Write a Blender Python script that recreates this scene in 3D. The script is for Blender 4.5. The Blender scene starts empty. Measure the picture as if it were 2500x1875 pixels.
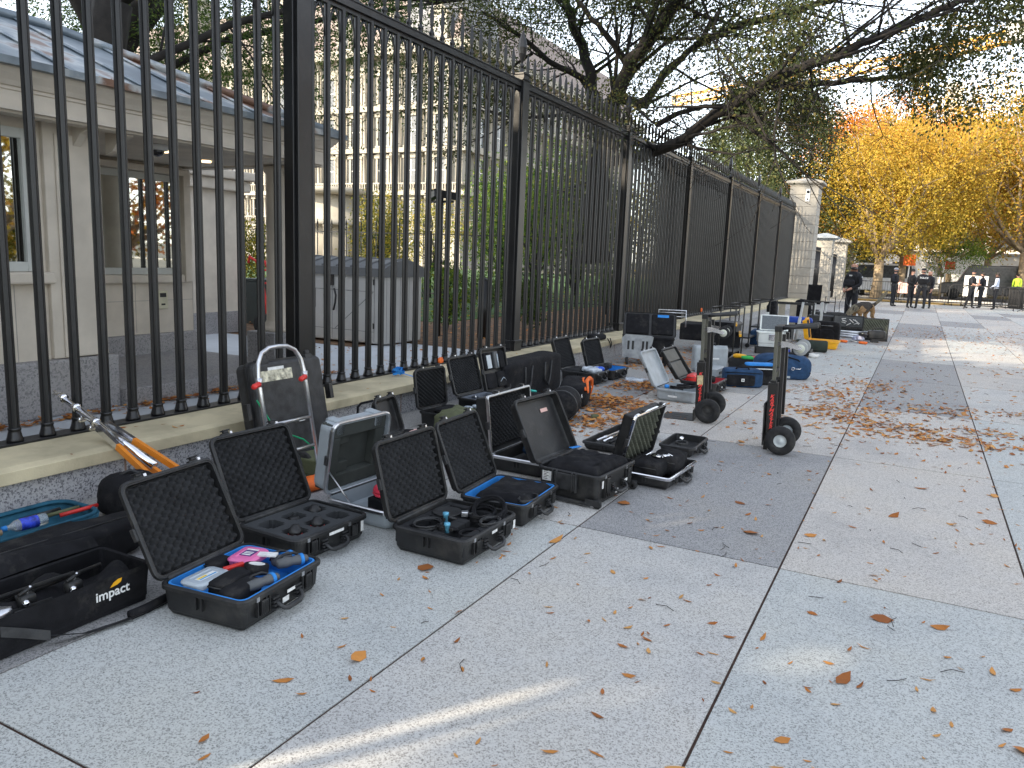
import bpy, math, random
import numpy as np
from mathutils import Matrix, Vector
PI = math.pi
rnd = random.Random(7)
scene = bpy.context.scene
col = scene.collection

# ---------------------------------------------------------------- camera
CAM_H = 1.63
YAW, PITCH, ROLL, FPX = math.radians(-27.4), math.radians(9.37), math.radians(2.25), 1890.0
_f = Vector((math.sin(YAW)*math.cos(PITCH), math.cos(YAW)*math.cos(PITCH), -math.sin(PITCH)))
_r = Vector((math.cos(YAW), -math.sin(YAW), 0)); _u = _r.cross(_f)
_c, _s = math.cos(ROLL), math.sin(ROLL)
_r, _u = _c*_r + _s*_u, -_s*_r + _c*_u
cd = bpy.data.cameras.new('camera'); cam = bpy.data.objects.new('camera', cd); col.objects.link(cam)
cam.matrix_world = Matrix(((_r.x, _u.x, -_f.x, 0), (_r.y, _u.y, -_f.y, 0), (_r.z, _u.z, -_f.z, CAM_H), (0, 0, 0, 1)))
cd.sensor_width = 36; cd.lens = FPX/2500*36; cd.clip_start = 0.05; cd.clip_end = 2000
scene.camera = cam
# ---------------------------------------------------------------- world, sun, exposure
SUN_EL, SUN_AZ = math.radians(23), math.radians(213.5)      # azimuth measured from +Y towards +X, to the sun
w = bpy.data.worlds.new('World'); scene.world = w; w.use_nodes = True
nt = w.node_tree; bg = nt.nodes['Background']
sky = nt.nodes.new('ShaderNodeTexSky'); sky.sky_type = 'NISHITA'; sky.sun_disc = False
sky.sun_elevation = SUN_EL; sky.sun_rotation = SUN_AZ
sky.air_density = 1.0; sky.dust_density = 0.8; sky.ozone_density = 1.2
hs = nt.nodes.new('ShaderNodeHueSaturation'); hs.inputs['Saturation'].default_value = 0.4
nt.links.new(sky.outputs[0], hs.inputs['Color']); nt.links.new(hs.outputs[0], bg.inputs[0]); bg.inputs[1].default_value = 0.15
sl = bpy.data.lights.new('sun', 'SUN'); sl.energy = 2.3; sl.angle = math.radians(0.5); sl.color = (1.0, 0.86, 0.66)
so = bpy.data.objects.new('sun', sl); col.objects.link(so)
sdir = Vector((math.sin(SUN_AZ)*math.cos(SUN_EL), math.cos(SUN_AZ)*math.cos(SUN_EL), math.sin(SUN_EL)))
so.rotation_euler = sdir.to_track_quat('Z', 'Y').to_euler(); so.location = (-20, -30, 30)
vs = scene.view_settings; vs.view_transform = 'Standard'; vs.look = 'None'; vs.gamma = 1; vs.exposure = 2.0

# ---------------------------------------------------------------- measuring helpers: a pixel of the 2500 px photo to a world point on a plane
def ray(px, py): return _f + (px-1250)/FPX*_r - (py-937.5)/FPX*_u
def GZ(px, py, z=0.0):
    d = ray(px, py); t = (z-CAM_H)/d.z; return Vector((d.x*t, d.y*t, z))
def GX(px, py, X):
    d = ray(px, py); t = X/d.x; return Vector((X, d.y*t, d.z*t+CAM_H))
def GY(px, py, Y):
    d = ray(px, py); t = Y/d.y; return Vector((d.x*t, Y, d.z*t+CAM_H))

# ---------------------------------------------------------------- materials
def nodes(m):
    m.use_nodes = True; n = m.node_tree
    return n, n.nodes['Principled BSDF']
def ramp(n, fac, stops, interp='LINEAR'):
    r = n.nodes.new('ShaderNodeValToRGB'); r.color_ramp.interpolation = interp
    e = r.color_ramp.elements
    while len(e) < len(stops): e.new(0.5)
    for i, (p, c) in enumerate(stops): e[i].position = p; e[i].color = (*c, 1) if len(c) == 3 else c
    n.links.new(fac, r.inputs[0]); return r
def tex(n, kind, scale, detail=3, vec=None, rough=0.55):
    t = n.nodes.new(kind); t.inputs['Scale'].default_value = scale
    if 'Detail' in t.inputs: t.inputs['Detail'].default_value = detail
    if 'Roughness' in t.inputs and kind == 'ShaderNodeTexNoise': t.inputs['Roughness'].default_value = rough
    if vec is None:
        tc = n.nodes.get('tc') or n.nodes.new('ShaderNodeTexCoord'); tc.name = 'tc'; vec = tc.outputs['Object']
    n.links.new(vec, t.inputs['Vector']); return t
MATS = {}
def pm(name, c, rough=0.6, metal=0.0, var=0.12, scale=6.0, bump=0.0, bscale=60.0, coat=0.0, emit=None, trans=0.0, spec=0.5):
    if name in MATS: return MATS[name]
    m = bpy.data.materials.new(name); n, p = nodes(m)
    t = tex(n, 'ShaderNodeTexNoise', scale, 4)
    lo = tuple(max(0, v*(1-var)) for v in c); hi = tuple(min(1, v*(1+var)) for v in c)
    r = ramp(n, t.outputs[0], [(0.35, lo), (0.65, hi)])
    n.links.new(r.outputs[0], p.inputs['Base Color'])
    p.inputs['Roughness'].default_value = rough; p.inputs['Metallic'].default_value = metal
    p.inputs['Specular IOR Level'].default_value = spec
    if coat: p.inputs['Coat Weight'].default_value = coat; p.inputs['Coat Roughness'].default_value = 0.15
    if trans: p.inputs['Transmission Weight'].default_value = trans
    if emit: p.inputs['Emission Color'].default_value = (*emit[:3], 1); p.inputs['Emission Strength'].default_value = emit[3]
    if bump:
        b = tex(n, 'ShaderNodeTexNoise', bscale, 4); bn = n.nodes.new('ShaderNodeBump')
        bn.inputs['Strength'].default_value = bump; bn.inputs['Distance'].default_value = 0.01
        n.links.new(b.outputs[0], bn.inputs['Height']); n.links.new(bn.outputs[0], p.inputs['Normal'])
    MATS[name] = m; return m
def granite(name, dark, mid, light, grain=140, rough=0.7, big=0.10):
    m = bpy.data.materials.new(name); n, p = nodes(m)
    a = tex(n, 'ShaderNodeTexVoronoi', grain*1.25); sx_ = n.nodes.new('ShaderNodeSeparateColor'); n.links.new(a.outputs['Color'], sx_.inputs[0])
    r = ramp(n, sx_.outputs[0], [(0.10, tuple(x*.45 for x in dark)), (0.32, tuple((x+y)/2 for x, y in zip(dark, mid))), (0.6, mid), (0.95, light)])
    v = tex(n, 'ShaderNodeTexVoronoi', grain*0.8); r2 = ramp(n, v.outputs['Color'], [(0.16, tuple(x*0.7 for x in dark)), (0.30, (1, 1, 1))])
    mx = n.nodes.new('ShaderNodeMix'); mx.data_type = 'RGBA'; mx.blend_type = 'MULTIPLY'; mx.inputs[0].default_value = 0.75
    n.links.new(r.outputs[0], mx.inputs[6]); n.links.new(r2.outputs[0], mx.inputs[7])
    bgn = tex(n, 'ShaderNodeTexNoise', 1.1, 7, rough=.62); r3 = ramp(n, bgn.outputs[0], [(0.3, (1-big*2.2, 1-big*2.1, 1-big*1.9)), (0.48, (1-big*.4,)*3), (0.7, (1.0, 1-big*.25, 1-big*0.7))])
    m2 = n.nodes.new('ShaderNodeMix'); m2.data_type = 'RGBA'; m2.blend_type = 'MULTIPLY'; m2.inputs[0].default_value = 1
    n.links.new(mx.outputs[2], m2.inputs[6]); n.links.new(r3.outputs[0], m2.inputs[7])
    n.links.new(m2.outputs[2], p.inputs['Base Color']); p.inputs['Roughness'].default_value = rough
    bn = n.nodes.new('ShaderNodeBump'); bn.inputs['Strength'].default_value = 0.2; bn.inputs['Distance'].default_value = 0.001
    n.links.new(sx_.outputs[0], bn.inputs['Height']); n.links.new(bn.outputs[0], p.inputs['Normal'])
    MATS[name] = m; return m
def leafmat(name, cols, scale=1.2, rough=0.55, trans=0.35):
    m = bpy.data.materials.new(name); n, p = nodes(m)
    at = n.nodes.new('ShaderNodeAttribute'); at.attribute_name = 'lv'
    k = len(cols); r = ramp(n, at.outputs['Fac'], [(i/(k-1), c) for i, c in enumerate(cols)])
    n.links.new(r.outputs[0], p.inputs['Base Color']); p.inputs['Roughness'].default_value = rough
    p.inputs['Specular IOR Level'].default_value = 0.35
    if trans:
        tr = n.nodes.new('ShaderNodeBsdfTranslucent'); n.links.new(r.outputs[0], tr.inputs[0])
        ms = n.nodes.new('ShaderNodeMixShader'); ms.inputs[0].default_value = trans
        n.links.new(p.outputs[0], ms.inputs[1]); n.links.new(tr.outputs[0], ms.inputs[2])
        n.links.new(ms.outputs[0], n.nodes['Material Output'].inputs[0])
    MATS[name] = m; return m

def dust(m, c=(.085, .08, .07), amt=.5, scale=5.0):
    n = m.node_tree; p = n.nodes['Principled BSDF']; src = p.inputs['Base Color'].links[0].from_socket
    t = tex(n, 'ShaderNodeTexNoise', scale, 9, rough=.75); r = ramp(n, t.outputs[0], [(.52, (0, 0, 0)), (.74, (amt,)*3)])
    x = n.nodes.new('ShaderNodeMix'); x.data_type = 'RGBA'; n.links.new(r.outputs[0], x.inputs[0]); n.links.new(src, x.inputs[6]); x.inputs[7].default_value = (*c, 1)
    n.links.new(x.outputs[2], p.inputs['Base Color']); return m
BLK = pm('black_paint', (0.009, 0.009, 0.010), 0.36, var=0.2, scale=3, bump=0.05, bscale=40)
PLA = pm('black_plastic', (0.012, 0.0122, 0.013), 0.5, var=0.35, scale=9, bump=0.15, bscale=220)
PLS = pm('black_plastic_worn', (0.024, 0.0245, 0.026), 0.55, var=0.45, scale=14, bump=0.2, bscale=150)
FOAM = pm('charcoal_foam', (0.026, 0.0265, 0.028), 0.95, var=0.15, scale=8, spec=0.2)
FOAMG = pm('olive_grey_foam', (0.11, 0.115, 0.09), 0.95, var=0.2, scale=8, spec=0.2)
FABB = pm('black_fabric', (0.010, 0.010, 0.012), 0.9, var=0.3, scale=12, bump=0.3, bscale=300, spec=0.25)
FABN = pm('navy_fabric', (0.022, 0.055, 0.12), 0.85, var=0.25, scale=10, bump=0.3, bscale=250, spec=0.25)
FABT = pm('teal_fabric', (0.02, 0.09, 0.14), 0.85, var=0.25, scale=10, bump=0.3, bscale=250, spec=0.25)
OLIV = pm('olive_fabric', (0.10, 0.11, 0.055), 0.9, var=0.2, scale=8, bump=0.3, bscale=200)
BLUE = pm('blue_liner', (0.02, 0.22, 0.62), 0.7, var=0.15, scale=10)
ALU = pm('aluminium', (0.62, 0.63, 0.65), 0.32, 1.0, var=0.1, scale=20, bump=0.05)
CHR = pm('chrome', (0.8, 0.8, 0.82), 0.12, 1.0, var=0.05)
STEEL = pm('grey_steel', (0.33, 0.35, 0.37), 0.45, 0.6, var=0.2, scale=10)
RUB = pm('black_rubber', (0.015, 0.015, 0.016), 0.85, var=0.2, scale=20)
WHT = pm('white_plastic', (0.78, 0.78, 0.76), 0.5, var=0.05)
LBL = pm('paper_label', (0.72, 0.72, 0.70), 0.7, var=0.12, scale=60)
LBP = pm('pink_paper_label', (0.75, 0.48, 0.42), 0.7, var=0.08)
RED = pm('red_paint', (0.62, 0.03, 0.025), 0.4, var=0.12)
REDC = pm('red_cable', (0.7, 0.05, 0.09), 0.4, var=0.08)
ORG = pm('orange_fabric', (0.85, 0.16, 0.02), 0.6, var=0.15)
YEL = pm('yellow_plastic', (0.85, 0.42, 0.015), 0.45, var=0.1)
GRYC = pm('grey_case_plastic', (0.34, 0.37, 0.39), 0.5, var=0.1, scale=8)
SILV = pm('silver_grey_shell', (0.34, 0.38, 0.41), 0.42, 0.15, var=0.08, scale=5, bump=0.08, bscale=150)
GLS = pm('dark_lens_glass', (0.01, 0.01, 0.014), 0.05, var=0.1, coat=1)
SKIN = pm('skin', (0.5, 0.27, 0.19), 0.6, var=0.08)
SKIND = pm('dark_skin', (0.10, 0.05, 0.035), 0.6, var=0.08)
CLO = pm('dark_uniform', (0.012, 0.013, 0.018), 0.85, var=0.3, scale=14)
CLOV = pm('black_vest_fabric', (0.007, 0.007, 0.009), 0.9, var=0.3, scale=14)
WSH = pm('white_shirt', (0.6, 0.66, 0.78), 0.8, var=0.05)

for m_ in (PLA, PLS, RUB, FABB): dust(m_)
dust(BLK, (.05, .045, .04), .3, 3.0); dust(GRYC, (.2, .2, .19), .5)
# ---------------------------------------------------------------- mesh builder
def T(x=0, y=0, z=0): return Matrix.Translation((x, y, z))
def RX(a): return Matrix.Rotation(a, 4, 'X')
def RY(a): return Matrix.Rotation(a, 4, 'Y')
def RZ(a): return Matrix.Rotation(a, 4, 'Z')
class MB:
    def __init__(s, M=None): s.v = []; s.f = []; s.mi = []; s.M = M or Matrix(); s.cur = 0; s.sm = []
    def add(s, vs, fs, smooth=False, M=None):
        b = len(s.v); MM = s.M @ M if M is not None else s.M
        for p in vs: s.v.append(tuple(MM @ Vector(p)))
        for q in fs: s.f.append(tuple(b+i for i in q)); s.mi.append(s.cur); s.sm.append(smooth)
        return s
    def box(s, x0, x1, y0, y1, z0, z1, M=None):
        return s.add([(x0, y0, z0), (x1, y0, z0), (x1, y1, z0), (x0, y1, z0), (x0, y0, z1), (x1, y0, z1), (x1, y1, z1), (x0, y1, z1)],
                     [(0, 3, 2, 1), (4, 5, 6, 7), (0, 1, 5, 4), (1, 2, 6, 5), (2, 3, 7, 6), (3, 0, 4, 7)], M=M)
    def rr(s, x0, x1, y0, y1, r, off, z, n=4):
        x0 += off; x1 -= off; y0 += off; y1 -= off; r = min(max(r-off, 0.002), (x1-x0)/2.001, (y1-y0)/2.001); out = []
        for cx, cy, a0 in ((x1-r, y1-r, 0), (x0+r, y1-r, PI/2), (x0+r, y0+r, PI), (x1-r, y0+r, 1.5*PI)):
            for i in range(n+1): a = a0+PI/2*i/n; out.append((cx+r*math.cos(a), cy+r*math.sin(a), z))
        return out
    def loft(s, x0, x1, y0, y1, r, prof, n=4, cap=(True, True), smooth=False, M=None):
        vs = []; fs = []; k = 4*(n+1)
        for off, z in prof: vs += s.rr(x0, x1, y0, y1, r, off, z, n)
        for j in range(len(prof)-1):
            for i in range(k): i2 = (i+1) % k; fs.append((j*k+i, j*k+i2, (j+1)*k+i2, (j+1)*k+i))
        if cap[0]: fs.append(tuple(reversed(range(k))))
        if cap[1]: fs.append(tuple((len(prof)-1)*k+i for i in range(k)))
        return s.add(vs, fs, smooth, M)
    def tube(s, pts, r, n=8, closed=False, M=None, smooth=True, cap=True):
        pts = [Vector(p) for p in pts]; rs = r if isinstance(r, (list, tuple)) else [r]*len(pts)
        vs = []; fs = []; N = len(pts); up = Vector((0.13, 0.21, 0.97)); prev = None
        for i, p in enumerate(pts):
            if closed: t = pts[(i+1) % N]-pts[i-1]
            else: t = pts[min(i+1, N-1)]-pts[max(i-1, 0)]
            t.normalize()
            if prev is None:
                a = t.cross(up)
                if a.length < 0.1: a = t.cross(Vector((1, 0, 0)))
            else: a = prev - t*prev.dot(t)
            a.normalize(); prev = a; b = t.cross(a)
            for k in range(n): an = 2*PI*k/n; vs.append(p+rs[i]*(math.cos(an)*a+math.sin(an)*b))
        for i in range(N if closed else N-1):
            j = (i+1) % N
            for k in range(n): k2 = (k+1) % n; fs.append((i*n+k, i*n+k2, j*n+k2, j*n+k))
        if cap and not closed: fs.append(tuple(reversed(range(n)))); fs.append(tuple((N-1)*n+k for k in range(n)))
        return s.add(vs, fs, smooth, M)
    def lathe(s, prof, n=16, M=None, smooth=True, cap=True, flute=0.0):
        vs = []; fs = []
        for r, z in prof:
            for k in range(n):
                rr = r*(1-flute*(k % 2)); a = 2*PI*k/n; vs.append((rr*math.cos(a), rr*math.sin(a), z))
        for j in range(len(prof)-1):
            for k in range(n): k2 = (k+1) % n; fs.append((j*n+k, j*n+k2, (j+1)*n+k2, (j+1)*n+k))
        if cap: fs.append(tuple(reversed(range(n)))); fs.append(tuple((len(prof)-1)*n+k for k in range(n)))
        return s.add(vs, fs, smooth, M)
    def prism(s, poly, z0, z1, M=None):
        n = len(poly); vs = [(x, y, z0) for x, y in poly]+[(x, y, z1) for x, y in poly]
        fs = [tuple(reversed(range(n))), tuple(range(n, 2*n))]+[(i, (i+1) % n, n+(i+1) % n, n+i) for i in range(n)]
        return s.add(vs, fs, M=M)
    def blob(s, sx, sy, sz, e=0.4, nu=20, nv=12, noise=0.0, seed=0, M=None, freq=3.0, flat=None):
        """superellipsoid of half sizes; e small = boxy"""
        from mathutils import noise as NZ
        vs = []; fs = []
        def pw(a, ex): return math.copysign(abs(a)**ex, a)
        for j in range(nv+1):
            ph = -PI/2+PI*j/nv
            for i in range(nu):
                th = 2*PI*i/nu; x = sx*pw(math.cos(ph), e)*pw(math.cos(th), e); y = sy*pw(math.cos(ph), e)*pw(math.sin(th), e); z = sz*pw(math.sin(ph), e)
                if noise:
                    q = Vector((x*freq/max(sx, .01)*0.6+seed*7.1, y*freq/max(sx, .01)*0.6, z*freq/max(sx, .01)*0.6)); d = NZ.noise(q)+0.5*NZ.noise(q*2.3); k = 1+noise*d
                    x *= k; y *= k; z *= k
                if flat is not None and z < flat: z = flat
                vs.append((x, y, z))
        for j in range(nv):
            for i in range(nu): i2 = (i+1) % nu; fs.append((j*nu+i, j*nu+i2, (j+1)*nu+i2, (j+1)*nu+i))
        return s.add(vs, fs, True, M)
    def grid(s, nx, ny, fn, smooth=True, M=None):
        vs = [fn(i/nx, j/ny) for j in range(ny+1) for i in range(nx+1)]
        fs = [(j*(nx+1)+i, j*(nx+1)+i+1, (j+1)*(nx+1)+i+1, (j+1)*(nx+1)+i) for j in range(ny) for i in range(nx)]
        return s.add(vs, fs, smooth, M)
    def build(s, name, mats, parent=None, bevel=0.0, bseg=2, recalc=True):
        me = bpy.data.meshes.new(name); me.from_pydata(s.v, [], s.f)
        if not isinstance(mats, (list, tuple)): mats = [mats]
        for m in mats: me.materials.append(m)
        me.polygons.foreach_set('material_index', s.mi); me.polygons.foreach_set('use_smooth', s.sm)
        if recalc:
            import bmesh
            bm = bmesh.new(); bm.from_mesh(me); bmesh.ops.recalc_face_normals(bm, faces=bm.faces)
            bm.to_mesh(me); bm.free()
        me.update()
        o = bpy.data.objects.new(name, me); col.objects.link(o)
        if parent is not None: o.parent = parent
        if bevel:
            b = o.modifiers.new('bevel', 'BEVEL'); b.width = bevel; b.segments = bseg; b.limit_method = 'ANGLE'; b.angle_limit = math.radians(40)
            b.harden_normals = False
        return o
def tag(o, label=None, cat=None, group=None, kind=None):
    if label: o['label'] = label
    if cat: o['category'] = cat
    if group: o['group'] = group
    if kind: o['kind'] = kind
    return o
def thing(name, label, cat, loc=(0, 0, 0), rz=0.0, group=None):
    o = bpy.data.objects.new(name, None); col.objects.link(o); o.empty_display_size = 0.1
    o.location = loc; o.rotation_euler = (0, 0, rz); return tag(o, label, cat, group)
def copy_tree(o, parent=None):
    c = o.copy(); col.objects.link(c)
    if parent is not None: c.parent = parent
    for ch in list(o.children): copy_tree(ch, c)
    return c
FONT = {}
def text_mesh(s, size, depth, M, mat, parent, name='lettering', shear=0.0, align='CENTER', bold=0.0):
    cu = bpy.data.curves.new(name, 'FONT'); cu.body = s; cu.size = size; cu.extrude = depth; cu.align_x = align; cu.align_y = 'CENTER'; cu.shear = shear; cu.offset = bold
    o = bpy.data.objects.new(name, cu); col.objects.link(o)
    dg = bpy.context.evaluated_depsgraph_get(); me = bpy.data.meshes.new_from_object(o.evaluated_get(dg))
    bpy.data.objects.remove(o); bpy.data.curves.remove(cu)
    me.transform(M); me.materials.clear(); me.materials.append(mat)
    n = bpy.data.objects.new(name, me); col.objects.link(n); n.parent = parent; return n
def arc(c, r, a0, a1, n, plane='yz', x=0.0):
    out = []
    for i in range(n+1):
        a = a0+(a1-a0)*i/n; u, v = c[0]+r*math.cos(a), c[1]+r*math.sin(a)
        out.append({'yz': (x, u, v), 'xz': (u, x, v), 'xy': (u, v, x)}[plane])
    return out
def coil(cx, cy, z, r, turns, tr, mb, squash=1.0, seed=0, dz=None):
    R_ = random.Random(seed); pts = []; n = 26
    for i in range(int(turns*n)):
        a = 2*PI*i/n; k = i//n; rr = r*(1-0.05*(k % 3)) + R_.uniform(-.003, .003); pts.append((cx+rr*math.cos(a), cy+squash*rr*math.sin(a), z+(dz or tr*1.2)*i/n*0.8+R_.uniform(-.001, .001)))
    mb.tube(pts, tr, 6)
# ================================================================ SETTING: ground, paving
GL = granite('granite_light', (0.133, 0.129, 0.121), (0.343, 0.328, 0.308), (0.562, 0.554, 0.530))
GC = granite('granite_cool', (0.117, 0.125, 0.121), (0.320, 0.324, 0.312), (0.530, 0.546, 0.530))
GW = granite('granite_warm', (0.140, 0.129, 0.117), (0.359, 0.332, 0.300), (0.577, 0.546, 0.507))
GD = granite('granite_dark', (0.062, 0.062, 0.064), (0.187, 0.187, 0.191), (0.359, 0.355, 0.351))
GM = granite('granite_middle', (0.086, 0.086, 0.084), (0.234, 0.230, 0.222), (0.406, 0.398, 0.382))
JOINT = pm('joint_sand', (0.05, 0.026, 0.018), 0.95, var=0.4, scale=30)
xs = [-4.62, -4.11, -2.92] + [-1.715+1.195*i for i in range(0, 16)]
ys = [-4.49, -1.57, 1.35, 4.27, 7.19, 10.1, 13.05, 15.95, 18.85, 21.8, 24.7, 27.6, 30.5, 33.4, 36.4, 39.3, 42.2, 45.1, 48.0]
mb = MB(); g = 0.006; prnd = random.Random(11)
darks = {(2, 0), (3, 3), (4, 5), (4, 6), (3, 8), (4, 9), (4, 10), (5, 11), (3, 13), (6, 13), (8, 9), (2, 6), (8, 13), (4, 14), (7, 14)}
for i in range(len(xs)-1):
    for j in range(len(ys)-1):
        k = prnd.choice([0, 1, 1, 2, 2, 0]) if i >= 2 else prnd.choice([4, 4, 3])
        if (i, j) in darks: k = 3
        if (i, j) in ((3, 1), (3, 2)): k = 0
        if (i, j) in ((4, 1), (4, 2), (2, 2), (2, 1)): k = 1
        if (i, j) in ((4, 3), (4, 4), (3, 4)): k = 2 if i == 4 else 2
        if (i, j) == (2, 5): k = 4
        mb.cur = k
        x0, x1, y0, y1 = xs[i]+g, xs[i+1]-g, ys[j]+g, ys[j+1]-g
        mb.add([(x0, y0, 0), (x1, y0, 0), (x1, y1, 0), (x0, y1, 0), (x0, y0, -.006), (x1, y0, -.006), (x1, y1, -.006), (x0, y1, -.006)],
               [(0, 1, 2, 3), (0, 4, 5, 1), (1, 5, 6, 2), (2, 6, 7, 3), (3, 7, 4, 0)])
mb.cur = 5; mb.box(-4.6, xs[-1], ys[0], ys[-1], -.02, -.0055)
tag(mb.build('pavement', [GL, GC, GW, GD, GM, JOINT], recalc=False), kind='structure')
EARTH = pm('bare_earth', (0.10, 0.075, 0.045), 0.95, var=0.3, scale=2, bump=0.4, bscale=30)
CONC = pm('pale_concrete', (0.42, 0.40, 0.37), 0.85, var=0.08, scale=2, bump=0.1)
ASPH = pm('asphalt', (0.06, 0.06, 0.062), 0.9, var=0.2, scale=4, bump=0.2, bscale=80)
GRASS = pm('lawn_green', (0.045, 0.10, 0.02), 0.95, var=0.35, scale=5, bump=0.6, bscale=90)
mb = MB(); mb.add([(-900, -900, -.03), (900, -900, -.03), (900, 900, -.03), (-900, 900, -.03)], [(0, 1, 2, 3)])
tag(mb.build('ground', pm('far_ground', (0.13, 0.12, 0.09), 0.95, var=0.25, scale=0.2)), kind='structure')
mb = MB(); mb.box(-8, 40, 48.02, 51.0, -.02, 0.004); tag(mb.build('far_path', CONC), kind='structure')
mb = MB(); mb.box(-30, 60, 51.0, 64, -.025, -.012); tag(mb.build('cross_road', ASPH), kind='structure')
mb = MB(); mb.box(-30, 60, 51.02, 51.3, -.02, .12); tag(mb.build('far_kerb', CONC, bevel=.02), kind='structure')
mb = MB(); mb.box(-30, 60, 64.0, 66, -.02, .12); mb.box(-30, 60, 66, 110, -.02, .06); tag(mb.build('park_ground', pm('park_mulch', (0.16, 0.13, 0.06), .95, var=.4, scale=1.5)), kind='structure')
mb = MB(); mb.box(-3.3, 2.0, 45.9, 48.0, 0.004, .05)
mb.build('planting_bed', pm('leafy_bed', (0.20, 0.13, 0.03), .95, var=.5, scale=6, bump=.8, bscale=40)); bpy.data.objects['planting_bed']['kind'] = 'structure'
# garden side of the fence: raised level 0.27
mb = MB(); mb.box(-60, -5.17, 8.6, 60, -.02, .262); tag(mb.build('garden_soil', pm('leafy_soil', (0.15, 0.085, 0.045), .95, var=.5, scale=9, bump=.8, bscale=50)), kind='structure')
mb = MB(); mb.box(-60, -8.4, 13.0, 60, .20, .275); tag(mb.build('lawn', GRASS), kind='structure')
mb = MB(); mb.box(-14, -5.17, -4.5, 8.62, -.02, .27)
mb.box(-7.0, -5.17, 8.61, 9.6, .0, .2695)
tag(mb.build('garden_path', pm('pale_blue_paving', (0.50, 0.53, 0.56), .85, var=.06, scale=3)), kind='structure')

# ================================================================ low stone wall under the fence
WG = granite('wall_granite', (0.07, 0.07, 0.08), (0.20, 0.20, 0.215), (0.46, 0.46, 0.47), grain=75)
CAPM = pm('cream_limestone', (0.54, 0.47, 0.31), 0.75, var=0.2, scale=2.5, bump=0.12, bscale=90)
MORT = pm('grey_mortar', (0.42, 0.39, 0.35), 0.9, var=0.1)
BRM = pm('brown_mortar', (0.24, 0.16, 0.12), 0.9, var=0.15)
base = thing('stone_base_wall', 'low grey granite wall with cream limestone coping under the black iron fence', 'wall', (-4.55, 0, 0))
X0 = -4.55
mb = MB(T(-X0, 0, 0)); yj = [-4.5+1.55*i for i in range(27)]; yj[-1] = 35.0
for a, b in zip(yj[:-1], yj[1:]): mb.box(-5.17, -4.55, a+.004, b-.012, -.02, .222)
mb.build('wall_face', WG, base, bevel=.003, bseg=1)
mb = MB(T(-X0, 0, 0)); mb.box(-5.16, -4.553, -4.5, 35, -.02, .221); mb.build('wall_joints', BRM, base)
yc = [-4.5+2.45*i-0.47 for i in range(17)]; yc[0] = -4.5; yc[-1] = 35.1; yc = [y for y in yc if y <= 35.1]
mb = MB(T(-X0, 0, 0))
for a, b in zip(yc[:-1], yc[1:]):
    mb.prism([(-5.16, .223), (-4.497, .223), (-4.497, .300), (-4.56, .314), (-5.16, .316)], a+.004, b-.012, M=Matrix(((1, 0, 0, 0), (0, 0, 1, 0), (0, 1, 0, 0), (0, 0, 0, 1))))
mb.build('coping', CAPM, base, bevel=.004)
mb = MB(T(-X0, 0, 0)); mb.box(-5.15, -4.501, -4.5, 35.1, .225, .299); mb.build('coping_joints', MORT, base)

# ================================================================ black iron fence
FX = -5.05; PITCHB = 4.25; P0 = 5.42
fence = thing('iron_fence', 'tall black iron picket fence with spear tops running along the pavement', 'fence', (FX, 0, .316))
FZ = -.316
mb = MB(T(0, 0, FZ)); mb.box(-.075, .06, -4.5, 35.05, .3165, .332); mb.build('base_rail', BLK, fence, bevel=.002, bseg=1)
mb = MB(T(0, 0, FZ)); mb.box(-.055, .055, -4.5, 35.05, 3.86, 3.925); mb.box(-.065, .065, -4.5, 35.05, 3.925, 3.94); mb.box(-.025, .025, -4.5, 35.05, 3.82, 3.86)
mb.build('top_rail', BLK, fence, bevel=.002, bseg=1)
def picket_mb(mb, y=0, lod=0):
    M = T(0, y, FZ); n = 16 if lod == 0 else 8
    mb.lathe([(.033, .40), (.033, 3.84)], n, M=M, cap=False, flute=.16 if lod == 0 else 0, smooth=lod > 0)
    mb.lathe([(.050, .333), (.052, .345), (.046, .36), (.038, .395), (.036, .405), (.040, .408), (.040, .42), (.0285, .424)], n, M=M, flute=.06 if lod == 0 else 0)
    mb.lathe([(.026, 3.94), (.034, 3.955), (.018, 3.97), (.032, 3.99), (.032, 4.01), (.017, 4.03), (.015, 4.045)], n, M=M)
    mb.lathe([(.015, 4.045), (.030, 4.09), (.038, 4.15), (.033, 4.22), (.019, 4.28), (.001, 4.33)], 4, M=M@Matrix.Diagonal((.75, 1, 1, 1)), smooth=False)
    for s in (-1, 1):
        pts = [(0, s*.033, 3.55), (0, s*.036, 3.63), (0, s*.046, 3.70), (0, s*.068, 3.77), (0, s*.103, 3.835)]
        mb.tube(pts, [.010, .0085, .009, .010, .013], 4 if lod else 6, M=M)
        mb.box(-.008, .008, s*.022-.004, s*.022+.02*s+.004, 3.535, 3.552, M=M) if lod == 0 else None
mbk = MB(); picket_mb(mbk); pk = mbk.build('picket', BLK, fence)
ylist = []
for b in range(-2, 7):
    for j in range(1, 20): ylist.append(5.38+b*PITCHB+.2125*j)
ylist = sorted(y for y in ylist if y > 2.2 and y < 35)
pk.location = (0, ylist[0], 0)
for y in ylist[1:100]:
    c = pk.copy(); col.objects.link(c); c.parent = fence; c.location = (0, y, 0)
mb = MB()
for y in ylist[100:]+[y for y in [5.38-4.25+.2125*j for j in range(-22, 6)] if y < 2.2]: picket_mb(mb, y, 1)
tag(mb.build('pickets', BLK, fence), kind='stuff')
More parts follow.
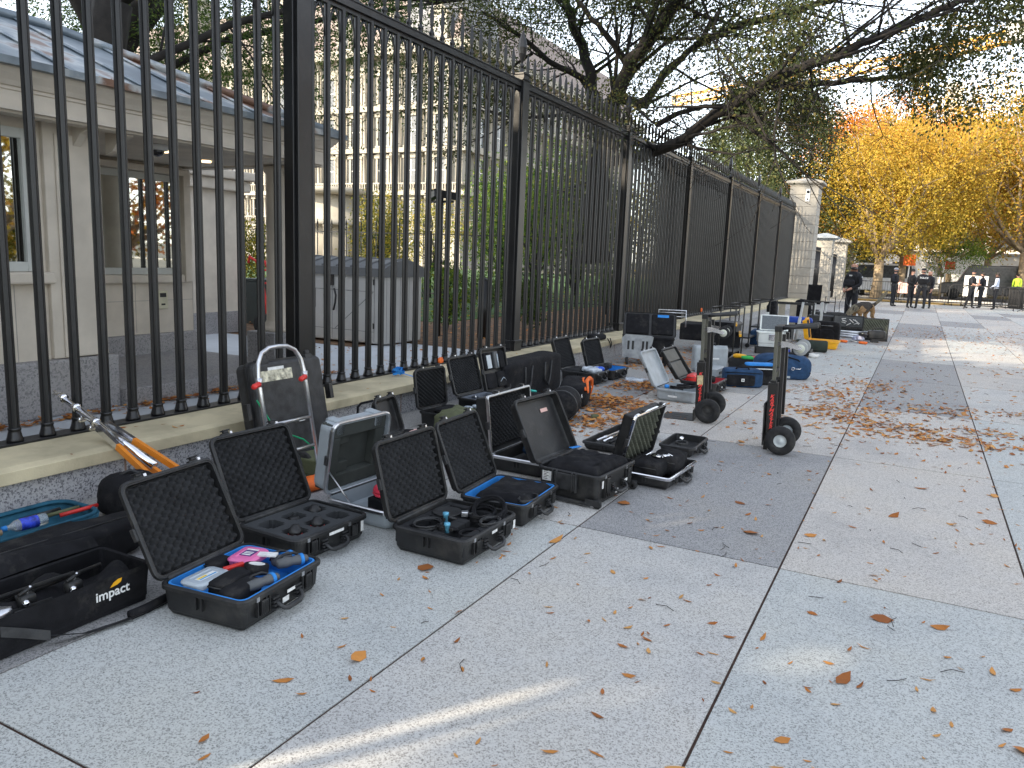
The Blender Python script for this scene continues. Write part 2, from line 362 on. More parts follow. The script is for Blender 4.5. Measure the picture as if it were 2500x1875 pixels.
def post_obj():
    mb = MB(T(0, 0, FZ)); mb.box(-.085, .085, -.085, .085, .32, 3.945); mb.box(-.105, .105, -.105, .105, .318, .44); mb.prism([(-.115, -.115), (.115, -.115), (.115, .115), (-.115, .115)], .44, .465)
    mb.box(-.10, .10, -.10, .10, 3.945, 3.97); mb.box(-.08, .08, -.08, .08, 3.97, 4.02); mb.box(-.095, .095, -.095, .095, 4.02, 4.045)
    mb.box(.03, .05, .085, .11, .34, 3.79); mb.box(.03, .05, -.11, -.085, .34, 3.79)
    p = mb.build('post', BLK, fence, bevel=.004, bseg=1)
    mb = MB(T(0, 0, FZ)); mb.lathe([(.05, 4.045), (.035, 4.08), (.022, 4.11), (.034, 4.14), (.030, 4.16), (.018, 4.18), (.03, 4.21), (.062, 4.29), (.075, 4.37), (.062, 4.46), (.03, 4.54), (.002, 4.60)], 8, M=Matrix.Diagonal((.8, 1, 1, 1)), smooth=False)
    f = mb.build('finial', BLK, p); return p
pp = post_obj(); pp.location = (0, P0, 0)
for k in (-1, -2, 1, 2, 3, 4, 5, 6):
    c = copy_tree(pp, fence); c.location = (0, P0+PITCHB*k, 0)

# ================================================================ guard booth behind the fence
ST = pm('booth_limestone', (0.60, 0.54, 0.455), 0.8, var=0.10, scale=3, bump=0.08, bscale=60)
dust(CAPM, (.30, .26, .17), .6, 2.2)
PLI = granite('booth_plinth_granite', (0.13, 0.13, 0.14), (0.24, 0.235, 0.24), (0.34, 0.33, 0.33), grain=60)
FRM = pm('window_frame_grey', (0.50, 0.51, 0.48), 0.5, var=0.04)
GLASS = pm('reflective_window_glass', (0.62, 0.64, 0.62), 0.02, 1.0, var=0.02)
ROOF = bpy.data.materials.new('weathered_zinc_roof'); n_, p_ = nodes(ROOF)
t_ = tex(n_, 'ShaderNodeTexNoise', 1.6, 6); r_ = ramp(n_, t_.outputs[0], [(.35, (.13, .16, .19)), (.5, (.24, .28, .31)), (.57, (.46, .48, .48)), (.63, (.22, .13, .09))])
n_.links.new(r_.outputs[0], p_.inputs['Base Color']); p_.inputs['Roughness'].default_value = .42; p_.inputs['Metallic'].default_value = .35
bx = -5.87; booth = thing('guard_booth', 'pale limestone guard booth with standing seam metal roof behind the fence', 'guard booth', (bx, 3.0, .27))
BM = T(-bx, -3.0, -.27)
mb = MB(BM); mb.box(-9.6, bx, -4, 4.02, .7, 2.9); mb.box(-9.6, -7.5, 4.02, 6.3, .62, 2.9)      # main block and recessed wall
# joints cut as thin grooves: shallow darker lines modelled as recessed bands
mb.build('wall', ST, booth)
mb = MB(BM)
for z in (1.02, 1.9, 2.25):
    for (a, b, X) in ((-4, 3.05, bx), (3.95, 4.02, bx)): mb.box(X, X+.0015, a, b, z, z+.006)
    mb.box(-7.5, -7.4985, 4.05, 6.3, z-.03, z-.024)
for y in (1.6, 2.5, 3.35): mb.box(bx, bx+.0015, y, y+.006, .7, 1.28)
for y in (4.75, 5.55, 6.3): mb.box(-7.5, -7.4985, y, y+.005, .65, 1.2)
mb.build('masonry_joints', pm('pale_joint', (.36, .335, .30), .9), booth)
mb = MB(BM); mb.box(-9.65, bx+.08, -4.05, 4.12, .27, .71); mb.box(-9.6, -7.42, 4.125, 6.33, .40, .63)
mb.build('plinth', PLI, booth, bevel=.02)
mb = MB(BM); mb.box(bx, bx+.045, 3.60, 4.05, .715, 2.48); mb.box(bx+.045, bx+.06, 3.68, 3.98, .72, 2.40)
mb.build('corner_pilaster', ST, booth, bevel=.006)
mb = MB(BM); mb.box(-7.5, -5.73, 4.125, 6.2, .27, .42); mb.build('porch_floor', PLI, booth, bevel=.012)
mb = MB(BM); mb.box(-9.6, -5.52, -4.2, 6.30, 2.47, 2.50); mb.build('soffit', ST, booth)
mb = MB(BM)
prof = [(0, 2.455), (0, 2.60), (.012, 2.605), (.012, 2.625), (.03, 2.63), (.05, 2.66), (.085, 2.70), (.10, 2.73), (.10, 2.745)]
for a, b in zip(prof[:-1], prof[1:]):
    xa, xb = -5.56+a[0], -5.56+b[0]
    mb.add([(xa, -4.2, a[1]), (xa, 6.36+a[0], a[1]), (xb, 6.36+b[0], b[1]), (xb, -4.2, b[1])], [(0, 1, 2, 3)])
    mb.add([(-9.6, 6.36+a[0], a[1]), (xa, 6.36+a[0], a[1]), (xb, 6.36+b[0], b[1]), (-9.6, 6.36+b[0], b[1])], [(0, 1, 2, 3)])
mb.box(-5.70, -5.565, -4.2, 6.34, 2.452, 2.74); mb.box(-9.6, -5.6, 6.2, 6.355, 2.453, 2.738)
mb.build('cornice', ST, booth)
mb = MB(BM)
E0 = (-5.45, 6.48, 2.75); RX_, RZ_ = -7.35, 3.52
mb.add([(-5.45, -4.2, 2.75), (-5.45, 6.48, 2.75), (RX_, 4.65, RZ_), (RX_, -4.2, RZ_), (-9.25, 6.48, 2.75), (-9.25, -4.2, 2.75)],
       [(0, 1, 2, 3), (1, 4, 2), (3, 2, 4, 5), (0, 5, 4, 1)])
mb.box(-5.455, -5.40, -4.2, 6.52, 2.74, 2.79)
roof = mb.build('roof', ROOF, booth)
mb = MB(BM)
for i in range(17):
    y = 6.2-.62*i; t = min(1, max(.05, (6.48-y)/1.83)); x1 = -5.45+(RX_+5.45)*t; z1 = 2.75+(RZ_-2.75)*t
    mb.tube([(-5.47, y, 2.772), (x1, y, z1+.012)], .016, 4, smooth=False)
mb.tube([(-5.45, 6.48, 2.78), (RX_, 4.65, RZ_+.03), (RX_, -4.2, RZ_+.03)], .045, 6)
mb.build('roof_seam', ROOF, roof)
def window(y0, y1, z0, z1, X, mull, parent, dark_left=None):
    mb = MB(BM); f = .07
    mb.box(X, X+.03, y0, y0+f, z0, z1); mb.box(X, X+.03, y1-f, y1, z0, z1); mb.box(X, X+.03, y0+f, y1-f, z1-f, z1); mb.box(X, X+.03, y0+f, y1-f, z0, z0+f)
    for m in mull: mb.box(X, X+.026, m-.03, m+.03, z0+f, z1-f)
    wd = mb.build('window', FRM, parent, bevel=.004)
    mb = MB(BM); mb.box(X+.002, X+.006, y0+f, y1-f, z0+f, z1-f); mb.build('pane', GLASS, wd)
    mb = MB(BM); mb.box(X, X+.10, y0-.12, y1+.1, z0-.09, z0-.002); mb.build('sill', ST, wd, bevel=.015)
window(1.6, 3.52, 1.38, 2.40, bx, [2.55], booth)
window(4.80, 6.12, 1.28, 2.36, -7.5, [5.45], booth)
mb = MB(BM); mb.box(-7.5, -7.38, 4.71, 4.80, 1.2, 2.40); mb.box(-7.5, -7.38, 6.12, 6.21, 1.2, 2.40); mb.box(-7.5, -7.379, 4.712, 6.208, 2.365, 2.43); mb.build('window_surround', ST, booth, bevel=.006)
mb = MB(BM); mb.lathe([(.20, .735), (.205, .76), (.19, .785), (.175, .79), (.17, .815), (.155, .83), (.148, .85), (.135, 2.38), (.15, 2.39), (.165, 2.42), (.175, 2.455)], 24, M=T(-6.13, 6.30, 0))
cl = mb.build('column', ST, booth); mb = MB(BM); mb.box(-6.33, -5.93, 6.00, 6.40, .27, .735); mb.build('pedestal', PLI, cl, bevel=.01)
mb = MB(BM)
for y in (4.3, 4.62):
    mb.prism([(-5.88, 2.47), (-5.62, 2.47), (-5.62, 2.44), (-5.72, 2.41), (-5.80, 2.33), (-5.88, 2.30)], y-.03-.45, y+.03-.45, M=Matrix(((1, 0, 0, 0), (0, 0, 1, 0), (0, 1, 0, 0), (0, 0, 0, 1))))
mb.build('bracket', ST, booth)
LAMP = pm('lit_downlight', (1, .8, .5), .5, emit=(1, .72, .4, .9))
for y, x in ((5.05, -6.35), (5.75, -6.6)):
    mb = MB(BM); mb.lathe([(.045, 2.452), (.055, 2.4525), (.055, 2.469)], 16, M=T(x, y, 0)); mb.build('downlight', LAMP, booth)
dc = thing('dome_camera', 'white ceiling dome security camera under the booth porch', 'camera', (-6.05, 4.75, 2.468))
mb = MB(); mb.lathe([(.10, 0), (.10, -.02), (.085, -.045)], 20); mb.build('housing', WHT, dc)
mb = MB(); mb.blob(.06, .06, .05, 1, 16, 8, M=T(0, 0, -.05)); mb.build('dome', GLS, dc)
ip = thing('card_reader', 'small cream keypad reader on the booth recess wall', 'keypad', (-7.5, 5.86, 1.0))
mb = MB(); mb.box(0, .045, -.07, .07, -.10, .10); mb.build('body', pm('cream_plastic', (.55, .52, .38), .5), ip, bevel=.008)
mb = MB(); mb.box(.045, .048, -.035, .045, .03, .075); mb.box(.045, .048, -.02, .03, -.06, -.04); mb.build('screen', PLA, ip)
# second smaller booth further back
b2 = thing('gatehouse_annexe', 'small pale stone annexe with flat cornice behind the porch', 'building', (-9.6, 8.4, .27))
mb = MB(T(9.6, -8.4, -.27)); mb.box(-12, -9.62, 7.6, 9.02, .6, 2.45); mb.build('wall', ST, b2)
mb = MB(T(9.6, -8.4, -.27)); mb.box(-12, -9.58, 7.6, 9.06, .27, .6); mb.build('plinth', PLI, b2)
mb = MB(T(9.6, -8.4, -.27)); mb.box(-12.1, -9.5, 7.5, 9.15, 2.45, 2.62); mb.box(-12.1, -9.42, 7.5, 9.22, 2.62, 2.75); mb.build('cornice', ST, b2, bevel=.02)
# ================================================================ equipment cases
def foam_bumps(mb, x0, x1, y0, y1, zb, amp, pitch, sgn=-1, style='egg'):
    nx = max(2, int((x1-x0)/pitch*8)); ny = max(2, int((y1-y0)/pitch*8))
    def fn(u, v):
        x = x0+(x1-x0)*u; y = y0+(y1-y0)*v
        a = 2*PI*x/pitch/1.15; b = 2*PI*y/pitch/1.35
        if style == 'egg': h = .5+.5*math.cos(a)*math.cos(b)
        else: h = .5+.5*math.cos(a+b*.9)*(.8+.2*math.cos(b*2))
        e = min(u, 1-u, v, 1-v)*max(nx, ny)
        if e < .5: h = -.3
        h = max(h, 0)**.8
        return (x, y, zb+sgn*amp*h+.002*math.sin(x*31+y*17))
    mb.grid(nx, ny, fn)
def case(name, label, loc, rz, W, D, H, L=None, tilt=20, Ld=.06, shell=None, foam='egg', pitch=.043, rim=None, liner=None, inside=.04, r=.045,
         latches=2, handle=True, foam_mat=None, group='open hard equipment cases along the wall', lid_sticker=False, cat='case', closed=False, wheels=False, foam_depth=None, stays=False, bumpers=False, side_label=None):
    shell = shell or PLA; rim = rim or shell; L = L or D; fm = foam_mat or FOAM; t = .012
    root = thing(name, label, cat, (loc[0], loc[1], loc[2] if len(loc) > 2 else 0.0), math.radians(rz), group)
    # base shell (body)
    mb = MB(); mb.loft(0, D, 0, W, r, [(t+.03, inside), (t+.004, inside+.01), (t, H-.001), (.001, H), (.0, H-.022), (.004, H-.024), (.014, .03), (.03, .006), (.05, .002)], 5)
    mb_b = mb
    mb = MB(); mb.loft(0, D, 0, W, r, [(.002, H-.024), (-.009, H-.022), (-.009, H-.005), (-.002, H+.001), (.007, H+.001), (.007, H-.012)], 5, cap=(False, False))
    mb.build('rim', rim, root)
    # ribs and catches on the front (x = D) and near side (y = 0)
    mb = mb_b
    for yy in (.17, .27, .73, .83): 
        for q in (-.011, .011): mb.box(D-.012, D+.008, W*yy+q-.004, W*yy+q+.004, .05, H-.02)
    for xx in (.45, .52): mb.box(D*xx-.004, D*xx+.004, -.008, .012, H*.45, H-.02); mb.box(D*xx-.004, D*xx+.004, W-.012, W+.008, H*.45, H-.02)
    mb.build('body', shell, root)
    for yy in (.22, .78):
        mb = MB(); mb.box(D+.002, D+.016, W*yy-.022, W*yy+.022, H*.38, H-.03)
        for q in (-.012, 0, .012): mb.box(D+.014, D+.02, W*yy+q-.003, W*yy+q+.003, H*.36, H*.75)
        mb.build('catch', shell, root, bevel=.003, bseg=1)
        mb = MB(); mb.box(D+.004, D+.011, W*(.22 if yy < .5 else .78)-.05, W*(.22 if yy < .5 else .78)-.032, H-.026, H-.006); mb.build('padlock_plate', ALU, root)
    if handle:
        mb = MB(); hz = H*.42; y0, y1 = W*.36, W*.64
        mb.tube([(D-.005, y0, hz+.02), (D+.028, y0, hz+.004), (D+.042, y0+.012, hz-.012), (D+.046, y0+.04, hz-.02), (D+.046, y1-.04, hz-.02), (D+.042, y1-.012, hz-.012), (D+.028, y1, hz+.004), (D-.005, y1, hz+.02)], [.008, .009, .010, .013, .013, .010, .009, .008], 8)
        for yy in (y0, y1):
            for q in range(4): mb.box(D-.005, D+.012+.004*q, yy-.022, yy+.022, hz+.03-.016*q, hz+.038-.016*q)
        mb.build('handle', PLS, root)
    if liner:
        mb = MB(); mb.loft(t, D-t, t, W-t, r, [(.012, inside+.012), (.003, H-.03), (.001, H-.004), (.012, H-.003), (.014, H-.03), (.022, inside+.02)], 5, cap=(False, True)); mb.build('liner', liner, root)
    # lid
    if L and not closed:
        ML = T(0, 0, H+.004) @ RY(-math.radians(90+tilt))
        mb = MB(ML); mb.loft(.004, L, 0, W, r, [(t+.02, Ld-t), (t, Ld-t-.006), (t, 0.001), (.001, 0), (0, .018), (.004, .02), (.010, Ld-.025), (.022, Ld-.004), (.045, Ld)], 5)
        lid = mb.build('lid', shell, root)
        mb = MB(ML); mb.loft(.004, L, 0, W, r, [(.006, .016), (-.009, .018), (-.009, .001), (-.002, -.003), (.004, -.003), (.008, .004)], 5, cap=(False, False))
        mb.build('lid_rim', rim, lid)
        if foam:
            mb = MB(ML); dep = foam_depth if foam_depth is not None else .004
            foam_bumps(mb, .004+t+.006, L-t-.006, t+.006, W-t-.006, dep+.04, .038, pitch, -1, foam)
            mb.build('lid_foam', fm, lid)
        for yy in (.2, .8)[:latches]:
            mb = MB(ML); mb.box(L+.002, L+.018, W*yy-.025, W*yy+.025, .004, .03); mb.box(L+.016, L+.03, W*yy-.015, W*yy+.015, -.004, .018); mb.box(L+.028, L+.034, W*yy-.026, W*yy+.026, -.012, .022)
            mb.build('latch', PLS, lid, bevel=.003, bseg=1)
            mb = MB(ML); mb.box(L+.001, L+.022, W*yy+.028, W*yy+.044, .002, .005); mb.box(L+.006, L+.016, W*yy+.033, W*yy+.039, .0015, .0021) ; mb.build('padlock_eye', ALU, lid)
        for yy in (.25, .75):
            mb = MB(ML); mb.box(L*.5-.03, L*.5+.03, -.02 if yy < .5 else W+.002, -.002 if yy < .5 else W+.02, .004, .03); 
            mb.build('side_latch', PLS, lid, bevel=.003, bseg=1)
        if lid_sticker:
            mb = MB(ML); mb.box(L*.74, L*.80, W*.62, W*.78, Ld-t-.0075, Ld-t-.0062); mb.build('sticker', LBP, lid)
        if stays:
            mb = MB(); p0 = ML @ Vector((L*.35, .012, .01)); mb.tube([p0, (D*.38, .012, H)], .005, 6); mb.build('stay', ALU, root)
        # hinge
        mb = MB(); mb.tube([(0, .05, H), (0, W-.05, H)], .010, 8); mb.build('hinge', PLS, root)
    if side_label:
        for (a, b, z0, z1) in side_label:
            mb = MB(); mb.box(D+.0085, D+.0095, W*a, W*b, z0, z1); mb.build('side_sticker', LBL, root)
    return root
def inw(root, x, y, z):
    a = root.rotation_euler[2]; l = root.location
    return (l[0]+x*math.cos(a)-y*math.sin(a), l[1]+x*math.sin(a)+y*math.cos(a), l[2]+z)
def put(root, name, label, cat, x, y, z, rz=0, group=None):
    return thing(name, label, cat, inw(root, x, y, z), root.rotation_euler[2]+math.radians(rz), group)
def single(o, label, cat, group=None): return tag(o, label, cat, group)
def solo(mb, name, mat, label, cat, loc, rz=0, group=None, bevel=0, kind=None):
    o = mb.build(name, mat, None, bevel=bevel); o.location = loc; o.rotation_euler = (0, 0, rz); return tag(o, label, cat, group, kind)
def insolo(root, mb, name, mat, label, cat, x, y, z, rz=0, group=None, bevel=0):
    return solo(mb, name, mat, label, cat, inw(root, x, y, z), root.rotation_euler[2]+math.radians(rz), group, bevel)

# ---- A: nearest case, blue liner
A = case('hard_case', 'open black case with blue liner and pink box inside, nearest to the camera', (-2.83, 2.155), 6, .555, .463, .150, .458, 27, liner=BLUE, inside=.03, side_label=[(.50, .60, .085, .10), (.44, .52, .05, .075)])
def pouch(root, x, y, z, sx, sy, sz, mat, label, name='pouch', cat='pouch', rz=0, tiltx=0, e=.35, noise=.06, seed=1, extra=None, group=None):
    t = put(root, name, label, cat, x, y, z, rz, group)
    mb = MB(RX(math.radians(tiltx))); mb.blob(sx, sy, sz, e, 28, 14, noise, seed); mb.build('body', mat, t)
    mb = MB(RX(math.radians(tiltx))); mb.tube([(-sx*.85, -sy*1.0, sz*.4), (0, -sy*1.05, sz*.45), (sx*.85, -sy*1.0, sz*.4)], .0035, 5); mb.build('zip', PLS, t)
    if extra: extra(t)
    return t
CLR = pm('frosted_clear_plastic', (.55, .62, .68), .25, var=.05, trans=.35)
PINK = pm('pink_plastic', (.72, .16, .38), .35, var=.06)
def snapbox(root, x, y, z, sx, sy, sz, rz, mat, label, lab):
    t = put(root, 'snap_box', label, 'plastic box', x, y, z, rz)
    mb = MB(); mb.loft(-sx, sx, -sy, sy, .03, [(.02, -sz), (.004, -sz+.01), (0, sz*.3), (-.005, sz*.32), (-.005, sz*.55), (.006, sz*.9), (.03, sz), (.035, sz-.004)], 5); mb.build('body', mat, t)
    for i, (a, b, c, d, m) in enumerate(lab): mb = MB(); mb.box(a, b, c, d, sz-.003+.0004*i, sz-.0015+.0004*i); mb.build('label_sticker', m, t)
    return t
PURP = pm('purple_print', (.09, .04, .2), .5); YLB = pm('yellow_print', (.8, .55, .03), .5); CYN = pm('cyan_print', (.05, .3, .6), .5)
snapbox(A, .15, .40, .150, .065, .085, .025, 8, PINK, 'pink plastic snap box with printed label, in the nearest case', [(-.03, .03, -.03, .035, PURP), (-.022, .022, -.024, -.012, LBL), (-.022, .022, -.004, .004, LBL), (-.022, .022, .010, .016, LBL), (-.03, .03, .036, .05, LBL)])
snapbox(A, .15, .12, .150, .062, .095, .022, 0, CLR, 'clear frosted snap box with a yellow and blue label, in the nearest case', [(-.006, .040, -.06, .05, LBL), (.0, .012, -.055, .0, YLB), (.015, .024, -.055, .045, CYN)])
def tape(root, x, y, z, r, ri, h, label, tiltx=12, mat=None, core=WHT):
    t = put(root, 'tape_roll', label, 'tape roll', x, y, z)
    M = RX(math.radians(tiltx)); mb = MB(M); mb.lathe([(ri+.005, -h), (r-.003, -h), (r, -h+.003), (r, h-.003), (r-.003, h), (ri+.005, h)], 32, cap=False); mb.build('tape', mat or FABB, t)
    mb = MB(M); mb.lathe([(ri, -h-.001), (ri+.006, -h-.001), (ri+.006, h+.0012), (ri, h+.0012), (ri, -h-.001)], 32, cap=False); mb.build('core', core, t)
tape(A, .28, .30, .158, .056, .031, .022, 'roll of black gaffer tape with white core, in the nearest case', -14)
pouch(A, .25, .17, .135, .05, .105, .038, FABB, 'ribbed black zip pouch beside the clear snap box', seed=2)
pouch(A, .335, .13, .128, .045, .10, .035, FABB, 'plain black pouch at the front of the nearest case', seed=3)
pouch(A, .06, .30, .135, .04, .06, .03, FABB, 'small black purse with picture patch behind the pink box', seed=4)
def grip(root, x, y, z, L_, rz, label):
    t = put(root, 'camera_grip', label, 'grip', x, y, z, rz)
    mb = MB(RY(PI/2)); mb.lathe([(.012, -L_), (.022, -L_*.9), (.026, -L_*.4), (.020, 0), (.026, L_*.4), (.018, L_*.9), (.008, L_)], 14); mb.build('body', STEEL_D, t)
    mb = MB(); mb.tube([(-L_*.8, .03, .0), (-L_*.3, .05, .02), (L_*.3, .05, .02), (L_*.9, .03, 0)], .007, 8); mb.build('lever', PLA, t)
    mb = MB(RY(PI/2)); mb.lathe([(.029, -.008), (.029, .008)], 14, M=T(0, 0, L_*.55)); mb.build('ring', BLUE, t)
STEEL_D = pm('dark_grey_rubberised', (.09, .095, .10), .6, var=.1)
grip(A, .385, .22, .145, .085, 75, 'dark grey grip with blue ring near the front latch of the nearest case')
grip(A, .36, .46, .15, .08, 60, 'dark grey grip with blue ring at the far end of the nearest case')
grip(A, .28, .50, .135, .07, 80, 'dark grip lying between pink box and case side')
mb = MB(); mb.box(-.045, .045, -.022, .022, 0, .008); insolo(A, mb, 'receipt', LBL, 'folded white printed receipt leaning on the pink box', 'paper', .24, .43, .168, 20)
mb = MB(RX(.1)); mb.box(-.05, .05, -.012, .012, -.01, .01); insolo(A, mb, 'marker_pouch', RED, 'small red labelled strap between the clear box and tape', 'strap', .19, .255, .165, 70, bevel=.004)

# ---- B: lens case
B = case('hard_case', 'open black case with six cut foam pockets holding lenses, behind the nearest case', (-3.13, 2.878), -2.8, .555, .44, .145, .48, 25, inside=.05, side_label=[(.42, .62, .108, .124), (.87, .91, .06, .12)])
FPK = pm('foam_block', (0.05, .053, .056), .95, var=.1, spec=.2)
xsg = [.016, .07, .19, .25, .37, .424]; ysg = [.016, .06, .18, .225, .345, .39, .50, .534]
mb = MB(B.matrix_basis if False else None)
for i in range(5):
    for j in range(7):
        hole = i in (1, 3) and j in (1, 3, 5)
        if not hole: mb.add([(xsg[i], ysg[j], .138), (xsg[i+1], ysg[j], .138), (xsg[i+1], ysg[j+1], .138), (xsg[i], ysg[j+1], .138)], [(0, 1, 2, 3)])
        else:
            x0, x1, y0, y1 = xsg[i], xsg[i+1], ysg[j], ysg[j+1]; b = .07; c = .018
            # pocket with stepped corners
            P = [(x0, y0+c), (x0+c, y0+c), (x0+c, y0), (x1-c, y0), (x1-c, y0+c), (x1, y0+c), (x1, y1-c), (x1-c, y1-c), (x1-c, y1), (x0+c, y1), (x0+c, y1-c), (x0, y1-c)]
            vs = [(p[0], p[1], .138) for p in P]+[(p[0], p[1], b) for p in P]; n = len(P)
            mb.add(vs, [(k, (k+1) % n, n+(k+1) % n, n+k) for k in range(n)]+[tuple(range(n, 2*n))])
            for (ax, ay) in ((x0, y0), (x1-c, y0), (x1-c, y1-c), (x0, y1-c)): mb.add([(ax, ay, .138), (ax+c, ay, .138), (ax+c, ay+c, .138), (ax, ay+c, .138)], [(0, 1, 2, 3)])
fm_ = mb.build('foam_insert', FPK, B, recalc=False)
def lens(root, x, y, z, kind, label):
    t = put(root, 'camera_lens', label, 'lens', x, y, z)
    mb = MB(T(0, 0, -.008))
    if kind == 0: mb.lathe([(.034, -.05), (.034, 0), (.037, .002), (.037, .018), (.031, .022), (.020, .044), (.006, .045)], 20)
    elif kind == 1: mb.lathe([(.034, -.05), (.036, 0), (.036, .012), (.028, .014), (.028, .026), (.004, .027)], 20)
    else: mb.lathe([(.034, -.05), (.036, 0), (.036, .008), (.030, .010), (.026, .002), (.003, .003)], 20)
    mb.build('body', GLS if kind == 2 else PLA, t)
    if kind == 0:
        mb = MB(T(0, 0, -.008)); mb.lathe([(.0385, -.012), (.0385, -.004)], 20); mb.build('red_ring', RED, t)
lens(B, .31, .12, .135, 0, 'black lens with red ring in the front left foam pocket')
lens(B, .31, .285, .135, 0, 'black lens with red ring in the front middle foam pocket')
lens(B, .13, .445, .125, 0, 'black lens with red ring in the back right foam pocket, beside the grey shell case')
lens(B, .13, .285, .115, 1, 'flat topped black lens in the back middle foam pocket')
lens(B, .13, .12, .10, 2, 'short black lens sunk deep in the back left foam pocket')

# ---- C: cable case front centre
Cc = case('hard_case', 'open black case with coiled cables and pale blue clamps on foam, centre front', (-2.437, 3.324), -.6, .575, .478, .150, .446, 15, inside=.05, side_label=[(.47, .57, .112, .128), (.90, .94, .07, .12)])
mb = MB(); xsC = [.016, .06, .22, .30, .40, .463]; ysC = [.016, .07, .29, .345, .51, .559]
for i in range(5):
    for j in range(5):
        hole = (i, j) in ((1, 1), (1, 3), (3, 1), (3, 3), (3, 2), (2, 3)); z = .075 if hole else .134
        mb.box(xsC[i], xsC[i+1], ysC[j], ysC[j+1], .05, z)
mb.build('foam_insert', FOAM, Cc, bevel=.006)
def cable(root, name, mat, label, x, y, z, r, turns, tr, squash=1, seed=0, rz=0, tilt=0, cat='cable', group=None):
    mb = MB(RX(math.radians(tilt))); coil(0, 0, 0, r, turns, tr, mb, squash, seed); return insolo(root, mb, name, mat, label, cat, x, y, z, rz, group)
cable(Cc, 'cable', FABB, 'thick black cable coiled at the far right corner of the cable case', .30, .47, .125, .085, 5, .0075, 1.0, 1, tilt=10)
cable(Cc, 'cable', FABB, 'thin black cable coiled beside the front latch of the cable case', .405, .17, .118, .055, 4, .005, 1.2, 2)
cable(Cc, 'cable', FABB, 'black cable looped around a pale blue clamp in the cable case', .26, .16, .128, .06, 3, .006, 1.1, 3, tilt=-20)
cable(Cc, 'cable', FABB, 'heavy black cable coiled upright against the right wall of the cable case', .34, .50, .150, .10, 4, .009, .9, 61, tilt=35)
cable(Cc, 'cable', PLS, 'grey black cable wound loosely at the back of the cable case', .14, .15, .128, .075, 4, .005, 1.2, 62)
cable(Cc, 'cable', PLS, 'grey black cable lying over the front rim foam of the cable case', .42, .36, .135, .05, 4, .005, 1.6, 63)
PBL = pm('pale_blue_metal', (.12, .38, .55), .35, .3, var=.06)
def clamp(x, y, z, rz, label):
    t = put(Cc, 'clamp', label, 'clamp', x, y, z, rz)
    mb = MB(); mb.lathe([(.012, 0), (.013, .035), (.018, .04), (.018, .055), (.006, .057)], 14); mb.build('body', PBL, t)
    mb = MB(); mb.box(-.004, .004, -.035, .035, .012, .026); mb.tube([(0, .03, .02), (.03, .06, .0), (.035, .10, -.02)], .009, 8); mb.build('arm', PLA, t)
clamp(.20, .24, .135, 10, 'pale blue clamp standing upright in the cable case')
clamp(.30, .10, .135, 100, 'pale blue clamp lying at the left of the cable case')
t = put(Cc, 'cable_clamp', 'silver square clamp on the foam of the cable case', 'clamp', .24, .38, .145, 30); mb = MB(); mb.box(-.02, .02, -.02, .02, -.01, .02); mb.build('block', ALU, t, bevel=.004); mb = MB(); mb.tube([(.02, 0, .005), (.045, .01, .005)], .006, 8); mb.build('knob', PLA, t)
mb = MB(); mb.lathe([(.085, 0), (.088, .003), (.085, .006), (.08, .004), (.003, .004)], 32); insolo(Cc, mb, 'round_filter', PLA, 'thin round black disc lying on the foam of the cable case', 'disc', .12, .38, .137)

# ---- D: black cloth and blue liner
D_ = case('hard_case', 'open black case with black cloth over a blue liner, right of the cable case', (-2.415, 4.004), 3, .55, .455, .146, .461, 23, liner=BLUE, inside=.03, foam_mat=FOAMG if False else FOAM, side_label=[(.36, .46, .03, .045)])
def cloth(root, name, mat, label, x0, x1, y0, y1, z, h, seed, cat='cloth', group=None):
    from mathutils import noise as NZ
    mb = MB(T(-x0, -y0, 0))
    def fn(u, v):
        x = x0+(x1-x0)*u; y = y0+(y1-y0)*v; e = min(u, 1-u, v, 1-v); k = min(1, e*9)**.5
        q = Vector((x*11+seed*3.3, y*11, seed)); d = NZ.noise(q)*.5+NZ.noise(q*2.2)*.25+abs(NZ.noise(q*.9+Vector((0, 0, 4))))*.5
        return (x+.006*NZ.noise(q*1.7), y+.006*NZ.noise(q*1.9), z-.05*(1-k)+h*k*(.6+.6*d))
    mb.grid(34, 34, fn); return insolo(root, mb, name, mat, label, cat, x0, y0, 0, 0, group)
cloth(D_, 'folded_cloth', FABB, 'black cloth bag laid flat over the blue lined case', .05, .43, .09, .53, .135, .035, 1)
cable(D_, 'cable', PLS, 'thin black cable with white tip along the front of the blue lined case', .40, .16, .148, .05, 2, .004, 2.0, 5)

# ---- grey shell case with red cable
G_ = case('shell_case', 'silver grey moulded shell case standing open with a red cable in it', (-3.11, 3.558), -2.8, .54, .50, .12, .465, -9, Ld=.13, shell=SILV, rim=ALU, foam=None, r=.06, inside=.02, handle=False, stays=True, latches=0)
ML = T(0, 0, .124) @ RY(-math.radians(90-9))
lidg = [c for c in G_.children if c.name.startswith('lid')][0]
mb = MB(ML)
for yy in (.09, .44):      # moulded ridges on the shell
    mb.loft(.38, .475, yy-.035, yy+.035, .02, [(0, .02), (.002, .11), (.015, .133), (.02, .14)], 4)
    mb.loft(.04, .14, yy-.03, yy+.03, .02, [(0, .10), (.004, .137), (.015, .142)], 4)
mb.build('lid_ridges', SILV, lidg)
mb = MB(ML)   # foam lining with stepped recess
GF = pm('grey_green_foam', (.055, .06, .055), .95, var=.15, spec=.2)
mb.box(.02, .45, .02, .52, .085, .115); mb.box(.02, .11, .02, .52, .02, .085); mb.box(.36, .45, .02, .52, .02, .085); mb.box(.11, .36, .02, .10, .02, .085); mb.box(.11, .36, .43, .52, .02, .085); mb.box(.11, .18, .10, .22, .045, .085); mb.box(.30, .36, .1, .2, .04, .085)
mb.build('lid_foam', GF, lidg, bevel=.006)
mb = MB()
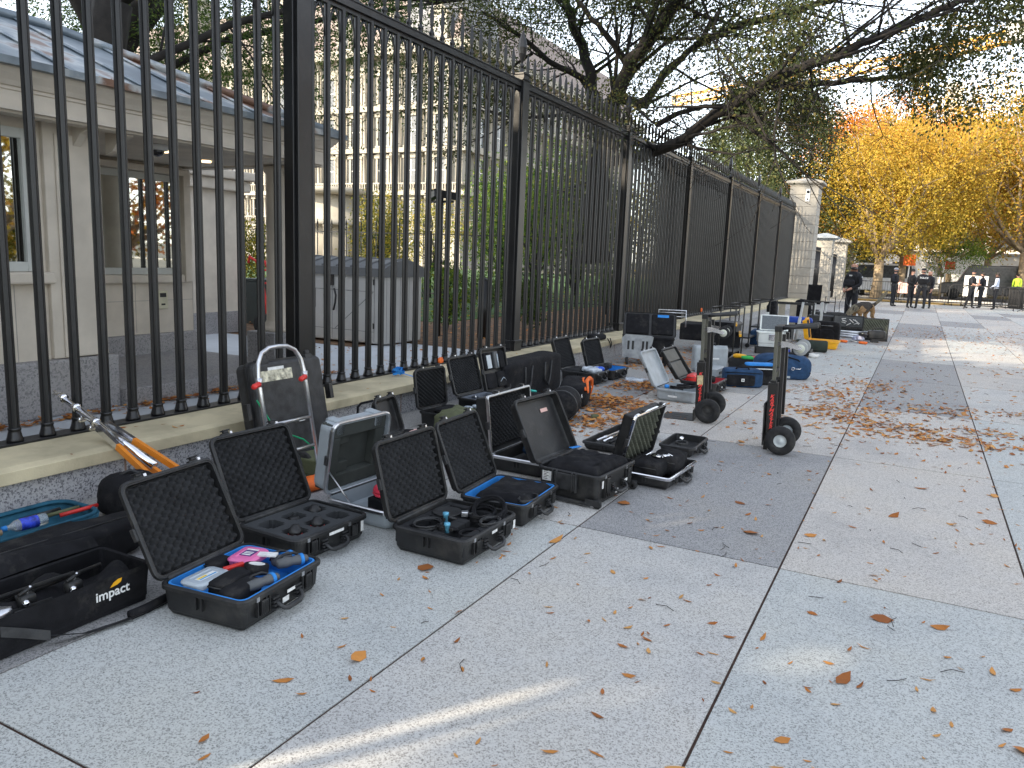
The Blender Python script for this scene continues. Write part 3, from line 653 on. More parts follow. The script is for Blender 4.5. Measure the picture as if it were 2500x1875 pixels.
for yy in (.14, .41): mb.loft(.485, .525, yy-.05, yy+.05, .012, [(0, .03), (.0, .085), (.008, .095)], 4)
mb.build('front_ridges', SILV, G_)
mb = MB(); mb.box(-.11, .11, -.15, .15, -.06, .03); insolo(G_, mb, 'flat_box', FABB, 'flat black box under the red cable in the grey shell case', 'box', .30, .32, .085, bevel=.01)
cable(G_, 'cable', REDC, 'bright red cable coiled in the grey shell case', .27, .32, .122, .105, 6, .0085, 1.25, 6)
cable(G_, 'cable', FABB, 'short black cable lying on top of the red cable coil', .22, .40, .17, .045, 3, .005, 1.2, 7, tilt=25)

# ---- plain dark case behind the shell case
K0 = case('hard_case', 'open black case with plain dark lid partly hidden behind the grey shell case', (-3.68, 4.92), 5, .32, .40, .14, .32, 19, foam=None, latches=2)
# ---- E
E_ = case('hard_case', 'open black case with ridged foam lid nearest the stone wall, behind the olive bag', (-4.05, 5.93), -5, .45, .46, .165, .375, 8, Ld=.055, pitch=.036, foam='wave')
pouch(E_, .25, .22, .165, .14, .16, .03, FABB, 'black padded pouch in the case nearest the wall', seed=9, noise=.12)
for i, (x, y) in enumerate(((.36, .30), (.38, .40))):
    t = put(E_, 'goggles', ('clear goggles on the black pouch, left one', 'clear goggles on the black pouch, right one')[i], 'goggles', x, y, .20, 10*i)
    mb = MB(); mb.blob(.045, .03, .018, .7, 16, 8); mb.build('lens', CLR, t); mb = MB(); mb.tube([(-.05, 0, 0), (-.03, .03, 0), (.03, .03, 0), (.05, 0, 0)], .006, 6); mb.build('frame', PLA, t)
# ---- F raised case with foam pockets and G mesh pocket lid
F_ = case('hard_case', 'open black case with fine egg-crate foam lid and pale foam pockets in its base', (-3.94, 6.42), -3, .495, .48, .24, .386, 17, Ld=.055, pitch=.030, inside=.12)
mb = MB(); x5 = [.016, .07, .17, .22, .38, .463]; y5 = [.016, .07, .21, .26, .43, .483]
LF = pm('slate_foam', (.12, .135, .16), .95, var=.1, spec=.2)
for i in range(5):
    for j in range(5): mb.box(x5[i], x5[i+1], y5[j], y5[j+1], .12, .17 if (i in (1, 3) and j in (1, 3)) else .232)
mb.build('foam_insert', LF, F_, bevel=.003)
for i, (x, y) in enumerate(((.12, .14), (.30, .14), (.30, .34))):
    mb = MB(); mb.box(-.03, .03, -.015, .015, 0, .05); mb.tube([(-.02, 0, .05), (.0, .01, .065), (.02, 0, .05)], .005, 6)
    insolo(F_, mb, 'small_connector', CHR, ('silver connector in the back left pocket of the pale foam', 'silver connector in the front left pocket of the pale foam', 'silver connector in the front right pocket of the pale foam')[i], 'connector', x, y, .185, 20*i)
Gp = case('hard_case', 'open black case with mesh pockets in its lid, left of the long boxy duffel', (-3.87, 6.93), -3, .48, .48, .20, .47, 14, foam=None, Ld=.06)
MLg = T(0, 0, .204) @ RY(-math.radians(104)); lidp = [c for c in Gp.children if c.name.startswith('lid')][0]
for i, (a, b, c, d) in enumerate(((.04, .21, .04, .24), (.04, .21, .26, .46), (.24, .43, .06, .22), (.24, .43, .26, .34), (.24, .43, .36, .46))):
    mb = MB(MLg); mb.blob((b-a)/2, (d-c)/2, .022, .3, 16, 8, .05, i, M=T((a+b)/2, (c+d)/2, .03)); mb.build('lid_pocket', [FABB, FABB, FABB, STEEL_D, FABB][i], lidp)
mb = MB(MLg); mb.box(.26, .40, .10, .18, .004, .01); mb.tube([(.1, .3, .006), (.14, .36, 0), (.1, .42, .006)], .004, 6); mb.tube([(.26, .30, .004), (.40, .31, .004)], .008, 6); mb.build('pocket_contents', CLR, lidp)
cloth(Gp, 'folded_cloth', FABB, 'black cloth lying in the case with mesh pockets', .04, .44, .04, .46, .19, .03, 4)
mb = MB(); mb.blob(.05, .02, .012, .8, 12, 6, .2, 3); insolo(Gp, mb, 'teal_tag', pm('teal_plastic', (.05, .5, .42), .5), 'small teal tag on the cloth of the mesh pocket case', 'tag', .34, .35, .235)

# ---- H road trunk with aluminium edges
H_ = case('road_case', 'open black trunk with silver aluminium edge and foam lid, full of cables', (-2.77, 5.06), -1, .69, .425, .125, .44, 7, Ld=.13, rim=ALU, foam='egg', pitch=.036, r=.02, inside=.03, foam_depth=.05, latches=2)
cable(H_, 'cable', FABB, 'black cable coil at the left of the silver edged trunk', .30, .16, .14, .07, 4, .006, 1.2, 8)
cable(H_, 'cable', FABB, 'black cable coil at the right of the silver edged trunk', .34, .48, .15, .07, 4, .006, 1.3, 9, tilt=12)
pouch(H_, .22, .30, .15, .06, .12, .035, FABN, 'navy blue pouch among cables in the silver edged trunk', seed=11, noise=.12)
pouch(H_, .14, .52, .15, .08, .12, .04, FABB, 'black pouch at the back of the silver edged trunk', seed=12, noise=.12)
mb = MB(RX(PI/2)); mb.lathe([(.008, -.05), (.014, -.04), (.014, .03), (.006, .05)], 12); insolo(H_, mb, 'metal_connector', CHR, 'shiny silver connector on the cables in the trunk', 'connector', .20, .42, .20, 30)

# ---- I wheeled case
I_ = case('wheeled_case', 'open black wheeled case with plain dark lid and bulging black cloth bag', (-2.208, 4.694), -5, .595, .47, .215, .465, 27, Ld=.075, foam=None, lid_sticker=True, inside=.06, side_label=[(.42, .50, .05, .08), (.66, .80, .10, .12), (.06, .10, .13, .18)])
for yy in (.03, .57):
    for nm, bb in (('wheel', 0), ('wheel_housing', 1)):
        mb = MB()
        if bb == 0: mb.lathe([(.012, -.014), (.028, -.014), (.031, -.009), (.031, .009), (.028, .014), (.012, .014)], 18, cap=False, M=T(.47, yy-.035 if yy < .3 else yy+.0, .031) @ RX(PI/2))
        else: mb.box(.39, .49, yy-.058 if yy < .3 else yy+.02, yy-.05 if yy < .3 else yy+.03, .02, .06)
        mb.build(nm, RUB if bb == 0 else PLS, I_)
mb = MB(); mb.box(.02, .43, -.03, -.006, .012, .035); mb.box(.14, .30, -.022, -.006, .09, .20)
for x in (.13, .16, .28, .31): mb.box(x-.004, x+.004, -.03, -.002, .08, .215)
mb.build('side_frame', PLS, I_, bevel=.004)
mb = MB(); mb.box(.045, .115, -.0085, -.006, .125, .205); mb.build('shipping_label', LBL, I_)
mb = MB()
for i in range(6): mb.box(.055, .075+.03*rnd.random(), -.0095, -.008, .135+.011*i, .139+.011*i)
mb.build('label_print', pm('black_print', (.03, .03, .03), .7), I_)
cloth(I_, 'folded_cloth', FABB, 'large black cloth bag bulging over the wheeled case', .03, .44, .03, .57, .205, .07, 7)
mb = MB(); mb.box(-.05, .05, -.018, .018, 0, .003); insolo(I_, mb, 'blue_strip', BLUE, 'small bright blue tag sticking out of the wheeled case', 'tag', .05, .45, .265, 75)

# ---- J flat case with light stands
J_ = case('stand_case', 'long flat black case holding silver light stands, between wheeled case and silver edged case', (-2.45, 6.10), -2, .85, .40, .08, None, 0, foam=None, rim=PLS, r=.02, inside=.015, handle=False, closed=True)
for i in range(5):
    mb = MB(RX(PI/2) @ RY(math.radians(-3+2*i))); m_ = [ALU, CHR, PLA, PLA, PLA][i]
    mb.lathe([(.012, -.30), (.012, .1), (.016, .1), (.016, .16), (.012, .16), (.012, .30)], 10)
    insolo(J_, mb, 'light_stand', m_, ['matt silver stand tube along the inner edge of the flat stand case', 'bright chrome stand tube in the flat stand case', 'thick black folded stand at the middle of the flat stand case', 'black folded stand next to the front of the flat stand case', 'black folded stand against the front edge of the flat stand case'][i], 'light stand', .10+.05*i, .42, .07)
# ---- K silver edged case with bags
K_ = case('road_case', 'open silver edged case with drooping grey foam lid and black bags inside', (-1.82, 5.32), -3, .64, .37, .10, .42, -13, Ld=.11, rim=CHR, foam='wave', pitch=.05, foam_mat=FOAMG, r=.025, inside=.015, foam_depth=.012)
pouch(K_, .17, .16, .11, .10, .13, .07, FABB, 'crumpled black bag at the left of the silver edged case', seed=21, noise=.2, cat='bag', name='soft_bag')
pouch(K_, .23, .36, .12, .11, .12, .075, FABB, 'boxy black bag at the middle of the silver edged case', seed=22, noise=.12, cat='bag', name='soft_bag')
pouch(K_, .20, .51, .11, .11, .09, .07, FABB, 'black bag at the right end of the silver edged case', seed=23, noise=.16, cat='bag', name='soft_bag')
for i, (x, y) in enumerate(((.19, .22), (.24, .28))):
    mb = MB(); mb.blob(.035, .018, .012, .8, 14, 8, .3, 9+i); mb.tube([(0, 0, 0), (.03, .02, .01), (.05, -.01, 0)], .004, 5); insolo(K_, mb, 'metal_clip', CHR, ('shiny silver clip on the crumpled black bag, left one', 'shiny silver clip on the crumpled black bag, right one')[i], 'clip', x, y, .19, 40*i)
# ---- L small case behind K
L_ = case('hard_case', 'small black open case with cable bits behind the silver edged case', (-1.85, 6.35), 0, .52, .30, .09, None, 0, foam=None, closed=True, inside=.02)
cable(L_, 'cable', PLS, 'tangled thin cable spilling from the small black case', .16, .15, .085, .05, 4, .004, 1.4, 31)
mb = MB(); mb.lathe([(.02, 0), (.02, .03), (.012, .035)], 12, M=RX(.9)); insolo(L_, mb, 'stand_adapter', CHR, 'silver adapter lying in the small black case', 'adapter', .12, .30, .085)

# ---- M, N by the wall
M_ = case('hard_case', 'open black case by the wall with crumpled foam lid and plastic bags, left of two', (-4.13, 9.36), 0, .52, .50, .16, .42, 19, foam='egg', pitch=.035)
mb = MB(); mb.blob(.13, .12, .045, .7, 26, 12, .35, 41); insolo(M_, mb, 'plastic_bag', pm('thin_clear_film', (.55, .6, .66), .2, var=.2, scale=20), 'crumpled clear plastic bag lying in the left case by the wall', 'plastic bag', .36, .26, .17)
mb = MB(); mb.blob(.06, .05, .03, .8, 16, 8, .3, 42); insolo(M_, mb, 'blue_pack', pm('bright_blue_film', (.02, .12, .7), .3), 'bright blue pack on the plastic bag in the left case by the wall', 'pack', .44, .30, .19)
cloth(M_, 'foam_sheet', FOAM, 'sagging foam sheet fallen into the left case by the wall', .02, .24, .03, .43, .15, .03, 42)
N_ = case('hard_case', 'open black case with blue liner by the wall, right of two', (-3.963, 9.93), -3, .55, .38, .142, .39, 17, liner=BLUE, pitch=.034, inside=.03)
pouch(N_, .12, .16, .14, .07, .09, .04, FABB, 'black pouch in the blue lined case by the wall', seed=44, noise=.15)
pouch(N_, .13, .36, .15, .05, .06, .04, PLA, 'black gadget standing in the blue lined case by the wall', seed=45, noise=.1, name='gadget', cat='gadget')
mb = MB(); mb.blob(.15, .11, .035, .8, 26, 12, .45, 46); solo(mb, 'plastic_bag', MATS['thin_clear_film'], 'crumpled clear plastic bag on the ground beside the wall cases', 'plastic bag', (-3.3, 10.0, .03))
# ---- P, Q
P_ = case('grey_case', 'light grey plastic case open with smooth lid and black cables, behind the left hand truck', (-2.68, 8.90), -1, .56, .48, .145, .46, 28, shell=GRYC, foam=None, Ld=.05, inside=.02)
mb = MB(); mb.box(.16, .27, -.0105, -.0085, .055, .078); mb.build('side_sticker', LBL, P_)
for i in range(3): cable(P_, 'cable', FABB, ['black cable coil at the left of the grey case', 'black cable coil at the middle of the grey case', 'black cable coil at the right of the grey case'][i], .22+.04*i, .12+.15*i, .14, .075, 4, .008, 1.1, 50+i, tilt=8*i-8)
mb = MB(); mb.blob(.03, .05, .02, .6, 12, 8, .2, 3); insolo(P_, mb, 'blue_connector', BLUE, 'blue connector on the cables in the grey case', 'connector', .10, .12, .16, 20)
Q_ = case('hard_case', 'open black case with grey lined lid and red lining, behind the light grey case', (-2.61, 9.697), -1, .59, .465, .151, .449, 36, foam=None, liner=pm('red_liner', (.35, .02, .03), .8), inside=.03, side_label=[(.35, .55, .05, .08)])
lq = [c for c in Q_.children if c.name.startswith('lid')][0]
mb = MB(T(0, 0, .159) @ RY(-math.radians(124))); mb.box(.03, .24, .03, .52, .03, .034); mb.box(.26, .42, .03, .52, .026, .036); mb.build('lid_lining', pm('grey_brown_lining', (.13, .125, .11), .9), lq, bevel=.004)
pouch(Q_, .12, .20, .17, .06, .16, .05, RED, 'bright red pouch lying in the red lined case', seed=60, noise=.1)
pouch(Q_, .30, .36, .15, .06, .06, .04, FABB, 'small black pouch in the red lined case', seed=61, noise=.12)
# ---- R closed grey case upright
R_ = thing('grey_case', 'closed light grey case standing upright behind the left hand truck', 'case', (-2.98, 11.72, 0), math.radians(-60))
mb = MB(); mb.loft(-.10, .10, 0, .52, .04, [(.03, .02), (.006, .03), (0, .05), (0, .36), (.01, .385), (.035, .40)], 5); mb.build('body', GRYC, R_)
mb = MB(); mb.loft(-.012, .012, -.006, .526, .01, [(0, .03), (0, .39), (.004, .405)], 4); mb.build('seam', GRYC, R_)
mb = MB(); mb.tube([(0, .18, .40), (0, .19, .435), (0, .33, .435), (0, .34, .40)], .012, 8); mb.build('handle', PLS, R_)
for a, b, c, d in ((.20, .25, .26, .33), (.12, .38, .20, .225)): mb = MB(); mb.box(.1005, .1035, a, b, c, d); mb.build('sticker', LBL, R_)
R2 = thing('grey_case', 'light grey plastic case lying flat at the foot of the upright grey case', 'case', (-2.62, 11.35, 0), math.radians(-5))
mb = MB(); mb.loft(-.16, .16, -.22, .22, .04, [(.02, .01), (0, .03), (0, .13), (.02, .15)], 5); mb.build('body', GRYC, R2)
mb = MB(); mb.box(.155, .17, -.06, .06, .05, .09); mb.build('handle', PLS, R2, bevel=.005)
# ================================================================ bags and other gear on the pavement
YP = Matrix(((1, 0, 0, 0), (0, 0, 1, 0), (0, 1, 0, 0), (0, 0, 0, 1)))      # prism axis along y
# long stand bag with printed word, front left
SB = thing('stand_bag', 'long black bag full of folded stands with impact printed on its side, lower left', 'bag', (-3.34, .62, 0), math.radians(0))
mb = MB(); mb.loft(0, .355, 0, 1.62, .03, [(.03, .02), (.014, .03), (.012, .178), (.0, .183), (.002, .17), (.02, .006), (.04, .002)], 5); mb.build('body', FABB, SB)
mb = MB()
def flapf(u, v):
    y = 1.62*v; a = u*1.5
    return (-.02-.20*u-.015*math.sin(v*9+u*3), y, .178+.075*math.sin(u*PI)*(1+.25*math.sin(v*11))-.10*u*u)
mb.grid(12, 30, flapf); mb.build('flap', FABB, SB)
mb = MB(); pts = [(.356, .95, .13), (.375, 1.02, .10), (.39, 1.12, .05), (.42, 1.25, .012), (.45, 1.42, .010), (.44, 1.60, .010), (.40, 1.72, .012), (.34, 1.80, .012)]
for a, b in zip(pts[:-1], pts[1:]):
    A1, B1 = Vector(a), Vector(b); d_ = Vector((0, 0, .022)) if a[2] > .06 else Vector((.02, 0, .004))
    mb.add([A1-d_, B1-d_, B1+d_, A1+d_], [(0, 1, 2, 3)])
mb.build('strap', PLS, SB); 
mb = MB(); mb.tube([(.435, 1.44, .016), (.44, 1.52, .018), (.42, 1.66, .016)], .022, 8); mb.build('strap_pad', FABB, SB)
MT = T(.3565, 1.42, .112) @ RZ(PI/2) @ RX(PI/2)
text_mesh('impact', .060, .0006, MT, WHT, SB, 'lettering', shear=.0, bold=.001)
mb = MB(MT); mb.prism([(-.012, .024), (.004, .042), (.026, .052), (.046, .052), (.040, .036), (.022, .028), (.006, .026)], 0, .0012); mb.build('leaf_mark', YEL, SB)
cl0 = MB()
def _cb(u, v): return (.03+.30*u, .05+1.5*v, .105+.035*math.sin(u*5+v*17)+.02*math.sin(v*31+u*3)+.03*math.sin(u*3.1))
cl0.grid(14, 40, _cb); solo(cl0, 'dark_cloth', FABB, 'rumpled black cloth filling the long stand bag', 'cloth', tuple(SB.location))
stands = [((.05, .1, .15), (.20, 1.35, .19), .014, PLA, 'thick black stand tube lying across the long bag'), ((.12, .0, .13), (.28, 1.2, .15), .010, PLA, 'thin black stand tube in the middle of the long bag'),
          ((.24, .2, .12), (.30, 1.45, .14), .011, ALU, 'dull silver tube low in the long bag'), ((.18, .3, .13), (.16, 1.5, .17), .012, PLA, 'black stand at the inner side of the long bag')]
for a, b, r, m, lb in stands:
    t = thing('light_stand', lb, 'light stand', (SB.location[0]+a[0], SB.location[1]+a[1], a[2]))
    d = Vector(b)-Vector(a); mb = MB(); mb.tube([(0, 0, 0), d*.45, d*.451, d], [r, r, r*.75, r*.75], 10); mb.build('tube', m, t)
    mb = MB(); 
    for k in (.45, .7): 
        p = d*k; mb.tube([p-Vector((0, .03, 0)), p+Vector((0, .03, 0))], r*1.7, 10)
    mb.build('collar', PLA, t)
for i, (y, x) in enumerate(((1.12, .24), (1.30, .27), (1.02, .14))):
    t = thing('stand_clamp', ['black clamp head with silver bolt in the long bag, middle one', 'black and silver clamp head at the far end of the long bag', 'black clamp head nearest the camera in the long bag'][i], 'clamp', (SB.location[0]+x, SB.location[1]+y, .165))
    mb = MB(); mb.blob(.025, .035, .028, .5, 14, 8, .1, i); mb.tube([(0, -.03, .03), (.0, .03, .05)], .008, 8); mb.build('head', PLA, t)
    mb = MB(); mb.tube([(0, .0, .02), (.0, .02, .055)], .006, 8); mb.blob(.016, .016, .016, 1, 12, 8, M=T(.03, -.02, 0)); mb.build('bolt', CHR, t)
mb = MB(); mb.blob(.05, .09, .03, .8, 18, 10, .35, 7); solo(mb, 'foil_wrap', ALU, 'crumpled silver foil wrapped around tubes in the long bag', 'foil', (SB.location[0]+.25, SB.location[1]+.95, .15))
# dark duffel between long bag and teal bag
DB = thing('duffel_bag', 'large black duffel lying behind the long stand bag', 'bag', (-3.62, 1.7, 0)); mb = MB(); mb.blob(.14, .95, .11, .45, 30, 14, .12, 5, M=T(0, 0, .10), flat=-.095, freq=2); mb.build('body', FABB, DB)
mb = MB(); mb.tube([(.06, -.9, .205), (.07, 0, .215), (.05, .85, .20)], .004, 5); mb.build('zip', PLS, DB)
# teal bag with bottle
TB = thing('teal_bag', 'open dark teal bag holding a water bottle, at the foot of the wall', 'bag', (-4.17, 1.75, 0)); 
mb = MB(); mb.loft(-.20, .20, -.85, .95, .10, [(.05, .01), (.03, .02), (.025, .075), (0, .105), (-.004, .10), (.01, .03), (.03, .003)], 6, smooth=True); mb.build('body', FABT, TB)
mb = MB(); mb.loft(-.185, .185, -.82, .93, .10, [(-.012, .10), (-.022, .108), (-.012, .120), (.004, .115), (.006, .104)], 6, cap=(False, False), smooth=True); mb.build('padded_rim', FABT, TB)
TAN = pm('tan_webbing', (.35, .25, .15), .8)
for i, x in enumerate((-.16, .10)): mb = MB(); mb.tube([(x, -.3, .13), (x+.01, .25, .145), (x+.02, .42, .125)], .016, 8); mb.build('handle', TAN, TB)
bt = thing('water_bottle', 'clear water bottle with blue cap and blue label in the teal bag', 'bottle', (-4.08, 2.33, .125)); MBT = RX(-PI/2) @ RY(.0)
WTR = pm('clear_bottle', (.75, .82, .86), .06, trans=.75, var=.03)
mb = MB(RZ(-.1) @ MBT); mb.lathe([(.012, -.115), (.014, -.095), (.030, -.07), (.033, -.05), (.031, -.02), (.033, .0), (.031, .03), (.033, .06), (.031, .085), (.02, .09)], 18); mb.build('body', WTR, bt)
mb = MB(RZ(-.1) @ MBT); mb.lathe([(.0338, -.05), (.0338, .04)], 18, cap=False); mb.build('label_wrap', pm('blue_white_label', (.03, .06, .5), .4, var=.5, scale=40), bt)
mb = MB(RZ(-.1) @ MBT); mb.lathe([(.014, -.135), (.015, -.115), (.015, -.112)], 16); mb.build('cap', BLUE, bt)
for i in range(3):
    mb = MB(); mb.tube([(0, 0, 0), (.03, .12, .01), (.0, .22, .0)], .012, 8); solo(mb, 'hand_tool', [PLA, OLIV, RED][i], ['black long tool in the teal bag', 'olive long tool in the teal bag', 'red long tool at the far end of the teal bag'][i], 'tool', (-4.20+.05*i, 2.35+.08*i, .11), 0)
BP = thing('round_bag', 'small rounded black bag between the teal bag and the nearest case lid', 'bag', (-4.10, 2.95, 0)); mb = MB(); mb.blob(.16, .17, .13, .7, 24, 14, .1, 8, M=T(0, 0, .12)); mb.build('body', FABB, BP); mb = MB(); mb.tube([(-.03, -.05, .24), (0, 0, .27), (.03, .05, .24)], .01, 6); mb.build('handle', PLS, BP)

# chrome stand with orange legs leaning over the coping
CS = thing('chrome_stand', 'chrome lighting stand with orange legs leaning on the limestone coping', 'light stand', (-4.12, 3.22, .17))
p0 = Vector((-4.12, 3.22, .17)); p1 = Vector((-5.16, 3.17, .60)); ax = (p1-p0)
def sp(k, off=(0, 0, 0)): return ax*k+Vector(off)
mb = MB(); mb.tube([sp(.10), sp(.62), sp(.621), sp(.80), sp(.801), sp(.93)], [.027, .027, .024, .024, .021, .021], 14); mb.build('column', CHR, CS)
mb = MB()
for k in (.60, .78, .9): mb.tube([sp(k), sp(k+.03)], .030, 14)
mb.build('collar', CHR, CS)
mb = MB(); mb.box(-.02, .02, -.03, .03, -.004, .004, M=T(*sp(.97)) @ RZ(.5)); mb.tube([sp(.93), sp(1.0)], .009, 8); mb.build('head_plate', CHR, CS)
for i, k in enumerate((.66, .76)):
    q = sp(k); mb = MB(); mb.tube([q, q+Vector((.02, .0, -.045))], .008, 8); mb.blob(.012, .028, .018, .5, 12, 8, M=T(*(q+Vector((.02, 0, -.06))))); mb.build('knob', CHR, CS)
for i, (dy, dz) in enumerate(((-.075, .01), (.065, .04), (.0, -.06))):
    mb = MB(); a, b = sp(.55, (0, dy*.5, dz*.6)), sp(-.05, (.0, dy*1.5, dz*.4))
    d = (b-a).normalized(); s_ = Vector((0, .013, 0)); u_ = d.cross(Vector((0, 1, 0))).normalized()*.02
    mid = a.lerp(b, .35)
    for (s0, s1, mm) in ((a, mid, 0), (mid, b, 1)):
        mb.cur = mm; v = [s0-s_-u_, s0+s_-u_, s0+s_+u_, s0-s_+u_, s1-s_-u_, s1+s_-u_, s1+s_+u_, s1-s_+u_]
        mb.add(v, [(0, 1, 2, 3), (4, 5, 6, 7), (0, 1, 5, 4), (1, 2, 6, 5), (2, 3, 7, 6), (3, 0, 4, 7)])
    mb.build('leg', [CHR, pm('orange_metal', (.75, .24, .02), .35, var=.08)], CS)

# silver hand truck with red grips
HT = thing('hand_truck', 'silver tubular hand truck with red rubber grips standing by the stone wall', 'hand truck', (-3.82, 3.90, 0))
def hp(y, z): return (.16-.20*z, y, z)          # leans back to the wall
y0, y1 = -.19, .24
arch = [hp(y0, .02), hp(y0, .78), hp(y0+.015, .86), hp(y0+.06, .925), hp(y0+.13, .955), hp(.03, .96), hp(y1-.13, .955), hp(y1-.06, .925), hp(y1-.015, .86), hp(y1, .78), hp(y1, .02)]
mb = MB(); mb.tube(arch, .0155, 12); mb.build('frame_tube', ALU, HT)
mb = MB(); mb.tube([hp(y0, .25), hp(y1, .25)], .012, 8); mb.build('crossbar', ALU, HT)
mb = MB(); mb.tube([hp(y0, .45), hp(y1, .45)], .012, 8); mb.build('crossbar', ALU, HT)
mb = MB(); mb.box(.02, .26, y0, y1, .005, .012); mb.build('toe_plate', ALU, HT)
for y in (y0, y1):
    mb = MB(); p = Vector(hp(y, .74)); mb.tube([p-Vector((.0, 0, .03)), p+Vector((0, 0, .03))], .022, 10); mb.tube([p, p+Vector((.045, -.04, 0))], .012, 8); mb.build('grip_clamp', ALU, HT)
    mb = MB(); a = p+Vector((.045, -.045, 0)); b = a+Vector((.04, -.085, -.005)); mb.tube([a.lerp(b, k/6) for k in range(7)], [.018, .019, .017, .0195, .017, .0195, .016], 10); mb.build('grip', RED, HT)
    mb = MB(); mb.lathe([(.03, -.018), (.075, -.018), (.08, -.01), (.08, .01), (.075, .018), (.03, .018)], 20, M=T(-.05, y-.05 if y < 0 else y+.05, .08) @ RX(PI/2)); mb.build('wheel', RUB, HT)
# big upright black case on it
BC = thing('big_black_case', 'big scuffed black case standing upright behind the silver hand truck', 'case', (-4.09, 4.17, 0), 0)
MS = RY(math.radians(-11)) 
mb = MB(MS @ RY(-PI/2) @ Matrix.Identity(4)); mb.loft(.02, .80, -.16, .56, .05, [(.03, -.06), (.008, -.05), (0, -.03), (0, .10), (.01, .12), (.03, .13)], 5); mb.build('body', PLS, BC)
mb = MB(MS @ RY(-PI/2)); mb.loft(.02, .80, -.16, .56, .05, [(-.012, .0), (-.014, .008), (-.014, .026), (-.012, .034)], 5); mb.build('rim', PLA, BC)
def on_face(a, b, c, d, name, m, th=.002, dep=.0): 
    mb = MB(MS); mb.box(.0605+dep, .0605+dep+th, a, b, c, d); return mb.build(name, m, BC)
on_face(-.10, .22, .655, .735, 'worn_sticker', pm('torn_cream_paper', (.50, .47, .36), .8, var=.6, scale=25)); on_face(-.02, .14, .735, .757, 'white_tape', LBL, dep=.001)
on_face(.17, .33, .30, .36, 'maker_plate', PLA)
for i in range(2): on_face(.215, .30-.02*i, .335-.018*i, .341-.018*i, 'plate_print', LBL, dep=.0023, th=.0005)
for y in (-.03, .43):
    mb = MB(MS); mb.box(-.03, .055, y-.035, y+.035, .785, .82); mb.box(.02, .05, y-.022, y+.022, .82, .85); mb.build('latch', PLS, BC, bevel=.004)
mb = MB(MS); mb.box(.0, .055, .615, .655, .44, .56); mb.build('side_latch', PLA, BC, bevel=.004)
mb = MB(MS); mb.box(.0, .045, -.25, -.215, .40, .52); mb.build('side_latch', PLA, BC, bevel=.004)
mb = MB(); mb.tube([(-3.82, 3.70, .62), (-3.79, 3.80, .45), (-3.76, 3.92, .36), (-3.74, 4.05, .30), (-3.7, 4.15, .20)], .006, 6); solo(mb, 'bungee_rope', pm('green_cord', (.0, .35, .14), .6), 'thin green rope hanging across the big black case', 'rope', (0, 0, 0))
mb = MB(); mb.blob(.08, .16, .04, .6, 20, 10, .3, 31); solo(mb, 'orange_strap', ORG, 'orange strap bundle on the ground beside the grey shell case', 'strap', (-3.55, 4.0, .04))
mb = MB(); mb.box(-.12, .14, -.2, .22, 0, .12); solo(mb, 'crate', OLIV, 'low olive grey crate behind the grey shell case lid', 'crate', (-3.85, 4.35, 0), bevel=.01)
# furry microphone
MC = thing('furry_microphone', 'grey furry microphone windshield leaning on the coping', 'microphone', (-4.30, 4.62, .30))
a, b = Vector((-.20, -.06, .16)), Vector((0, .03, -.02)); fm = MB(); fr = random.Random(5)
fm.tube([a.lerp(b, k/8) for k in range(9)], [.012, .026, .033, .035, .036, .035, .033, .028, .012], 14)
for i in range(900):
    k = fr.random(); an = fr.uniform(0, 2*PI); c = a.lerp(b, k); rr = .033*math.sin(PI*min(.95, max(.05, k)))**.4; n_v = Vector((0, math.cos(an), math.sin(an))); p = c+n_v*rr; q = p+n_v*.012+Vector((fr.uniform(-.008, .01), fr.uniform(-.006, .006), -.006)); s_ = Vector((.0018, 0, .001))
    fm.add([p-s_, p+s_, q], [(0, 1, 2)])
fm.build('windshield', pm('grey_fur', (.10, .10, .105), .95, var=.3), MC)
mb = MB(); mb.tube([b, b+Vector((.12, .06, -.10))], .012, 10); mb.build('boom_pole', PLA, MC); mb = MB(); mb.tube([b+Vector((.05, .025, -.04)), b+Vector((.09, .045, -.075))], .0135, 10); mb.build('chrome_ring', CHR, MC)
# blue webbing tied to the fence
mb = MB(); br = random.Random(9)
for k in range(6):
    a0 = br.uniform(0, 6); pts = [(.05*math.cos(a0+t*.9)*(.5+.1*k), .09*math.sin(a0+t*.9)*(.5+.12*k), .05+.03*math.sin(t*1.3+k)) for t in range(8)]
    for p, q in zip(pts[:-1], pts[1:]): P, Q = Vector(p), Vector(q); h_ = Vector((.002, 0, .012)); mb.add([P-h_, Q-h_, Q+h_, P+h_], [(0, 1, 2, 3)])
for p, q in zip([(.05, 0, .03), (.18, .03, .004), (.335, .10, .004)], [(.18, .03, .004), (.335, .10, .004), (.34, .10, -.07)]):
    P, Q = Vector(p), Vector(q); h_ = Vector((.003, .014, .0)); mb.add([P-h_, Q-h_, Q+h_, P+h_], [(0, 1, 2, 3)])
BW = thing('webbing_strap', 'bright blue webbing strap tangled on the coping by the fence', 'strap', (-4.86, 6.72, .32)); mb.build('webbing', BLUE, BW)
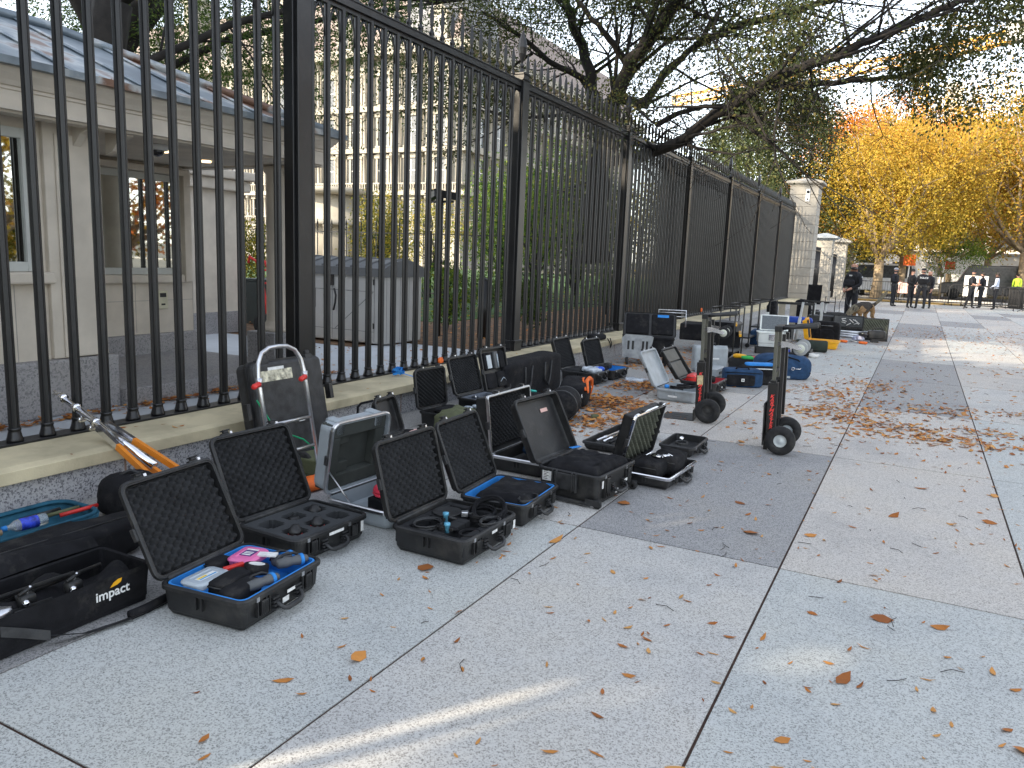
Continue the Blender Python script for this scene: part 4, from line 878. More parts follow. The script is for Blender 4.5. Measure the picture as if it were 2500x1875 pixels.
# olive bag and black handled bag
OB = thing('olive_bag', 'olive green cloth bag sagging behind the foam lids', 'bag', (-3.45, 5.62, 0)); mb = MB(); mb.blob(.13, .24, .16, .6, 26, 14, .14, 15, M=T(0, 0, .15)); mb.build('body', OLIV, OB); mb = MB(); mb.tube([(.10, -.2, .16), (.14, 0, .12), (.10, .2, .15)], .014, 6); mb.build('strap', TAN, OB)
HB = thing('handled_bag', 'black bag with two tall handles and clear window next to the wall', 'bag', (-4.08, 5.28, 0)); mb = MB(); mb.blob(.15, .25, .12, .4, 24, 12, .08, 16, M=T(0, 0, .12)); mb.build('body', FABB, HB)
for x in (-.06, .08): mb = MB(); mb.tube([(x, -.14, .20), (x, -.13, .31), (x, -.09, .335), (x, .07, .335), (x, .11, .31), (x, .12, .20)], .011, 6); mb.build('handle', FABB, HB)
mb = MB(); mb.blob(.05, .11, .03, .5, 14, 8, .1, 2, M=T(.02, 0, .235)); mb.build('clear_window', CLR, HB)
mb = MB(); mb.blob(.10, .14, .07, .6, 20, 10, .2, 19, M=T(0, 0, .07)); solo(mb, 'soft_bag', FABB, 'small black bag in front of the handled bag', 'bag', (-3.72, 5.25, 0))
mb = MB(); mb.blob(.05, .07, .03, .7, 16, 8, .3, 20, M=T(0, 0, .02)); solo(mb, 'pink_cloth', LBP, 'crumpled pink and white cloth beside the olive bag', 'cloth', (-3.55, 5.18, .14))
# long black duffel near coping
LD = thing('duffel_bag', 'long boxy black duffel standing on its side with two straps, near the wall', 'bag', (-4.02, 8.12, 0), math.radians(2))
mb = MB(); mb.blob(.15, .78, .24, .22, 40, 16, .03, 25, M=T(0, 0, .235), freq=1.5); mb.build('body', FABB, LD)
for y in (-.38, .18): mb = MB(); mb.tube([(.155, y, .40), (.16, y, .2), (.175, y+.08, .12), (.16, y+.16, .2), (.155, y+.2, .40)], .012, 6); mb.build('strap', PLS, LD)
# orange lined bag
OBG = thing('orange_lined_bag', 'black rounded bag gaping open with bright orange lining', 'bag', (-3.38, 8.10, 0), math.radians(20))
mb = MB(); mb.blob(.17, .42, .14, .5, 30, 14, .05, 26, M=T(0, 0, .135)); mb.build('body', FABB, OBG)
mb = MB(); pts = [(.16, -.42, .20), (.13, -.1, .275), (.15, .2, .262), (.165, .36, .22), (.17, .43, .12), (.16, .42, .03)]
mb.tube(pts, [.012, .022, .026, .028, .026, .012], 8); mb.build('lining', ORG, OBG)
mb = MB(); mb.tube([(.13, -.4, .22), (.08, 0, .285), (.10, .34, .24), (.12, .44, .12)], .012, 6); mb.build('lining_edge', ORG, OBG)
mb = MB(); mb.tube([(.178, .05, .10+.02*math.sin(a*1.05)) if 0 else (.178, .05+.018*math.cos(a*1.05), .18+.018*math.sin(a*1.05)) for a in range(6)], .003, 5, closed=True); mb.build('metal_ring', CHR, OBG)
# round duffel
RD = thing('barrel_bag', 'short round black barrel bag with compression straps beside leaf pile', 'bag', (-3.12, 7.18, 0), math.radians(15))
mb = MB(RX(-PI/2)); mb.lathe([(.02, -.25), (.12, -.245), (.15, -.22), (.158, -.1), (.155, 0), (.16, .12), (.15, .22), (.12, .245), (.02, .25)], 24, M=T(0, -.155, 0)); mb.build('body', FABB, RD)
for y in (-.14, .14): mb = MB(RX(-PI/2)); mb.lathe([(.160, y-.016), (.166, y-.014), (.166, y+.014), (.160, y+.016)], 24, M=T(0, -.155, 0), cap=False); mb.build('strap', PLS, RD)
mb = MB(); mb.tube([(.165, .17+.015*math.cos(a), .22+.02*math.sin(a)) for a in range(6)], .0035, 5, closed=True); mb.build('metal_ring', CHR, RD)
mb = MB(); mb.blob(.04, .04, .025, .8, 12, 8, .3, 4); solo(mb, 'tennis_tag', OLIV, 'small yellow green tag lying beside the barrel bag', 'tag', (-2.86, 7.42, .02))
# black pouch on the coping
CP = thing('camera_pouch', 'black camera pouch with dangling strap resting on the coping', 'pouch', (-4.66, 11.95, .315)); mb = MB(); mb.blob(.12, .22, .055, .6, 22, 10, .15, 33, M=T(0, 0, .055)); mb.build('body', FABB, CP)
mb = MB(); mb.tube([(.14, .15, .03), (.18, .18, -.05), (.19, .19, -.13), (.2, .2, -.05), (.16, .22, .03)], .008, 6); mb.build('strap', FABB, CP); mb = MB(); mb.blob(.03, .06, .025, .7, 12, 8, M=T(.02, .0, .105)); mb.build('lens_cap', GLS, CP)
mb = MB(); mb.blob(.02, .05, .035, .7, 12, 8, .3, 5); solo(mb, 'orange_tape', ORG, 'orange tape knotted round a fence picket foot', 'tape', (-4.99, 7.75, .37)); mb = MB(); mb.blob(.02, .06, .05, .7, 12, 8, .3, 6); solo(mb, 'orange_tape', ORG, 'orange tape knotted on the fence beside the left hand truck', 'tape', (-4.98, 20.1, .45))

# ---- cart O: grey slotted plate with black soft case lid
CO = thing('equipment_cart', 'folding cart with grey slotted side plate and a black twin panel case lid on top', 'cart', (-3.81, 11.99, 0), math.radians(-70))
MO = T(.16, 0, 0)
def plate(mb, y0, y1, z0, z1, x, th=.006):
    mb.prism([(y0+.03, z0), (y1-.06, z0-.02), (y1, z1-.02), (y1-.04, z1), (y0+.06, z1+.01), (y0, z1-.05)], 0, th, M=T(x, 0, 0) @ Matrix(((0, 0, 1, 0), (1, 0, 0, 0), (0, 1, 0, 0), (0, 0, 0, 1))))
mb = MB(); plate(mb, -.40, .10, .11, .47, .16); mb.build('side_plate', STEEL, CO)
mb = MB()
for y in (-.29, -.22, -.06, .0): mb.box(.1665, .168, y-.016, y+.018, .24, .38, M=Matrix.Shear('XY', 4, (0, 0)) if 0 else Matrix())
mb.build('slot', PLA, CO)
mb = MB(); mb.loft(-.30, .155, -.38, .42, .03, [(.01, .14), (.004, .15), (0, .40), (-.01, .42), (-.01, .44), (.01, .45)], 4); mb.build('body', FABB, CO)
for y in (-.30, .30):
    for x in (-.2, .2): mb = MB(); mb.lathe([(.012, -.02), (.055, -.02), (.06, -.01), (.06, .01), (.055, .02), (.012, .02)], 16, M=T(x, y, .06) @ RX(PI/2)); mb.build('wheel', RUB, CO)
MLO = T(-.08, 0, .44) @ RY(math.radians(-118))
mb = MB(MLO); mb.loft(0, .42, -.38, .46, .04, [(.03, .01), (.01, .012), (0, .0), (-.006, .02), (0, .05), (.02, .06)], 4); lo = mb.build('lid', PLA, CO)
for a, b in ((-.34, .03), (.07, .42)): mb = MB(MLO); mb.loft(.03, .39, a, b, .02, [(0, .01), (.004, -.012), (.02, -.018)], 4, smooth=True); mb.build('lid_pad', FABB, lo)
mb = MB(MLO); mb.box(.33, .375, .16, .34, -.021, -.0185); mb.build('blue_tape', BLUE, lo)
mb = MB(); mb.tube([(-.3, .18, .6), (-.36, .18, .86), (-.36, .62, .86), (-.3, .62, .6)], .012, 8); mb.tube([(-.345, .18, .82), (-.345, .62, .82)], .008, 8); mb.tube([(-.335, .18, .76), (-.335, .62, .76)], .008, 8); mb.build('cart_handle', ALU, CO)
# dark cart further back
C2 = thing('equipment_cart', 'dark slotted cart with pneumatic wheels behind the upright grey case', 'cart', (-3.65, 14.6, 0), math.radians(8))
mb = MB(); plate(mb, -.35, .42, .24, .62, .16); mb.build('side_plate', PLA, C2); mb = MB(); mb.tube([(.17, -.35, .25), (.17, .40, .22), (.17, .43, .62)], .01, 6); mb.build('edge_trim', ALU, C2)
mb = MB(); mb.loft(-.3, .15, -.35, .4, .03, [(.01, .22), (0, .25), (0, .5), (.01, .52)], 4); mb.build('body', FABB, C2)
for y in (.30,): mb = MB(); mb.lathe([(.05, -.04), (.10, -.045), (.125, -.02), (.125, .02), (.10, .045), (.05, .04)], 20, M=T(.22, y, .125) @ RX(PI/2)); mb.build('wheel', RUB, C2)

# ---- tall convertible hand trucks
def tall_truck(loc, rz, label, folded, hub, word, torn=False):
    t = thing('tall_hand_truck', label, 'hand truck', loc, rz, 'tall black convertible hand trucks')
    # local: x to the right (truck back, wheels), toe plate to -x; y along axle
    for y in (-.125, .125):
        mb = MB(); mb.box(-.045, .035, y-.045, y+.045, .10, .62); mb.build('rail', BLK, t, bevel=.004)
        mb = MB(); mb.box(-.018, .012, y-.02, y+.02, .62, 1.10); mb.build('upper_rail', pm('olive_grey_rail', (.14, .14, .115), .45, .4, var=.1), t, bevel=.003)
        mb = MB(); mb.box(-.03, .022, y-.033, y+.033, .585, .64); mb.build('rail_collar', PLA, t, bevel=.003)
        mb = MB(); mb.box(.045, .075, y-.02, y+.02, .30, 1.05); mb.build('side_bar', BLK, t, bevel=.003)
        mb = MB(); mb.lathe([(.055, -.03), (.058, -.04), (.09, -.044), (.122, -.03), (.128, -.012), (.128, .012), (.122, .03), (.09, .044), (.058, .04), (.055, .03)], 28, cap=False, M=T(.095, y+(-.12 if y < 0 else .12), .128) @ RX(PI/2)); wh = mb.build('wheel', RUB, t)
        mb = MB(); mb.lathe([(.008, -.034), (.02, -.034), (.035, -.02), (.052, -.022), (.058, -.03), (.058, .03), (.05, .022), (.02, .034), (.006, .036)], 24, M=T(.095, y+(-.12 if y < 0 else .12), .128) @ RX(PI/2)); mb.build('rim', hub, wh)
        # castors at the top
        mb = MB(); mb.lathe([(.012, -.012), (.055, -.014), (.062, -.008), (.062, .008), (.055, .014), (.012, .012)], 24, M=T(.20, y+.0, .93) @ RX(PI/2)); cw = mb.build('castor_wheel', pm('grey_castor_rubber', (.30, .31, .31), .6, var=.08) if not folded == 0 else RUB, t)
        mb = MB(); mb.lathe([(.004, -.0155), (.038, -.0155), (.038, .0155), (.004, .0155)], 20, M=T(.20, y, .93) @ RX(PI/2)); mb.build('castor_disc', pm('cream_castor', (.52, .53, .45), .5), cw)
        mb = MB(); mb.prism([(.04, .99), (.04, .93), (.09, .94), (.20, .915), (.215, .935), (.20, .95), (.10, .985)], -.022, -.017, M=T(0, y, 0) @ YP); mb.prism([(.04, .99), (.04, .93), (.09, .94), (.20, .915), (.215, .935), (.20, .95), (.10, .985)], .017, .022, M=T(0, y, 0) @ YP); mb.tube([(.2, y-.025, .93), (.2, y+.025, .93)], .008, 8); mb.build('castor_fork', CHR, t)
    for z in (.22, .52, .72, .95): mb = MB(); mb.box(-.012, .012, -.125, .125, z-.012, z+.012); mb.build('crossbar', BLK, t)
    mb = MB(); mb.tube([(.095, -.25, .128), (.095, .25, .128)], .010, 8); mb.build('axle', ALU, t)
    mb = MB(); mb.box(-.02, .04, -.16, .16, 1.07, 1.12); mb.build('top_bracket', PLA, t, bevel=.006)
    for y in (-.10, .10): mb = MB(); mb.tube([(.02, y, 1.10), (.12, y-.02, 1.11), (.33, y-.05, 1.135)], [.018, .016, .021], 8); mb.build('handle', PLS, t)
    if folded: mb = MB(); mb.prism([(-.115, .05), (-.115, .36), (-.055, .45), (-.055, .05)], -.2, .2, M=YP) if 0 else mb.box(-.065, -.055, -.21, .21, .06, .44); mb.box(-.065, -.03, -.10, .10, .0, .08); mb.build('toe_plate', PLA, t, bevel=.003)
    else:
        mb = MB(); mb.prism([(-.06, -.2), (-.06, .2), (-.36, .2), (-.44, .10), (-.44, -.10), (-.36, -.2)], .004, .012); mb.box(-.06, -.05, -.2, .2, .004, .12)
        tp = mb.build('toe_plate', PLA, t)
        mb = MB()
        for y in (-.08, .03): mb.prism([(-.14, y), (-.14, y+.012), (-.30, y+.03), (-.30, y+.018)], .0122, .0128); 
        mb.build('slot', RUB, tp)
    RW = pm('red_lettering', (.9, .06, .05), .4); n = len(word)
    for i, ch in enumerate(word):
        if torn and 1 <= i <= 3: continue
        z = .50-i*.031
        text_mesh(ch, .044, .0006, T(-.004, -.1712, z) @ RX(PI/2) @ Matrix.Diagonal((1.1, .95, 1, 1)), RW, t, 'lettering', shear=.22, bold=.0012)
    if torn: mb = MB(); mb.box(-.035, .025, -.1716, -.1705, .385, .485); mb.build('torn_sticker', pm('torn_yellow_paper', (.62, .50, .28), .7, var=.3, scale=30), t)
    mb = MB(); mb.tube([(-.03+.06*k/6, -.1712, .165+.022*math.sin(PI*k/6)) for k in range(7)], .003, 4); mb.build('badge', STEEL, t)
    t.rotation_euler = (0, -.03, rz); return t
HUBS = pm('silver_wheel_hub', (.50, .55, .57), .4, .5, var=.1)
tall_truck((-1.93, 8.14, 0), math.radians(6), 'tall black hand truck with its toe plate flat on the ground, left of two', 0, PLA, 'KARTMASTER', True)
tall_truck((-1.045, 7.20, 0), math.radians(2), 'tall black hand truck with folded toe plate and silver hubs, right of two', 1, HUBS, 'KARTMASTER')

# ---- blue bags
S1 = thing('blue_bag', 'navy blue shoulder bag with black front pocket and white logo, in the middle distance', 'bag', (-2.03, 10.72, 0), math.radians(32-10))
MSx = RZ(-PI/2)
def soft_bag(t, W_, D_2, H_, matb, e=.28, seed=1): mb = MB(); mb.blob(W_/2, D_2/2, H_/2, e, 34, 16, .03, seed, M=T(0, 0, H_/2), freq=1.5); return mb.build('body', matb, t)
soft_bag(S1, .52, .26, .25, FABN, .3, 51)
mb = MB(); mb.blob(.19, .02, .075, .25, 20, 8, M=T(-.04, -.132, .10)); mb.build('front_pocket', FABB, S1)
mb = MB(); mb.box(-.035, .005, -.158, -.1525, .085, .125); mb.build('logo_patch', LBL, S1); mb = MB(); mb.box(-.028, -.002, -.1592, -.158, .098, .104); mb.box(-.028, -.002, -.1592, -.158, .108, .114); mb.build('logo_print', PLA, S1)
mb = MB(); mb.tube([(-.12, -.10, .22), (-.09, -.09, .275), (.05, -.09, .275), (.08, -.10, .22)], .013, 8); mb.build('handle', FABB, S1)
mb = MB(); mb.tube([(-.24, -.13, .20), (0, -.14, .205), (.24, -.13, .20)], .005, 6); mb.build('zip', FABB, S1)
S3 = thing('blue_bag', 'blue and black bag with pale piping and bright blue side pocket', 'bag', (-1.88, 11.10, 0), math.radians(28))
soft_bag(S3, .50, .26, .27, FABB, .3, 52); mb = MB(); mb.tube([(-.20, -.14, .16), (-.18, -.145, .23), (.18, -.145, .23), (.215, -.14, .1)], .008, 6); mb.build('piping', LBL, S3); mb = MB(); mb.box(.20, .27, -.13, .0, .01, .14); mb.build('side_pocket', BLUE, S3, bevel=.012); mb = MB(); mb.blob(.2, .10, .03, .4, 20, 8, .1, 4, M=T(0, 0, .27)); mb.build('top_flap', BLUE, S3)
S2 = thing('blue_bag', 'large domed navy blue bag with metal snap hook behind the right hand truck', 'bag', (-1.72, 12.0, 0), math.radians(15))
mb = MB(); mb.blob(.42, .22, .21, .62, 34, 16, .05, 53, M=T(0, 0, .15), flat=-.145, freq=1.5); mb.build('body', FABN, S2)
mb = MB(); mb.tube([(.14+.025*math.cos(a), -.232, .17+.02*math.sin(a)) for a in range(6)], .005, 6, closed=True); mb.tube([(.165, -.232, .17), (.24, -.225, .17), (.25, -.22, .19)], .006, 6); mb.build('snap_hook', CHR, S2)
mb = MB(); mb.tube([(-.38, -.15, .06), (-.2, -.2, .26), (0, -.18, .35), (.2, -.2, .3), (.40, -.12, .1)], .010, 6); mb.build('piping', FABB, S2)
mb = MB(); mb.box(.05, .11, -.238, -.222, .03, .06); mb.build('buckle', STEEL, S2)
mb = MB(); mb.blob(.14, .08, .05, .6, 18, 8, .3, 8); solo(mb, 'cable_pile', FABB, 'pile of dark cables on top of the domed blue bag', 'cables', (-1.62, 12.05, .33))
# black box with yellow, green and red straps
XB = thing('open_box', 'low black open box between the leaf litter and the domed blue bag', 'box', (-2.35, 12.7, 0), math.radians(5)); mb = MB(); mb.loft(-.25, .3, -.3, .3, .02, [(.02, .03), (.012, .17), (0, .18), (0, .01), (.01, .002)], 4); mb.build('body', PLA, XB)
for i, (c, lb) in enumerate(((YEL, 'yellow rolled strap on the low black box'), (pm('green_strap', (.03, .40, .08), .6), 'green rolled strap on the low black box'), (RED, 'red rolled strap on the low black box'))):
    mb = MB(); mb.blob(.10, .05, .035, .6, 18, 8, .2, 60+i); solo(mb, 'rolled_strap', c, lb, 'strap', (-2.45+.13*i, 12.60-.05*(i == 1), .185+.01*(i == 0)), .2*i)
# ---- silver case with open lid
SC = thing('silver_case', 'open silver metal case with grey speckled lid panel, behind the right hand truck', 'case', (-2.62, 15.0, 0), math.radians(14))
mb = MB(); mb.loft(0, .52, 0, .36, .03, [(.02, .2), (.012, .21), (.0, .405), (-.012, .41), (-.012, .39), (.0, .385), (.03, .14), (.05, .13)], 4); mb.build('body', pm('brushed_silver', (.66, .69, .68), .4, .35, var=.04), SC)
mb = MB(); mb.box(0, .52, .33, .37, .40, .70, M=T(.05, .03, .02) @ T(0, .33, .4) @ RX(-.15) @ T(0, -.33, -.4)); mb.build('lid', MATS['brushed_silver'], SC, bevel=.006)
mb = MB(); mb.box(.03, .49, .325, .3302, .42, .68, M=T(.05, .03, .02) @ T(0, .33, .4) @ RX(-.15) @ T(0, -.33, -.4)); mb.build('lid_panel', pm('speckled_grey', (.16, .18, .20), .8, var=.3, scale=90), SC)
mb = MB(); mb.box(.20, .31, -.016, -.004, .26, .38); mb.build('lock_plate', CHR, SC, bevel=.01)
mb = MB(); mb.loft(-.02, .5, .02, .34, .02, [(.0, .0), (0, .12), (.02, .13)], 4); mb.build('base_tray', PLA, SC)
# long striped (yellow/black) bar boxes and dark bins near it
YB = pm('yellow_black_tape', (.8, .42, .02), .6); 
for i, (x, y, z, L_) in enumerate(((-3.2, 14.6, .52, .7), (-2.95, 13.8, .40, .9))):
    t = thing('folding_bin', ['dark folding bin with yellow taped rim beside the fence wall, farther one', 'dark folding bin with yellow taped rim, nearer one'][i], 'bin', (x, y, 0), math.radians(12))
    mb = MB(); mb.loft(-.2, .25, 0, L_, .02, [(.02, .04), (.015, z-.01), (0, z), (0, .02), (.01, .01)], 3); mb.build('body', FABB, t)
    mb = MB()
    for k in range(6): mb.cur = k % 2; mb.box(.22, .262, L_*k/6, L_*(k+1)/6-.001, z-.01, z+.03)
    mb.build('rim_tape', [YB, PLA], t)
BX = thing('storage_box', 'dark grey lidded storage box on the far carts near the wall', 'box', (-3.35, 15.6, .30)); mb = MB(); mb.loft(-.25, .25, -.3, .3, .04, [(.02, .0), (0, .02), (0, .14), (-.015, .15), (-.015, .19), (.02, .22)], 4); mb.build('body', PLS, BX); mb = MB(); mb.box(-.2, .2, -.25, .25, -.30, 0.0); mb.build('stand', PLA, BX)
# frame carts
def frame_cart(loc, rz, W_, H_, label, mat=None, shelf=True):
    t = thing('frame_cart', label, 'cart', loc, rz); m_ = mat or pm('dark_frame_metal', (.05, .048, .045), .5, .5, var=.1)
    for x in (0, .4):
        for y in (0, W_): mb = MB(); mb.tube([(x, y, .08), (x, y, H_)], .013, 6); mb.build('upright', m_, t)
    mb = MB(); mb.tube([(0, 0, H_), (.4, 0, H_), (.4, W_, H_), (0, W_, H_)], .013, 6, closed=True); mb.build('top_rail', m_, t)
    if shelf: mb = MB(); mb.box(0, .4, 0, W_, .18, .21); mb.build('shelf', PLA, t)
    for x in (0.02, .38):
        for y in (.03, W_-.03): mb = MB(); mb.lathe([(.01, -.015), (.045, -.015), (.045, .015), (.01, .015)], 14, M=T(x, y, .046) @ RX(PI/2)); mb.build('wheel', RUB, t)
    return t
frame_cart((-3.35, 15.9, 0), 0, .9, .86, 'dark tubular frame cart standing closest to the wall, nearer one')
frame_cart((-3.5, 19.0, 0), 0, 1.0, .82, 'dark tubular frame cart with black jacket hung on it, farther one')
mb = MB(); mb.blob(.12, .22, .28, .6, 20, 12, .2, 71); solo(mb, 'black_jacket', FABB, 'black jacket draped over the far frame cart', 'jacket', (-3.2, 20.0, .52))
t = thing('panel_rack', 'dark framed rack with pale beige panels beyond the carts', 'rack', (-3.25, 20.6, 0), math.radians(8))
mb = MB(); mb.box(0, .95, 0, .05, .70, .76); mb.box(0, .05, 0, .05, .1, .7); mb.box(.9, .95, 0, .05, .1, .7); mb.build('frame', PLA, t)
for i in range(3): mb = MB(); mb.box(.10+.27*i, .26+.27*i, .01, .04, .15, .70); mb.build('panel', pm('beige_panel', (.38, .34, .27), .7), t)
t = thing('panel_rack', 'white legged rack standing beyond the dark framed rack', 'rack', (-2.75, 22.6, 0), 0)
for x in (0, .22, .5): mb = MB(); mb.tube([(x, 0, 0), (x+.02, 0, .72)], .028, 8); mb.build('leg', pm('pale_grey_paint', (.55, .56, .55), .5), t)
mb = MB(); mb.box(-.05, .6, -.04, .04, .70, .75); mb.build('top_bar', PLA, t)
for i, (x, y, h_, lb) in enumerate(((-2.36, 18.2, .88, 'pale grey upright pole leaning among the gear, left one'), (-2.08, 20.2, .82, 'pale grey upright post among the far gear, right one'), (-2.68, 16.2, .72, 'short square steel post standing behind the silver case'))):
    mb = MB(RY(.10 if i == 0 else 0)); mb.box(-.03, .03, -.02, .02, 0, h_) if i else mb.tube([(0, 0, 0), (0, 0, h_*.6), (0, 0, h_*.601), (0, 0, h_)], [.035, .035, .026, .026], 10)
    solo(mb, 'steel_post', MATS['pale_grey_paint'], lb, 'post', (x, y, 0), bevel=0 if i == 0 else .004)
# row of folded stuff (blue tarp, dark boxes)
for i, (x, y, sx, sy, sz, m_, lb) in enumerate(((-2.65, 17.9, .45, .5, .36, PLA, 'long black trunk beside the leaning pole'), (-2.0, 19.4, .6, .35, .40, FABB, 'square black soft case left of the long open cases'), (-2.9, 16.9, .35, .6, .3, FABN, 'dark navy crate behind the silver case'), (-2.2, 21.8, .7, .5, .42, PLA, 'black case at the far end of the gear row'), (-2.35, 15.95, .35, .3, .45, FABB, 'black upright bag behind the castors of the right hand truck'), (-2.2, 22.9, .8, .3, .46, PLA, 'black flight case next to the dog'))):
    t = thing('equipment_box', lb, 'box', (x, y, 0), math.radians(6*i-8)); mb = MB(); mb.loft(-sx/2, sx/2, -sy/2, sy/2, .03, [(.01, 0), (0, .02), (0, sz*.62), (-.008, sz*.63), (-.008, sz*.68), (0, sz*.69), (0, sz-.02), (.02, sz)], 4); mb.build('body', m_, t)
    mb = MB(); mb.tube([(-.06, -sy/2-.012, sz*.5), (-.05, -sy/2-.03, sz*.45), (.05, -sy/2-.03, sz*.45), (.06, -sy/2-.012, sz*.5)], .008, 6); mb.build('handle', PLS, t)
mb = MB(); mb.blob(.40, .12, .07, .4, 24, 10, .15, 73); solo(mb, 'folded_tarp', pm('royal_blue_tarp', (.01, .06, .38), .6), 'royal blue folded tarp lying on the far gear', 'tarp', (-2.55, 19.2, .42), .1)
for i, (x, y, z, s_, lb) in enumerate(((-2.9, 18.4, .30, .10, 'crumpled white paper on the far gear, left one'), (-2.15, 17.1, .38, .10, 'crumpled white cloth on the far gear beside the yellow case'), (-1.62, 15.15, .02, .09, 'white crumpled napkin on the pavement beside the green tagged box'), (-1.17, 19.6, .05, .13, 'white and blue cloth heap in front of the long open case'))):
    mb = MB(); mb.blob(s_, s_*.8, s_*.45, .8, 18, 10, .4, 80+i); solo(mb, 'crumpled_cloth', [LBL, LBL, LBL, pm('white_blue_cloth', (.5, .52, .75), .8, var=.5, scale=12)][i], lb, 'cloth', (x, y, z+.02))
# yellow open case
YC = thing('yellow_case', 'bright yellow plastic case standing open with black foam lid', 'case', (-1.98, 16.95, 0), math.radians(0))
mb = MB(); mb.loft(0, .60, 0, .42, .04, [(.04, .03), (.02, .15), (-.01, .17), (-.02, .165), (-.02, .14), (.0, .13), (.03, .01), (.05, .002)], 5); mb.build('body', YEL, YC)
MY = T(.04, .22, .17) @ RY(math.radians(-101))
mb = MB(MY); mb.loft(0, .42, -.2, .22, .04, [(.05, .06), (.02, .05), (0, .0), (-.014, 0), (-.014, .02), (0, .03), (.015, .085), (.04, .095)], 5); yl = mb.build('lid', YEL, YC)
mb = MB(MY); mb.box(.03, .39, -.17, .19, .005, .02); mb.build('lid_foam', FOAM, yl, bevel=.01)
for y in (-.12, .14): mb = MB(MY); mb.box(.41, .45, y-.03, y+.03, .0, .04); mb.build('latch', YEL, yl, bevel=.004)
t = thing('backpack', 'black backpack with curved front pocket leaning behind the yellow case', 'backpack', (-1.70, 18.0, 0), 0)
mb = MB(); mb.blob(.26, .13, .26, .35, 26, 14, .04, 91, M=T(0, 0, .25), freq=1.5); mb.build('body', FABB, t); mb = MB(); mb.blob(.16, .04, .15, .6, 20, 10, M=T(0, -.13, .20)); mb.build('front_pocket', FABB, t); mb = MB(); mb.tube([(-.12, -.14, .42), (.12, -.14, .42)], .005, 5); mb.build('zip', STEEL, t)
mb = MB(RX(-PI/2) @ RY(0)); mb.lathe([(.02, -.3), (.10, -.295), (.115, -.27), (.115, .27), (.10, .295), (.02, .3)], 18, M=T(0, -.115, 0)); solo(mb, 'rolled_bag', pm('dark_green_fabric', (.025, .035, .028), .9, var=.25), 'dark green cylindrical bag lying in front of the yellow case', 'bag', (-1.80, 16.25, 0), math.radians(-78))
t = thing('tool_box', 'small black box with bright green sticker on the pavement', 'box', (-1.85, 15.35, 0), math.radians(-4)); mb = MB(); mb.loft(-.17, .17, -.12, .12, .02, [(.02, .05), (.01, .13), (0, .14), (0, .02), (.01, .003)], 4); mb.build('body', PLA, t); mb = MB(); mb.box(-.11, -.02, -.1235, -.1205, .03, .10); mb.build('sticker', pm('lime_sticker', (.25, .9, .05), .5), t); mb = MB(); mb.blob(.10, .06, .03, .6, 14, 8, .4, 3, M=T(0, 0, .14)); mb.build('inner_tray', CHR, t)
mb = MB(); mb.blob(.06, .12, .05, .7, 14, 8, .2, 3); solo(mb, 'blue_rope', pm('royal_blue_rope', (.01, .05, .5), .7), 'blue rope bundle left of the green tagged box', 'rope', (-2.12, 15.3, .05))
# long open cases, suitcase, camera
for i, (x, y, lb) in enumerate(((-1.55, 21.45, 'long open black case with pale tools, dog sniffing behind it'), (-1.98, 21.9, 'long open black case with dark tools, left of the dog'))):
    t = thing('tool_case', lb, 'case', (x, y, 0), math.radians(2)); mb = MB(); mb.loft(-.36, .36, -.3, 0, .02, [(.02, .06), (.012, .15), (0, .16), (0, .01), (.01, .002)], 4); mb.build('body', PLA, t)
    mb = MB(); mb.loft(-.36, .36, -.04, .0, .01, [(0, .165), (0, .47), (.006, .48)], 3); mb.build('lid', PLA, t); mb = MB(); mb.box(-.33, .33, -.045, -.0405, .19, .45); mb.build('lid_lining', STEEL_D, t)
    fr = random.Random(i); mb = MB()
    for k in range(9): a = fr.uniform(-.3, .25); mb.tube([(a, -.05, .2+fr.random()*.2), (a+.1, -.06, .2+fr.random()*.2)], .012, 5)
    mb.build('tools', [LBL, STEEL][i], t)
for i in range(3): mb = MB(RY(PI/2)); mb.lathe([(.03, -.42), (.03, .42)], 10); solo(mb, 'metal_tube', ALU, ['silver tube lowest in front of the long open case', 'silver tube middle in front of the long open case', 'silver tube uppermost in front of the long open case'][i], 'tube', (-1.42, 20.3+.07*i, .032+.0*i+(.0, .045, .1)[i]), .0)
t = thing('camera_suitcase', 'open dark suitcase with striped foam lid standing upright in the walkway', 'case', (-.86, 20.3, 0), math.radians(2))
mb = MB(); mb.loft(-.28, .28, -.30, .02, .02, [(.02, .05), (.012, .14), (0, .15), (0, .01), (.01, .002)], 4); mb.build('body', PLA, t)
mb = MB(); mb.loft(-.28, .28, .0, .07, .02, [(0, .14), (0, .50), (.01, .51)], 4); li = mb.build('lid', PLS, t)
mb = MB(T(-.26, -.003, .16) @ RX(PI/2)); foam_bumps(mb, 0, .52, 0, .33, 0, .02, .05, 1, 'wave'); mb.build('lid_foam', FOAMG, li)
for x in (-.15, .15): mb = MB(); mb.box(x-.03, x+.03, -.01, .03, .505, .53); mb.build('latch', CHR, li)
t = thing('video_camera', 'black shoulder video camera resting on the pavement before the striped suitcase', 'camera', (-.80, 19.55, 0), math.radians(20))
mb = MB(); mb.blob(.20, .08, .10, .4, 20, 10, .12, 5, M=T(0, 0, .18)); mb.build('body', PLA, t); mb = MB(RY(PI/2)); mb.lathe([(.04, -.1), (.06, 0), (.075, .02), (.075, .08), (.05, .09)], 16, M=T(-.18, 0, -.28)); mb.build('lens', GLS, t); mb = MB(); mb.tube([(-.1, 0, .27), (-.05, 0, .33), (.1, 0, .33), (.16, 0, .26)], .012, 6); mb.build('top_handle', PLA, t); mb = MB(); mb.box(-.1, .05, -.06, .06, 0, .09); mb.build('support', PLA, t)
